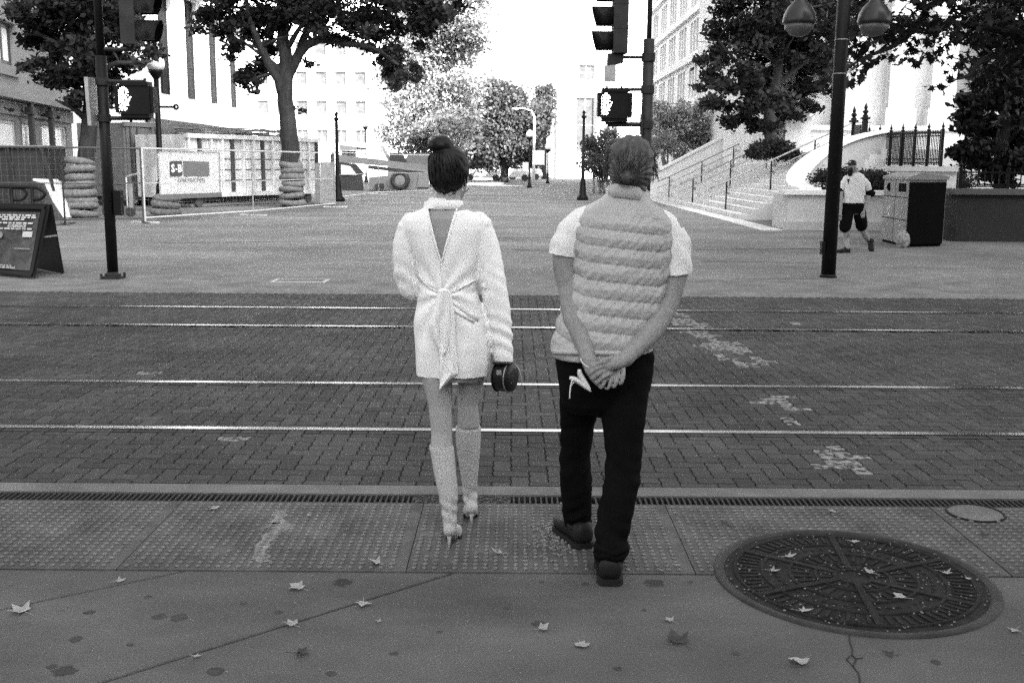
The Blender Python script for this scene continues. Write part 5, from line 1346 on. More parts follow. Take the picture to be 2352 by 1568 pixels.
for v, ua_, ub_ in rowsV:
    u = ua_
    while u < ub_ - .02:
        w_ = min(rq.uniform(.03, .10), ub_ - u); hh_ = .011 if v > .2 else .005
        V = [on_board(a, c_, .038) for a, c_ in ((u, v - hh_), (u + w_, v - hh_), (u + w_, v + hh_), (u, v + hh_))]; verts_faces(bm, V, [(0, 1, 2, 3)]); u += w_ + .018
obj('printed_lines', bm, PR, t, world=True, kind='stuff')
exn = ex_.normalized(); eyn = nn.cross(exn).normalized() * -1
if eyn.z < 0: eyn = -eyn
mt_ = Matrix.Identity(4); mt_.col[0] = (*exn, 0); mt_.col[1] = (*eyn, 0); mt_.col[2] = (*nn, 0); mt_.translation = on_board(.5, .685, .039) - root_loc(t)
text_mesh('FOR THE LAUNCH OF', .062, PR, t, mt_, ext=.001, bold=.003)
quad_on('print_square', .68, .84, .53, .61, PR, .037)
el = [(.27 + .075 * math.cos(a), .555 + .055 * math.sin(a)) for a in np.linspace(0, 6.28, 14)[:-1]]; quad_on('print_oval', 0, 0, 0, 0, M('poster_grey', .2, .8, .3, 30), .037, el)
quad_on('print_shape', .55, .85, .36, .38, M('poster_grey2', .16, .8, .3, 30), .037)
bm = NB(); bar(bm, on_board(.98, .55, -.02), P3.lerp(Q1, .55), .02); obj('hinge_chain', bm, ALU, t, world=True)

# --- recycling bin
c0, c1, c2 = G(2030, 556), G(2078, 568), G(2166, 566)
t = thing('recycling_bin', 'double street bin with a pale front and a side blackened for shade, right of the walking man', 'bin', c1)
ax = Vector((c1.x - c0.x, c1.y - c0.y, 0)); bx = Vector((c2.x - c1.x, c2.y - c1.y + .05, 0)); H_ = 1.40
dA = ax.normalized(); dB = bx.normalized(); WA, WB = ax.length + .25, bx.length
O = c1 - dA * WA
BINM = M('bin_paint', .22, .6, .12, 2, .12, 40); BIND = M('bin_black_and_shade', .004, .9, .2, 3, spec=.05)
def binbox(name, a0, a1, b0, b1, z0, z1, m, par=t):
    bm = NB(); V = [O + dA * a + dB * b + Vector((0, 0, z)) for z in (z0, z1) for a, b in ((a0, b0), (a1, b0), (a1, b1), (a0, b1))]; verts_faces(bm, V, BOXF); bmesh.ops.recalc_face_normals(bm, faces=bm.faces[:]); return obj(name, bm, m, par, world=True)
binbox('left_body', 0, WA * .48, 0, WB, .06, H_, BINM); binbox('right_body', WA * .50, WA, 0, WB, .06, H_, BINM)
binbox('end_panel', WA + .002, WA + .03, .02, WB - .02, .06, H_ - .05, BIND); binbox('plinth', .03, WA - .03, .03, WB - .03, 0, .058, BIND)  # end panel blackened so the shade on that side sits in its colour
bm = NB(); prof = [(-.04, H_ + .002), (-.04, H_ + .06), (WB * .35, H_ + .15), (WB + .04, H_ + .07), (WB + .04, H_ + .002)]
for a0, a1 in ((-.03, WA * .49), (WA * .495, WA + .05)):
    V = [O + dA * a + dB * b + Vector((0, 0, z)) for a in (a0, a1) for b, z in prof]; n = 5; verts_faces(bm, V, [tuple(range(n)), tuple(reversed(range(n, 2 * n)))] + [(i, (i + 1) % n, n + (i + 1) % n, n + i) for i in range(n)])
bmesh.ops.recalc_face_normals(bm, faces=bm.faces[:]); obj('lid', bm, BINM, t, world=True, kind='stuff')
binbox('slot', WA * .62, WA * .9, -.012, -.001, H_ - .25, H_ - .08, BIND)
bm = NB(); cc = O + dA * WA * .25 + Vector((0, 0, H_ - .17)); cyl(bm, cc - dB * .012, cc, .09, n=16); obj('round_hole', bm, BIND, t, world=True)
for z in (.55, 1.02): binbox('panel_line', 0.01, WA - .01, -.006, -.001, z, z + .015, BIND)
bm = NB(); ccz = O + dA * WA * .25
for k in range(3):
    a = k * 2.094 + .5; r = .085
    tri = [(r * math.cos(a), r * math.sin(a)), (r * math.cos(a + 1.0), r * math.sin(a + 1.0)), (.5 * r * math.cos(a + 1.0), .5 * r * math.sin(a + 1.0)), (.5 * r * math.cos(a), .5 * r * math.sin(a))]
    V = [ccz + dA * u * 1.4 + Vector((0, 0, .72 + v * 1.6)) - dB * .004 for u, v in tri]; verts_faces(bm, V, [(0, 1, 2, 3)])
obj('recycling_symbol', bm, WHITE, t, world=True, kind='stuff')
# dumped bag leaning on the bin
p = c1 + Vector((-.12, -.16, 0)); t = thing('rubbish_bag', "crumpled pale bag lying against the bin's corner", 'bag', p)
bm = NB(); q = random.Random(4); ball(bm, p + Vector((0, 0, .17)), .15, .13, .19, 14, 10)
for v in bm.verts: v.co += Vector((q.uniform(-1, 1), q.uniform(-1, 1), q.uniform(-1, 1))) * .022
obj('bag_body', bm, M('bag', .3, .6, .2, 10), t, world=True)

# --- far parked cars
def car(lab, x, y, Y, m, rz=0.0):
    p = D(x, y, Y); p.z = 0; t = thing('parked_car', lab, 'car', p, 'cars parked at the end of the street', rz)
    W, Lc = 1.75, 4.4; prof = [(-2.2, .35), (-2.2, .78), (-1.9, .9), (-1.2, .98), (-.65, 1.42), (.75, 1.45), (1.35, 1.02), (2.0, .92), (2.2, .7), (2.2, .35)]; n = len(prof)
    bm = NB(); V = [(a, s * W / 2 * (1 if z < 1.05 else .82), z) for s in (-1, 1) for a, z in prof]; verts_faces(bm, V, [tuple(range(n)), tuple(reversed(range(n, 2 * n)))] + [(i, (i + 1) % n, n + (i + 1) % n, n + i) for i in range(n)]); bmesh.ops.recalc_face_normals(bm, faces=bm.faces[:]); bmesh.ops.bevel(bm, geom=bm.edges[:], offset=.05, segments=2, affect='EDGES'); obj('body', bm, m, t)
    bm = NB(); box(bm, -.95, -.05, -W / 2 * .86 - .06, -W / 2 * .86 + .2, 1.02, 1.34); box(bm, .05, .95, -W / 2 * .86 - .06, -W / 2 * .86 + .2, 1.02, 1.34); obj('side_window', bm, GLASS_D, t, kind='stuff')
    for a in (-1.4, 1.4):
        for s in (-1, 1): bm = NB(); cyl(bm, (a, s * W / 2 - s * .2, .33), (a, s * W / 2 + s * .02, .33), .33, n=16); obj('wheel', bm, METAL_D, t)
CARW = M('car_white', .7, .3, .05, 1, spec=.5); CARS = M('car_silver', .4, .3, .05, 1, spec=.5)
car('pale parked car right of the woman, at the foot of the dark trees', 1172, 405, 104, CARW); car('silver parked car farther left, half behind the woman', 1112, 402, 106, CARS); car('white parked car beside the globe lamp at the street end', 1196, 403, 112, CARW, .5)
# ================================================================== people
SKIN_W = M('skin_woman', .33, .55, .08, 6, .06, 90, spec=.35); SKIN_M = M('skin_man', .26, .6, .12, 8, .1, 70, .15, 120, spec=.3)
HAIR_B = M('black_hair', .006, .5, .3, 40, spec=.25); HAIR_G = M('greying_hair', .07, .55, .35, 30, streak=((60, 60, 6), .6), spec=.3)
CLOTH_W = M('white_jacket_cloth', .88, .75, .04, 4, spec=.1); TEE = M('white_tee', .78, .85, .05, 5, .04, 150, .15, 160)
VEST = M('quilted_nylon', .40, .42, .08, 5, .06, 120, .12, 60, spec=.35); JEAN = M('black_trousers', .005, .9, .3, 8, spec=.06)
SHOE = M('black_shoe', .007, .6, .3, 20, spec=.3); SOLE = M('dark_sole', .010, .7, .2, 20); BOOT = M('pale_boot', .42, .6, .1, 6, .14, 120, .2, 120, spec=.3)
GOLD = M('earring_metal', .7, .2, .1, 5, metal=1.0); LEATH = M('bag_leather', .012, .35, .3, 30, .3, 80, .3, 90, spec=.25); MASKC = M('mask_cloth', .72, .85, .06, 20)
EYEM = M('eye', .5, .2, .1, 5); SKIN_B = M('skin_walker', .28, .6, .1, 8)

def head_shapes(bm, c, f, s=1.0, neck=None, nose=1.0):
    """skull, jaw, nose, lips, ears round centre c, looking along f"""
    f = Vector(f).normalized(); r = f.cross(Vector((0, 0, 1))).normalized(); u = r.cross(f)
    R3 = Matrix((r, f, u)).transposed()
    w = lambda x, y, z: c + R3 @ Vector((x * s, y * s, z * s))
    ball(bm, w(0, -.012, .03), .074 * s, .094 * s, .09 * s, 18, 12, rot=R3)
    ball(bm, w(0, .028, -.045), .058 * s, .064 * s, .075 * s, 16, 10, rot=R3)
    ball(bm, w(0, .06, -.095), .03 * s, .03 * s, .025 * s, 10, 8, rot=R3)
    tube(bm, [w(0, .085, .015), w(0, .104, -.02), w(0, .092, -.035)], [.01 * s, .014 * s, .013 * s], 8, True)
    ball(bm, w(0, .086, -.062), .024 * s, .01 * s, .009 * s, 10, 6, rot=R3)
    for e in (-1, 1): ball(bm, w(e * .076, -.004, -.012), .009 * s, .02 * s, .032 * s, 8, 6, rot=R3); ball(bm, w(e * .031, .079, .035), .02 * s, .012 * s, .008 * s, 8, 6, rot=R3)
    return w, R3
def eyes(w, R3, par, s=1.0):
    for e in (-1, 1):
        bm = NB(); ball(bm, w(e * .031, .0755, .012), .0125 * s, .0125 * s, .0125 * s, 10, 8, rot=R3); obj('eye', bm, EYEM, par, world=True, smooth=True)
def sec(y, xl, xr, Y, hd, dy=0.0):
    """loft section whose outline meets pixel columns xl..xr at pixel row y, centre at depth Y"""
    a, b_ = D(xl, y, Y), D(xr, y, Y); c = (a + b_) / 2; c.y = Y + dy
    return (c, abs(b_.x - a.x) / 2, hd)
def chain(bm, P, Rm, n=12): tube(bm, smooth_path(P, 3), [Rm[min(int(i / 3), len(Rm) - 1)] + (Rm[min(int(i / 3) + 1, len(Rm) - 1)] - Rm[min(int(i / 3), len(Rm) - 1)]) * ((i % 3) / 3) for i in range(3 * (len(P) - 1) + 1)], n, True)

# ------------------------------------------------------------------ the woman
WY = 4.62
wm = thing('person', 'person in a white open backed jacket and tall pale boots with a dark updo', 'person', (-.25, WY, 0))
PW = lambda x, y, dy=0: D(x, y, WY + dy)
def leg_secs(rows, dYtop, dYbot, hdk=.98):
    n = len(rows); out = []
    for i, (y, xl, xr) in enumerate(rows):
        t = i / (n - 1); Yd = dYtop + (dYbot - dYtop) * t; a, b_ = D(xl, y, Yd), D(xr, y, Yd); out.append(((a + b_) / 2, (b_.x - a.x) / 2, (b_.x - a.x) / 2 * hdk))
    return out
legL = [(800, 962, 1042), (860, 966, 1039), (929, 983, 1039), (989, 990, 1039), (1022, 989, 1039), (1032, 995, 1034), (1079, 1006, 1038), (1139, 1016, 1043), (1166, 1020, 1043)]
legR = [(790, 1046, 1128), (854, 1051, 1118), (929, 1052, 1098), (978, 1051, 1102), (988, 1057, 1095), (1040, 1060, 1091), (1079, 1066, 1090), (1110, 1069, 1089), (1128, 1071, 1088)]
HL = G(1032, 1262); HR = G(1083, 1208)         # heel tips
YL, YR = HL.y + .05, HR.y + .05
bm = NB()
loft(bm, list(reversed(leg_secs(legL, WY - .02, YL))), 22, 2.1); loft(bm, list(reversed(leg_secs(legR, WY + .02, YR))), 22, 2.1)
torso = [sec(870, 968, 1112, WY, .10), sec(800, 962, 1118, WY, .115), sec(730, 975, 1105, WY, .105), sec(660, 985, 1085, WY, .09), sec(600, 972, 1088, WY, .095), sec(540, 962, 1098, WY, .10), sec(500, 965, 1095, WY, .09), sec(474, 990, 1066, WY, .065), sec(455, 1002, 1058, WY, .052), sec(430, 1003, 1060, WY + .01, .05)]
loft(bm, torso, 28, 2.3)
hc = PW(1036, 401, .03)
fdir = Vector((.38, .9, -.12))
w_, R3 = head_shapes(bm, hc, fdir, 1.0)
# arms: the left one bends forward, the right one hangs
chain(bm, [PW(950, 510), PW(931, 565, .0), PW(932, 620, .015), PW(942, 656, .04), PW(960, 662, .11), PW(1010, 640, .26)], [.044, .042, .039, .036, .032, .026])
chain(bm, [PW(1095, 510), PW(1118, 600), PW(1132, 690, -.01), PW(1148, 760, -.02), PW(1156, 815, -.03)], [.048, .042, .036, .032, .026])
hw = PW(1158, 826, -.03)
ball(bm, hw + Vector((0, 0, -.035)), .026, .017, .045, 12, 8)
for k in range(4): chain(bm, [hw + Vector((-.024 + k * .016, 0, -.065)), hw + Vector((-.024 + k * .016, .022, -.088)), hw + Vector((-.02 + k * .014, .042, -.07))], [.0085, .008, .007], 8)
chain(bm, [hw + Vector((-.022, .005, -.02)), hw + Vector((-.036, .02, -.045)), hw + Vector((-.02, .035, -.065))], [.010, .009, .008], 8)
fh = PW(1012, 636, .28); ball(bm, fh, .03, .05, .018, 12, 8)
for k in range(4): chain(bm, [fh + Vector((-.02 + k * .014, .04, 0)), fh + Vector((-.015 + k * .014, .075, -.005)), fh + Vector((-.01 + k * .012, .085, -.03))], [.0085, .008, .007], 8)
chain(bm, [fh + Vector((.028, 0, 0)), fh + Vector((.04, .03, -.01)), fh + Vector((.03, .055, -.02))], [.0095, .0085, .007], 8)
link_mesh('body', blend_union(bm, .0055, 3), SKIN_W, wm, True, True)
eyes(w_, R3, wm)
# hair: swept up braids and a high bun
bm = NB()
ball(bm, w_(0, -.022, .03), .086, .1, .094, 20, 14, rot=R3); ball(bm, w_(0, -.06, -.015), .07, .055, .075, 16, 10, rot=R3)
ball(bm, PW(1032, 386, .0), .088, .085, .092, 18, 12); ball(bm, PW(1029, 420, -.01), .064, .06, .05, 14, 10)
ball(bm, PW(1013, 332, .0), .050, .05, .038, 16, 10); torus(bm, PW(1013, 337, .0), .036, .023, 20, 10, (.15, .1, 1))
hm_ = blend_union(bm, .0055, 4)
bn = PW(1016, 330, .0)
def hair_rel(co, no):
    d = co - np.array(bn); ang = np.arctan2(d[:, 0] * 1.0, -d[:, 2]) * 17 + np.sin(d[:, 2] * 30) * .8
    return .0035 * (np.abs(np.sin(ang * .9)) ** .7 - .5) + .0015 * vnoise(co, (60, 60, 25))
displace(hm_, hair_rel)
# keep the ear and the face side free
link_mesh('hair', hm_, HAIR_B, wm, True, True)
q = random.Random(4); bm = NB()
for _ in range(60):
    a = q.uniform(-1.4, 1.4); p0 = PW(1031, 400, -.01) + Vector((.08 * math.sin(a), -.075 * math.cos(a), q.uniform(-.06, .04)))
    p1 = PW(1022, 350, .0) + Vector((.06 * math.sin(a), -.058 * math.cos(a), .0)); tube(bm, smooth_path([p0, p0.lerp(p1, .5) + Vector((.012 * math.sin(a), -.014 * math.cos(a), 0)), p1], 3), q.uniform(.0022, .0045), 5)
for _ in range(26):
    a = q.uniform(0, 6.28); p0 = PW(1031, 433, .0) + Vector((.03 * math.sin(a), -.045, q.uniform(-.01, .02))); tube(bm, [p0, p0 + Vector((q.uniform(-.008, .008), -.004, -.014)), p0 + Vector((q.uniform(-.012, .012), -.003, -.026))], .0009, 4)
obj('braids', bm, HAIR_B, bpy.data.objects['hair'], world=True, smooth=True, kind='stuff')
er = PW(1068, 432, .0); ea = PW(1068, 410, .01)
bm = NB(); ball(bm, ea, .011, .017, .027, 10, 8); ball(bm, ea + Vector((.006, -.002, -.002)), .008, .012, .02, 8, 6); obj('ear', bm, SKIN_W, wm, world=True, smooth=True)
for p in (er, PW(996, 434, .06)): bm = NB(); torus(bm, p, .0155, .0022, 22, 6, (.25, 1, 0)); obj('earring', bm, GOLD, wm, world=True, smooth=True)

# jacket: torso and sleeves grown together, open V at the back
bm = NB()
jt = [sec(872, 955, 1122, WY, .118), sec(836, 952, 1126, WY, .128), sec(790, 950, 1128, WY, .135), sec(738, 951, 1122, WY, .13), sec(698, 958, 1106, WY, .117), sec(665, 961, 1094, WY, .108), sec(639, 960, 1095, WY, .108), sec(600, 950, 1100, WY, .112), sec(560, 938, 1106, WY, .116), sec(525, 924, 1116, WY, .112), sec(505, 925, 1114, WY, .10), sec(491, 945, 1098, WY, .086), sec(479, 972, 1066, WY, .07), sec(462, 982, 1053, WY, .058), sec(454, 986, 1051, WY, .055)]
loft(bm, jt, 36, 2.35)
chain(bm, [PW(946, 514), PW(931, 560, -.0), PW(931, 620, .01), PW(940, 660, .03), PW(958, 664, .10), PW(995, 650, .2)], [.052, .057, .055, .05, .047, .04], 16)
chain(bm, [PW(1098, 512), PW(1117, 560), PW(1130, 640, -.01), PW(1144, 720, -.02), PW(1154, 790, -.03), PW(1157, 832, -.03)], [.052, .056, .058, .056, .047, .043], 16)
ball(bm, PW(930, 522), .036, .05, .032); ball(bm, PW(1112, 514), .036, .05, .032)
jm = blend_union(bm, .0065, 3)
kn = PW(1018, 668); 
def jacket_folds(co, no):
    x, y, z = co[:, 0], co[:, 1], co[:, 2]; back = np.clip((WY - y) / .1, 0, 1) * np.clip(-no[:, 1] * 1.5 + .2, 0, 1)
    d = np.maximum(vnoise(co, (9, 9, 5), 3) * .005, -.004)
    zk, xk = kn.z, kn.x; r = np.hypot(x - xk, z - zk); ang = np.arctan2(x - xk, zk - z)
    tors = (x > -.44) & (x < -.105)
    rad = np.sin(ang * 9 + 1.0 + r * 6) * .0075 * np.exp(-((r - .14) / .13) ** 2) * (z < zk + .02)
    up = np.sin(ang * 11 + .5) * .005 * np.exp(-((r - .12) / .1) ** 2) * (z > zk)
    d = d + back * tors * (rad + up)
    belt = np.zeros_like(x)
    for sx, sl in ((-1, .34), (1, .22)):
        dx = (x - xk) * sx; on = (dx > 0) & (dx < .19); zl = zk + dx * sl + .004; belt += on * (-.010 * np.exp(-((z - zl) / .008) ** 2) + .007 * np.exp(-((z - zl + .02) / .012) ** 2))
    d += back * tors * belt
    # sleeve creases above the cuff and at the elbow
    rs = (x > -.11); d += rs * np.sin(z * 105 + (x * 40) + y * 45) * .0045 * (np.exp(-((z - .93) / .09) ** 2) + .35 * np.exp(-((z - 1.18) / .07) ** 2))
    ls = (x < -.43); d += ls * np.sin(z * 90 + y * 70 + x * 50) * .0045 * np.exp(-((z - 1.16) / .09) ** 2)
    # hem flare
    d += tors * np.sin(x * 62 + .8) * .006 * np.clip((1.02 - z) / .15, 0, 1)
    return d
displace(jm, jacket_folds)
bm = NB(); bm.from_mesh(jm); bpy.data.meshes.remove(jm)
bmesh.ops.bisect_plane(bm, geom=bm.faces[:] + bm.edges[:] + bm.verts[:], plane_co=PW(1030, 857), plane_no=(0.0, 0, 1), clear_inner=False)
hz_ = PW(1030, 857).z
bmesh.ops.delete(bm, geom=[f for f in bm.faces if f.calc_center_median().z < hz_ and f.calc_center_median().x > -.5 and f.calc_center_median().x < -.09 and abs(f.calc_center_median().y - WY) < .2 and f.calc_center_median().x < PW(1122, 850).x + .01], context='FACES')
A_v, B_v, C_v = PW(984, 479, -.05), PW(1047, 477, -.05), PW(1013.5, 597, -.1)
view = Vector((0, 1, 0))
tri_n = []
for a, b_, c in ((A_v, B_v, C_v), (B_v, C_v, A_v), (C_v, A_v, B_v)):
    nn = (b_ - a).cross(view).normalized()
    if (c - a).dot(nn) < 0: nn = -nn
    tri_n.append((a, nn))
def backf(): return [f for f in bm.faces if f.calc_center_median().y < WY - .0 and 1.2 < f.calc_center_median().z < 1.6 and -.42 < f.calc_center_median().x < -.1]
for a, nn in tri_n:
    fs = backf(); geo_ = set(fs) | {e for f in fs for e in f.edges} | {v for f in fs for v in f.verts}
    bmesh.ops.bisect_plane(bm, geom=list(geo_), plane_co=a, plane_no=nn)
inside = lambda p: all((p - a).dot(nn) > 1e-5 for a, nn in tri_n)
bmesh.ops.delete(bm, geom=[f for f in backf() if inside(f.calc_center_median())], context='FACES')
jo = obj('jacket', bm, CLOTH_W, wm, world=True, smooth=True)
so = jo.modifiers.new('thickness', 'SOLIDIFY'); so.thickness = .004; so.offset = -1
# V edges turned over, collar band, wrap crossing to the knot
def ribbon(bm, pts, wd, th=.003, nrm=(0, -1, 0)):
    pts = [Vector(p) for p in pts]; R_ = []; nrm = Vector(nrm)
    for i, p in enumerate(pts):
        t_ = (pts[min(i + 1, len(pts) - 1)] - pts[max(i - 1, 0)]).normalized(); s_ = t_.cross(nrm).normalized(); w2 = (wd[i] if hasattr(wd, '__len__') else wd) / 2
        R_.append([p - s_ * w2, p + s_ * w2, p + s_ * w2 + nrm * th, p - s_ * w2 + nrm * th])
    rings(bm, R_)
from mathutils.bvhtree import BVHTree
dg = bpy.context.evaluated_depsgraph_get()
def surf(o):
    me = o.data; L0 = root_loc(o); t_ = BVHTree.FromPolygons([v.co + L0 for v in me.vertices], [tuple(p.vertices) for p in me.polygons])
    def hit(x, y, off=.004):
        d = ray(x, y).normalized(); h = t_.ray_cast(EYE, d); return (h[0] - d * off) if h[0] is not None else None
    return hit
jh = surf(jo)
def on_px(hit, pts, off, fallback):
    return [hit(x, y, off) or fallback(x, y) for x, y in pts]
fb_ = lambda x, y: PW(x, y, -.115)
bm = NB()
for pts in ([(981, 474), (984, 500), (991, 530), (1000, 562), (1013, 600), (1016, 640), (1017, 665)], [(1050, 474), (1046, 495), (1038, 522), (1028, 556), (1016, 596), (1013, 606)]):
    ribbon(bm, on_px(jh, pts, .006, fb_), .007, .002)
obj('lapel_edge', bm, CLOTH_W, jo, world=True, smooth=True, kind='stuff')
bm = NB(); P = [PW(x, y, d) for x, y, d in ((974, 472, .03), (983, 469, -.022), (1000, 469, -.060), (1018, 469, -.068), (1036, 468, -.068), (1053, 468, -.052), (1064, 470, -.01))]
R_ = []
for p in P: R_.append([p + Vector((0, -.004, -.024)), p + Vector((0, -.010, -.022)), p + Vector((0, -.001, .016)), p + Vector((0, .006, .014))])
rings(bm, R_); obj('collar', bm, CLOTH_W, jo, world=True, smooth=True)
# knot and falling tie with zigzag folds
bm = NB()
ball(bm, PW(1019, 674, -.145), .027, .022, .024, 14, 10)
def cloth_fall(bm, L, dep, amp, seed):
    """L: (y, xl, xr) rows; the panel hangs in soft pleats"""
    q_ = random.Random(seed); R_ = []
    for i, (y, xl, xr) in enumerate(L):
        row = []
        for k in range(11):
            t_ = k / 10; x = xl + (xr - xl) * t_; dy = dep + amp * math.sin(t_ * 9 + i * .55 + seed) * min(1, i / 3) - .012 * math.sin(math.pi * t_)
            row.append(PW(x, y, dy))
        R_.append(row)
    V = [[bm.verts.new(p) for p in r] for r in R_]
    for i in range(len(V) - 1):
        for k in range(10): bm.faces.new((V[i][k], V[i][k + 1], V[i + 1][k + 1], V[i + 1][k]))
cloth_fall(bm, [(668, 1006, 1031), (690, 1001, 1032), (715, 995, 1033), (740, 985, 1033), (755, 986, 1033), (775, 996, 1032), (795, 1006, 1031), (810, 1009, 1029)], -.168, .011, 1)
cloth_fall(bm, [(785, 1008, 1031), (810, 1010, 1032), (830, 1011, 1036), (852, 1009, 1045), (858, 1010, 1051), (872, 1010, 1034), (884, 1010, 1022), (894, 1009, 1011)], -.16, .011, 2.4)
cloth_fall(bm, [(672, 1028, 1036), (720, 1026, 1044), (770, 1026, 1046), (820, 1026, 1049), (850, 1024, 1052), (858, 1026, 1050)], -.152, .006, 4)
cloth_fall(bm, [(745, 985, 1010), (760, 990, 1008), (790, 1003, 1012), (798, 1006, 1011)], -.176, .004, 5)
bmesh.ops.recalc_face_normals(bm, faces=bm.faces[:])
obj('tie', bm, CLOTH_W, jo, world=True, smooth=True, kind='stuff')
bm = NB(); 
for pts in ([(1008, 672), (990, 662), (972, 645), (962, 630)], [(1030, 674), (1052, 664), (1075, 652), (1092, 642)]): ribbon(bm, on_px(jh, pts, .007, fb_), .008, .004)
obj('waist_cord', bm, CLOTH_W, jo, world=True, smooth=True, kind='stuff')
bm = NB()
for pts, wd in (([(1036, 690), (1058, 704), (1080, 722), (1100, 734)], .018), ([(1036, 706), (1060, 722), (1090, 740)], .012)): ribbon(bm, on_px(jh, pts, .008, fb_), wd, .005)
obj('draped_fold', bm, CLOTH_W, jo, world=True, smooth=True, kind='stuff')
bm = NB(); loft(bm, [sec(875, 1064, 1100, WY + .0, .05), sec(862, 1060, 1108, WY + .0, .07), sec(846, 1058, 1112, WY, .08)], 16, 2.0); obj('lining', bm, CLOTH_W, jo, world=True, smooth=True)
# boots
def boot(par, rows, Ytop, Ybot, heel, toe_dir, name_top):
    bm = NB(); S = leg_secs(rows, Ytop, Ybot, 1.0); loft(bm, [(c, hw_ + .002, hd_ + .002) for c, hw_, hd_ in reversed(S)], 24, 2.1)
    d = Vector(toe_dir).normalized(); ank = S[-1][0]; hb = heel + Vector((0, .012, .085)); 
    chain(bm, [ank, hb + Vector((0, 0, .012)) + d * .02], [.036, .031], 14)
    chain(bm, [hb + Vector((0, 0, .0)), hb + d * .05 + Vector((0, 0, -.018)), heel + d * .12 + Vector((0, 0, .036)), heel + d * .165 + Vector((0, 0, .028)), heel + d * .215 + Vector((0, 0, .018))], [.029, .032, .036, .033, .013], 14)
    me = blend_union(bm, .0055, 3)
    zr = ank.z
    displace(me, lambda co, no: .003 * np.sin(co[:, 2] * 130 + co[:, 0] * 60) * np.exp(-((co[:, 2] - zr) / .05) ** 2) + .002 * vnoise(co, (14, 14, 7), 2))
    b_ = link_mesh('boot', me, BOOT, par, True, True)
    bm = NB(); tube(bm, [hb + Vector((0, .006, -.005)), heel + Vector((0, .006, .045)), heel + Vector((0, .002, .002))], [.017, .0075, .005], 10); obj('stiletto_heel', bm, BOOT, b_, world=True, smooth=True)
    bm = NB(); P = [heel + d * .06 + Vector((0, 0, .052)), heel + d * .115 + Vector((0, 0, .006)), heel + d * .16 + Vector((0, 0, .003)), heel + d * .22 + Vector((0, 0, .004))]
    R_ = []
    for p, w2 in zip(P, (.022, .034, .035, .012)): sd = d.cross(Vector((0, 0, 1))) * w2; R_.append([p - sd, p + sd, p + sd + Vector((0, 0, .006)), p - sd + Vector((0, 0, .006))])
    rings(bm, R_); obj('sole', bm, SOLE, b_, world=True)
    c, hw_, hd_ = S[0]; bm = NB(); torus(bm, c + Vector((0, 0, .0)), 1, .1, 28, 6)
    for v in bm.verts: v.co = Vector((c.x + (v.co.x - c.x) * (hw_ - .004), c.y + (v.co.y - c.y) * (hd_ - .004), c.z + (v.co.z - c.z) * .03))
    obj('boot_top', bm, BOOT, b_, world=True, smooth=True)
boot(wm, [(1024, 986, 1041), (1050, 991, 1044), (1079, 996, 1047), (1110, 1003, 1050), (1139, 1009, 1051), (1166, 1014, 1049)], WY - .02 + (YL - WY + .02) * .62, YL, HL, (.10, 1, 0), 'l')
boot(wm, [(980, 1047, 1104), (1010, 1048, 1103), (1040, 1051, 1101), (1079, 1058, 1098), (1110, 1062, 1096), (1135, 1064, 1094)], WY + .02 + (YR - WY - .02) * .5, YR, HR, (-.08, 1, 0), 'r')

# bag in her hand
bc = PW(1159, 864, -.045)
t = thing('handbag', 'small round black case bag with a pale piped rim held in the right hand', 'handbag', bc)
ax = Vector((.89, -.45, 0)).normalized()
bm = NB(); lathe(bm, bc - ax * .042, [(.03, 0), (.060, .004), (.066, .012), (.068, .07), (.064, .08), (.03, .085)], 32, ax); obj('bag_body', bm, LEATH, t, world=True, smooth=True)
for o_ in (.012, .07): bm = NB(); torus(bm, bc - ax * .042 + ax * o_, .0685, .0028, 36, 6, ax); obj('piping', bm, ALU if o_ > .05 else LEATH, t, world=True, smooth=True)
bm = NB(); sd = ax.cross(Vector((0, 0, 1))); cc = bc - ax * .005 - Vector((0, .066, 0)) + Vector((-.02, 0, .03)); cbox(bm, cc, .022, .012, .02); obj('clasp', bm, ALU, t, world=True)
bm = NB(); bar(bm, bc + Vector((-.05, -.03, .068)), bc + Vector((.03, -.05, .068)), .03, .008); obj('handle_strap', bm, LEATH, t, world=True)
bm = NB(); tube(bm, smooth_path([bc + ax * .05 + Vector((0, 0, .06)), bc + ax * .075 + Vector((0, 0, .03)), bc + ax * .085 + Vector((0, 0, -.03)), bc + ax * .05 + Vector((0, 0, -.06))], 4), .0016, 6); tube(bm, smooth_path([bc + Vector((.03, -.03, .07)), bc + Vector((.055, -.03, .083)), bc + Vector((.08, -.03, .085))], 4), .0016, 6); obj('chain', bm, ALU, t, world=True, kind='stuff')

# ------------------------------------------------------------------ the man
MY = 4.22
mn = thing('person', 'person in a pale quilted vest and black trousers, hands clasped behind the back', 'person', (.38, MY, 0))
PM = lambda x, y, dy=0: D(x, y, MY + dy)
# trousers rows
tl = [(830, 1276, 1400), (880, 1284, 1392), (930, 1286, 1380), (971, 1287, 1368), (1040, 1285, 1357), (1117, 1287, 1360), (1171, 1291, 1358), (1200, 1297, 1357)]
tr = [(830, 1380, 1501), (880, 1380, 1494), (930, 1378, 1487), (987, 1385, 1478), (1040, 1391, 1473), (1110, 1387, 1468), (1171, 1372, 1457), (1232, 1366, 1444), (1262, 1365, 1443)]
ML, MR = G(1338, 1262), G(1402, 1348)          # heels
bm = NB()
def shrink(rows, k): return [(y, (a + b_) / 2 - (b_ - a) / 2 * k, (a + b_) / 2 + (b_ - a) / 2 * k) for y, a, b_ in rows]
loft(bm, list(reversed(leg_secs(shrink(tl, .72), MY + .0, ML.y + .10))), 18, 2.1); loft(bm, list(reversed(leg_secs(shrink(tr, .72), MY - .0, MR.y + .08))), 18, 2.1)
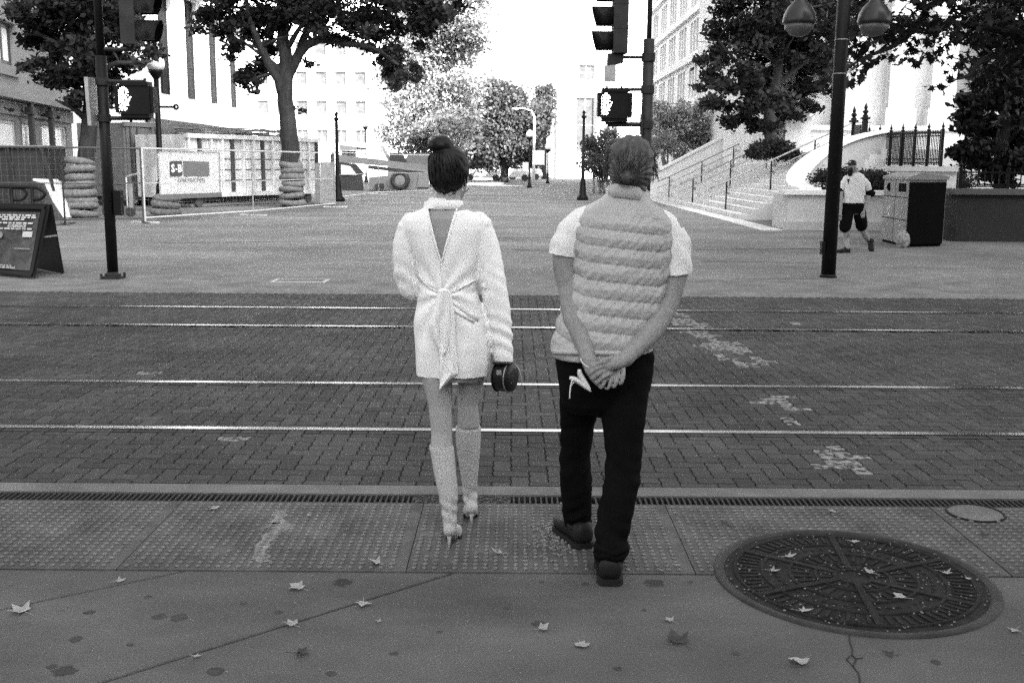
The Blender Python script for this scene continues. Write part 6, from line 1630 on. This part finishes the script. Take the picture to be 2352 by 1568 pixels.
loft(bm, [sec(880, 1300, 1480, MY, .10), sec(800, 1290, 1490, MY, .13), sec(700, 1320, 1520, MY, .12), sec(600, 1325, 1530, MY, .12), sec(520, 1325, 1530, MY, .11), sec(480, 1365, 1500, MY, .075), sec(455, 1398, 1484, MY, .06), sec(425, 1402, 1486, MY + .015, .06)], 24, 2.3)
mh_c = PM(1449, 388, .035)
w_, R3 = head_shapes(bm, mh_c, (.16, .97, -.06), 1.03)
# arms: shoulders, elbows, wrists crossing behind
aL = [PM(1328, 520, .0), PM(1298, 585, -.01), PM(1306, 660, -.03), PM(1322, 735, -.09), PM(1345, 800, -.165), PM(1352, 828, -.185)]
aR = [PM(1538, 530, .0), PM(1554, 600, -.005), PM(1536, 690, -.03), PM(1497, 757, -.11), PM(1448, 812, -.175), PM(1430, 828, -.19)]
chain(bm, aL, [.058, .052, .044, .047, .033, .030], 16); chain(bm, aR, [.058, .052, .045, .048, .033, .030], 16)
# clasped hands: the right hand lies over the left, eight fingers and two thumbs
hY = MY - .20
H = lambda x, y, d=0.0: D(x, y, hY + d)
chain(bm, [H(1353, 826), H(1362, 846, -.005), H(1376, 864, -.008)], [.030, .034, .026], 14)
chain(bm, [H(1372, 852, .0), H(1396, 860, .005), H(1412, 858, .01)], [.028, .030, .022], 12)
for (a, b_, c, e) in (((1396, 860), (1389, 875), (1382, 890), (1376, 886)), ((1408, 856), (1404, 873), (1396, 892), (1389, 889)), ((1420, 850), (1418, 868), (1411, 888), (1403, 886)), ((1431, 842), (1432, 860), (1427, 879), (1419, 879))):
    chain(bm, [H(*a, -.010), H(*b_, -.032), H(*c, -.030), H(*e, -.012)], [.0088, .0084, .0076, .0064], 10)
chain(bm, [H(1350, 848, -.018), H(1362, 868, -.024), H(1376, 884, -.022)], [.0125, .011, .009], 10)
chain(bm, [H(1434, 824, -.0), H(1416, 832, -.022), H(1398, 840, -.028)], [.029, .028, .022], 14)
for (a, b_, c) in (((1402, 829), (1379, 832), (1362, 842)), ((1400, 838), (1376, 844), (1357, 856)), ((1400, 847), (1378, 856), (1362, 869)), ((1404, 856), (1386, 866), (1372, 879))):
    chain(bm, [H(*a, -.030), H(*b_, -.044), H(*c, -.034)], [.0090, .0084, .0072], 10)
chain(bm, [H(1424, 822, -.016), H(1402, 823, -.034), H(1382, 829, -.036)], [.0135, .0112, .009], 10)
me = blend_union(bm, .0036, 2)
displace(me, lambda co, no: .0018 * vnoise(co, (38, 38, 22), 1) * (co[:, 2] < 1.25))
link_mesh('body', me, SKIN_M, mn, True, True)
eyes(w_, R3, mn, 1.03)
# hair with a low knot and loose sides
bm = NB()
ball(bm, w_(0, -.02, .035), .092, .106, .098, 20, 14, rot=R3); ball(bm, PM(1448, 392, -.02), .088, .08, .085, 18, 12); ball(bm, PM(1446, 430, -.03), .068, .05, .048, 14, 10); ball(bm, PM(1441, 408, -.095), .03, .028, .026, 12, 8)
hm_ = blend_union(bm, .0055, 3); kn2 = PM(1441, 406, -.09)
def mhair(co, no):
    d = co - np.array(kn2); a = np.arctan2(d[:, 0], d[:, 2]); r = np.hypot(d[:, 0], d[:, 2])
    return .0028 * np.sin(a * 24 + np.sin(r * 40)) + .004 * vnoise(co, (26, 26, 14), 5)
displace(hm_, mhair); mho = link_mesh('hair', hm_, HAIR_G, mn, True, True)
bm = NB(); q = random.Random(8)
for k in range(360):
    a = q.uniform(-2.0, 2.0); el = q.uniform(.15, 1.5); rr__ = .093
    p0 = PM(1448, 380, .0) + Vector((rr__ * math.sin(a) * math.sin(el), -.1 * math.cos(a) * math.sin(el) * (1 if abs(a) < 1.6 else .6), .1 * math.cos(el)))
    tgt = kn2 + Vector((q.uniform(-.03, .03), 0, q.uniform(-.03, .02))); mid = p0.lerp(tgt, .55) + (p0 - PM(1448, 395, 0)).normalized() * .018
    tube(bm, smooth_path([p0, mid, tgt], 3), q.uniform(.0008, .0018), 4)
for s in (-1, 1):                    # wind-blown side locks
    for k in range(90):
        x0 = 1448 + s * q.uniform(38, 54); y0 = q.uniform(335, 385); p0 = PM(x0, y0, q.uniform(-.02, .06)); ln = q.uniform(18, 42); 
        tube(bm, smooth_path([p0, PM(x0 + s * q.uniform(2, 10), y0 + ln * .5, .02), PM(x0 + s * q.uniform(-4, 14), y0 + ln, .02)], 3), q.uniform(.0007, .0016), 4)
for k in range(40):
    x0 = q.uniform(1405, 1490); p0 = PM(x0, 318 + abs(x0 - 1448) * .35, 0); tube(bm, [p0, p0 + Vector((q.uniform(-.02, .02), -.01, q.uniform(.006, .02)))], .0007, 4)
obj('hair_strands', bm, HAIR_G, mho, world=True, smooth=True, kind='stuff')
# t-shirt
bm = NB()
loft(bm, [sec(812, 1304, 1496, MY, .13), sec(790, 1292, 1500, MY, .14), sec(700, 1318, 1520, MY, .128), sec(600, 1322, 1532, MY, .125), sec(520, 1320, 1540, MY, .115), sec(485, 1350, 1515, MY, .085), sec(458, 1395, 1488, MY, .066), sec(448, 1400, 1484, MY, .062)], 28, 2.3)
chain(bm, [PM(1345, 505), PM(1312, 538, -.005), PM(1292, 592, -.01)], [.058, .064, .064], 16); chain(bm, [PM(1520, 512), PM(1548, 560, -.0), PM(1555, 636, -.01)], [.058, .066, .060], 16)
tm = blend_union(bm, .006, 2)
displace(tm, lambda co, no: .005 * np.sin(co[:, 2] * 60 + co[:, 0] * 45 + co[:, 1] * 30) * np.clip(np.abs(co[:, 0] - .43) * 6 - 1, 0, 1) + .003 * vnoise(co, (14, 14, 9), 7))
bm = NB(); bm.from_mesh(tm); bpy.data.meshes.remove(tm)
for (pa, pb, sgn) in ((PM(1254, 579), PM(1322, 590), -1), (PM(1522, 632), PM(1590, 625), 1)):
    dd = (pb - pa).normalized(); nn = Vector((-dd.z, 0, dd.x)); 
    if nn.z < 0: nn = -nn
    xm = (pa.x + pb.x) / 2
    fs = [f for f in bm.faces if abs(f.calc_center_median().x - xm) < .085 and f.calc_center_median().z > 1.1]; geo_ = set(fs) | {e for f in fs for e in f.edges} | {v for f in fs for v in f.verts}
    bmesh.ops.bisect_plane(bm, geom=list(geo_), plane_co=pa, plane_no=nn)
    bmesh.ops.delete(bm, geom=[f for f in bm.faces if abs(f.calc_center_median().x - xm) < (.075 if sgn < 0 else .07) and 1.1 < f.calc_center_median().z and (f.calc_center_median() - pa).dot(nn) < -1e-5 and ((f.calc_center_median().x < PM(1328, 590).x) if sgn < 0 else (f.calc_center_median().x > PM(1522, 630).x))], context='FACES')
to = obj('t_shirt', bm, TEE, mn, world=True, smooth=True); so = to.modifiers.new('thickness', 'SOLIDIFY'); so.thickness = .004; so.offset = -1
# quilted vest
bm = NB()
vs_ = [sec(816, 1274, 1462, MY, .16, .0), sec(800, 1268, 1492, MY, .163), sec(760, 1276, 1505, MY, .162), sec(720, 1288, 1515, MY, .158), sec(680, 1300, 1524, MY, .154), sec(640, 1310, 1532, MY, .15), sec(600, 1314, 1538, MY, .147), sec(560, 1313, 1543, MY, .143), sec(525, 1317, 1543, MY, .135), sec(500, 1324, 1538, MY, .122), sec(482, 1336, 1524, MY, .104), sec(468, 1358, 1505, MY, .09), sec(456, 1380, 1494, MY, .08), sec(444, 1393, 1489, MY, .074), sec(433, 1399, 1486, MY, .07)]
loft(bm, vs_, 44, 2.4)
vm = blend_union(bm, .0042, 3)
ZS = [PM(1430, y).z for y in (494, 528, 566, 604, 643, 681, 718, 755, 796)]
xc = PM(1425, 640).x
def quilt(co, no):
    x, y, z = co[:, 0], co[:, 1], co[:, 2]; zz = z + (x - xc) * .10
    # side panels run steeper
    side = np.abs(x - xc) > .155
    zz = np.where(side, z + (np.abs(x - xc) - .155) * -.5 + np.sign(x - xc) * .0155, zz)
    dist = np.min(np.abs(zz[:, None] - np.array(ZS)[None, :]), axis=1); pitch = .066
    puff = np.clip(dist / (pitch / 2), 0, 1) ** .4 * .013 - .005
    seam = np.minimum(np.abs(np.abs(x - xc) - .155), .03) / .03; puff = puff * (.35 + .65 * np.sqrt(seam)) - (1 - seam) * .003
    w1 = vnoise(np.stack([(x - z) * 42, y * 10, (z + x) * 11], 1), (1, 1, 1), 2) * (.0018 + .0042 * np.exp(-dist / .014)); w2 = vnoise(co, (70, 40, 55), 9) * .0022
    flat = np.clip((1.49 - z) / .05, 0, 1); hem = (z < ZS[-1] - .0)
    return np.where(z > 1.50, .002 * w2 / .0022, np.where(hem & (z < ZS[-1] - .035), .004, (puff + w1) * flat + w2))
displace(vm, quilt)
vo_ = link_mesh('vest', vm, VEST, mn, True, True)
bm = NB(); P = [PM(x, y, d) for x, y, d in ((1392, 448, .03), (1396, 441, -.03), (1412, 437, -.066), (1440, 440, -.076), (1468, 446, -.066), (1486, 452, -.03), (1492, 456, .03))]; R_ = []
for p in P: R_.append([p + Vector((0, -.004, -.028)), p + Vector((0, -.014, -.024)), p + Vector((0, -.007, .026)), p + Vector((0, .004, .024))])
rings(bm, R_); obj('collar', bm, VEST, vo_, world=True, smooth=True)
vh = surf(vo_)
bm = NB(); P = [p for p in [vh(x, 810 + (x - 1350) * .02, .004) for x in range(1272, 1462, 8)] if p]; tube(bm, P, .011, 8); obj('hem_binding', bm, VEST, vo_, world=True, smooth=True)
# trousers
bm = NB(); loft(bm, list(reversed(leg_secs(tl, MY + .0, ML.y + .10, 1.08))), 24, 2.2); loft(bm, list(reversed(leg_secs(tr, MY, MR.y + .08, 1.08))), 24, 2.2)
loft(bm, [sec(948, 1310, 1466, MY, .08), sec(925, 1292, 1482, MY, .115), sec(890, 1284, 1494, MY, .135), sec(850, 1278, 1501, MY, .14), sec(815, 1276, 1503, MY, .138), sec(795, 1284, 1498, MY, .13)], 30, 2.4)
pm_ = blend_union(bm, .006, 2)
def trfold(co, no):
    z = co[:, 2]; s = np.sin(z * 75 + co[:, 0] * 55 * np.sign(co[:, 0] - .36) + 2 * vnoise(co, (8, 8, 6), 1)); return s * vnoise(co, (7, 7, 9), 12) * (.004 + .012 * np.exp(-((z - .15) / .09) ** 2) + .006 * np.exp(-((z - .5) / .12) ** 2)) + .006 * vnoise(co, (9, 9, 6), 4)
displace(pm_, trfold); tro = link_mesh('trousers', pm_, JEAN, mn, True, True)
for y, xl, xr, Yd in ((1255, 1364, 1446, MR.y + .08), (1266, 1363, 1444, MR.y + .08), (1272, 1364, 1440, MR.y + .085), (1198, 1296, 1359, ML.y + .10)):
    a, b_ = D(xl, y, Yd), D(xr, y, Yd); c = (a + b_) / 2; rw = (b_.x - a.x) / 2; bm = NB(); torus(bm, (0, 0, 0), .86, .17, 30, 8)
    for v in bm.verts: v.co = Vector((c.x + v.co.x * rw, c.y + v.co.y * rw * 1.05, c.z + v.co.z * .1 + .006 * math.sin(v.co.x * 5 + y)))
    obj('cuff_fold', bm, JEAN, tro, world=True, smooth=True)
def shoe(par, heel, d, L_=.29, w=.052, h=.10):
    d = Vector(d).normalized(); s_ = d.cross(Vector((0, 0, 1))).normalized(); bm = NB(); secs = []
    for t_, ww, hh in ((0, .55, .62), (.03, .78, .86), (.1, .86, 1.0), (.3, .82, 1.0), (.45, .88, .82), (.62, 1.0, .66), (.8, .98, .55), (.93, .74, .46), (1.0, .35, .34)):
        c = heel + d * (t_ * L_); ring = []
        for k in range(16):
            a = 2 * math.pi * k / 16; ca, sa = math.cos(a), math.sin(a); px = math.copysign(abs(ca) ** .75, ca) * w * ww; pz = (math.copysign(abs(sa) ** .75, sa) + 1) / 2 * h * hh
            ring.append(c + s_ * px * (1 - .25 * max(0, pz / h - .4)) + Vector((0, 0, .022 + pz)))
        secs.append(ring)
    rings(bm, secs); sh = obj('shoe', bm, SHOE, par, world=True, smooth=True)
    bm = NB(); R_ = []
    for t_, ww in ((-.02, .5), (.0, .72), (.08, .92), (.3, .86), (.5, .9), (.65, 1.06), (.82, 1.02), (.95, .76), (1.02, .36)):
        c = heel + d * (t_ * L_); q0 = s_ * w * ww * 1.04; R_.append([c - q0 + Vector((0, 0, .0)), c + q0, c + q0 * .98 + Vector((0, 0, .03)), c - q0 * .98 + Vector((0, 0, .03))])
    rings(bm, R_); obj('sole', bm, SOLE, sh, world=True, smooth=False)
    bm = NB(); c = heel + d * .008 + Vector((0, 0, .095)); torus(bm, c + d * .055, .046, .012, 20, 8, Vector((0, 0, 1)) - d * .25); obj('padded_collar', bm, SHOE, sh, world=True, smooth=True)
shoe(mn, ML + Vector((.01, .0, 0)), (-.34, .94, 0), .29, .056, .105); shoe(mn, MR + Vector((0, .01, 0)), (.05, 1, 0), .29, .056, .105)
# wrist band and the mask he holds
bm = NB(); torus(bm, D(1352, 834, hY + .004), .036, .0022, 28, 6, Vector((.45, -.25, .75))); obj('wrist_band', bm, WHITE, mn, world=True, smooth=True)
t = thing('face_mask', "folded white face mask with dangling ear loop held in the man's left hand", 'mask', H(1335, 880))
bm = NB()
def leafp(P, wd, th=.004):
    P = [H(*p, -.03) for p in P]; sp2 = smooth_path(P, 4); R_ = []; n = len(sp2)
    for i, p in enumerate(sp2):
        t_ = i / (n - 1); w2 = wd * (math.sin(math.pi * min(1, .12 + t_ * .86)) ** .6) / 2; tg = (sp2[min(i + 1, n - 1)] - sp2[max(i - 1, 0)]).normalized(); s_ = tg.cross(Vector((0, -1, 0))).normalized(); R_.append([p - s_ * w2, p + Vector((0, -.006, 0)), p + s_ * w2, p + Vector((0, .004, 0))])
    return R_
rings(bm, leafp([(1331, 848), (1333, 862), (1345, 880), (1357, 897)], .022)); obj('mask_half', bm, MASKC, t, world=True, smooth=True)
bm = NB(); rings(bm, leafp([(1308, 867), (1322, 872), (1340, 884), (1358, 899)], .022)); obj('mask_half', bm, MASKC, t, world=True, smooth=True)
bm = NB(); tube(bm, smooth_path([H(1315, 872, -.035), H(1311, 884, -.035), H(1309, 900, -.035), H(1308.5, 915, -.035)], 4), .0024, 6); tube(bm, smooth_path([H(1319, 877, -.035), H(1312, 886, -.035), H(1310, 898, -.035)], 4), .0018, 6); obj('ear_loop', bm, MASKC, t, world=True, smooth=True, kind='stuff')

# ------------------------------------------------------------------ the walking man
KY = 20.8
wk = thing('person', 'bearded person in a cap, pale open shirt and dark shorts walking by the recycling bin', 'person', G(1965, 580))
PK = lambda x, y, dy=0: D(x, y, KY + dy)
bm = NB()
loft(bm, [sec(492, 1938, 1980, KY, .11), sec(466, 1940, 1978, KY, .10), sec(430, 1940, 1980, KY, .10), sec(412, 1944, 1980, KY, .09), sec(404, 1950, 1976, KY, .07), sec(398, 1953, 1972, KY, .06), sec(388, 1953, 1970, KY, .06)], 20, 2.3)
w_, R3 = head_shapes(bm, PK(1956, 383, -.02), (-.62, -.78, .05), 1.0)
chain(bm, [PK(1944, 414), PK(1933, 436, -.02), PK(1931, 462, -.1), PK(1930, 490, -.16)], [.06, .05, .042, .032]); chain(bm, [PK(1980, 414), PK(1995, 436, .02), PK(1992, 462, -.02), PK(1985, 482, -.1)], [.06, .05, .042, .032])
for hx, hy, hd_ in ((1930, 495, -.18), (1983, 489, -.13)):
    ball(bm, PK(hx, hy, hd_), .035, .025, .045, 10, 8)
    for k in range(4): chain(bm, [PK(hx - 3 + k * 2, hy + 4, hd_), PK(hx - 4 + k * 2, hy + 9, hd_ - .02), PK(hx - 5 + k * 2, hy + 12, hd_ + .01)], [.011, .010, .008], 8)
    chain(bm, [PK(hx - 3, hy - 1, hd_ - .02), PK(hx - 6, hy + 4, hd_ - .05), PK(hx - 5, hy + 8, hd_ - .04)], [.012, .011, .009], 8)
kf1, kf2 = G(1947, 581), G(2000, 577)
chain(bm, [PK(1946, 495), PK(1946, 530, -.1), PK(1945, 548, -.06), kf1 + Vector((.0, .02, .1))], [.09, .062, .058, .038]); chain(bm, [PK(1974, 495), PK(1980, 525, .05), PK(1990, 545, .16), kf2 + Vector((-.02, .12, .2))], [.09, .062, .056, .038])
link_mesh('body', blend_union(bm, .009, 2), SKIN_B, wk, True, True); eyes(w_, R3, wk)
bm = NB(); ball(bm, w_(0, .05, -.075), .062, .06, .075, 14, 10, rot=R3); ball(bm, w_(0, .055, -.13), .05, .045, .06, 12, 8, rot=R3); obj('beard', bm, HAIR_B, wk, world=True, smooth=True)
bm = NB(); ball(bm, w_(0, -.012, .06), .084, .104, .075, 16, 10, rot=R3); R_ = [[w_(.075 * math.sin(a), .06 + e * .09 + .03 * math.cos(a), .062 - e * .022 + dz) for a in np.linspace(-1.5, 1.5, 9)] for e, dz in ((0, .006), (1, .006), (1, 0), (0, 0))]
rings(bm, [list(r) for r in zip(*R_)]); cp = obj('cap', bm, HAIR_B, wk, world=True, smooth=True)
bm = NB(); ball(bm, w_(0, .09, .085), .018, .006, .014, 8, 6, rot=R3); obj('cap_badge', bm, WHITE, cp, world=True)
bm = NB(); loft(bm, [sec(471, 1936, 1982, KY, .13), sec(450, 1936, 1984, KY, .13), sec(425, 1936, 1988, KY, .125), sec(410, 1940, 1988, KY, .105), sec(401, 1948, 1984, KY, .085), sec(397, 1954, 1974, KY, .07)], 24, 2.3)
chain(bm, [PK(1944, 410), PK(1936, 424), PK(1933, 436, -.02)], [.062, .068, .066]); chain(bm, [PK(1980, 411), PK(1991, 424), PK(1995, 436, .02)], [.062, .069, .068])
sm_ = blend_union(bm, .009, 2); displace(sm_, lambda co, no: 0.003 * np.sin(co[:, 2] * 45 + co[:, 0] * 30) * .6 + .008 * vnoise(co, (9, 9, 7), 3)); sho = link_mesh('shirt', sm_, TEE, wk, True, True)
sv = surf(sho); bm = NB(); a = sv(1946, 411, .012) or PK(1946, 411, -.15); b_ = sv(1952, 411, .012) or PK(1952, 411, -.15); c = sv(1948, 424, .012) or PK(1948, 424, -.15); verts_faces(bm, [a, b_, c, a + Vector((0, .01, 0)), b_ + Vector((0, .01, 0)), c + Vector((0, .01, 0))], [(0, 1, 2), (5, 4, 3), (0, 3, 4, 1), (1, 4, 5, 2), (2, 5, 3, 0)]); obj('undershirt', bm, HAIR_B, sho, world=True)
for P in ([(1996, 436), (1996, 444)], [(1932, 436), (1931, 446)]): bm = NB(); chain(bm, [PK(*P[0], .02 if P[0][0] > 1950 else -.02), PK(*P[1], 0)], [.066, .06]); obj('dark_cuff', bm, JEAN, wk, world=True, smooth=True)
bm = NB(); loft(bm, [sec(490, 1930, 1990, KY, .14), sec(466, 1934, 1984, KY, .14)], 20, 2.4); chain(bm, [PK(1946, 480), PK(1944, 505, -.06), PK(1941, 522, -.1)], [.12, .12, .115], 16); chain(bm, [PK(1972, 480), PK(1977, 505, .02), PK(1979, 520, .05)], [.12, .12, .112], 16)
sm_ = blend_union(bm, .009, 2); displace(sm_, lambda co, no: .01 * vnoise(co, (8, 8, 6), 2)); link_mesh('shorts', sm_, JEAN, wk, True, True)
shoe(wk, kf1 + Vector((.06, .1, 0)), (-.9, -.45, 0), .30, .055, .09); 
n0 = len(kids(wk)); shoe(wk, kf2 + Vector((0, .22, 0)), (.0, -1, 0), .28, .052, .085)
sh2 = kids(wk)[-1] if kids(wk)[-1].name.startswith('shoe') else [k for k in kids(wk) if k.name.startswith('shoe')][-1]
L0 = root_loc(wk); piv = kf2 - L0 + Vector((0, -.04, .0))
sh2.matrix_local = Matrix.Translation(piv) @ Matrix.Rotation(math.radians(52), 4, 'X') @ Matrix.Translation(-piv)
t = thing('shoulder_pouch', 'small dark pouch carried behind the walking person at the elbow', 'pouch', PK(2000, 446, .12))
bm = NB(); ball(bm, PK(1999, 444, .12), .1, .09, .075, 12, 8); obj('pouch_body', bm, JEAN, t, world=True, smooth=True)
bm = NB(); tube(bm, smooth_path([PK(1990, 440, .12), PK(1975, 415, .17), PK(1955, 405, .1)], 4), .012, 6); obj('strap', bm, JEAN, t, world=True)
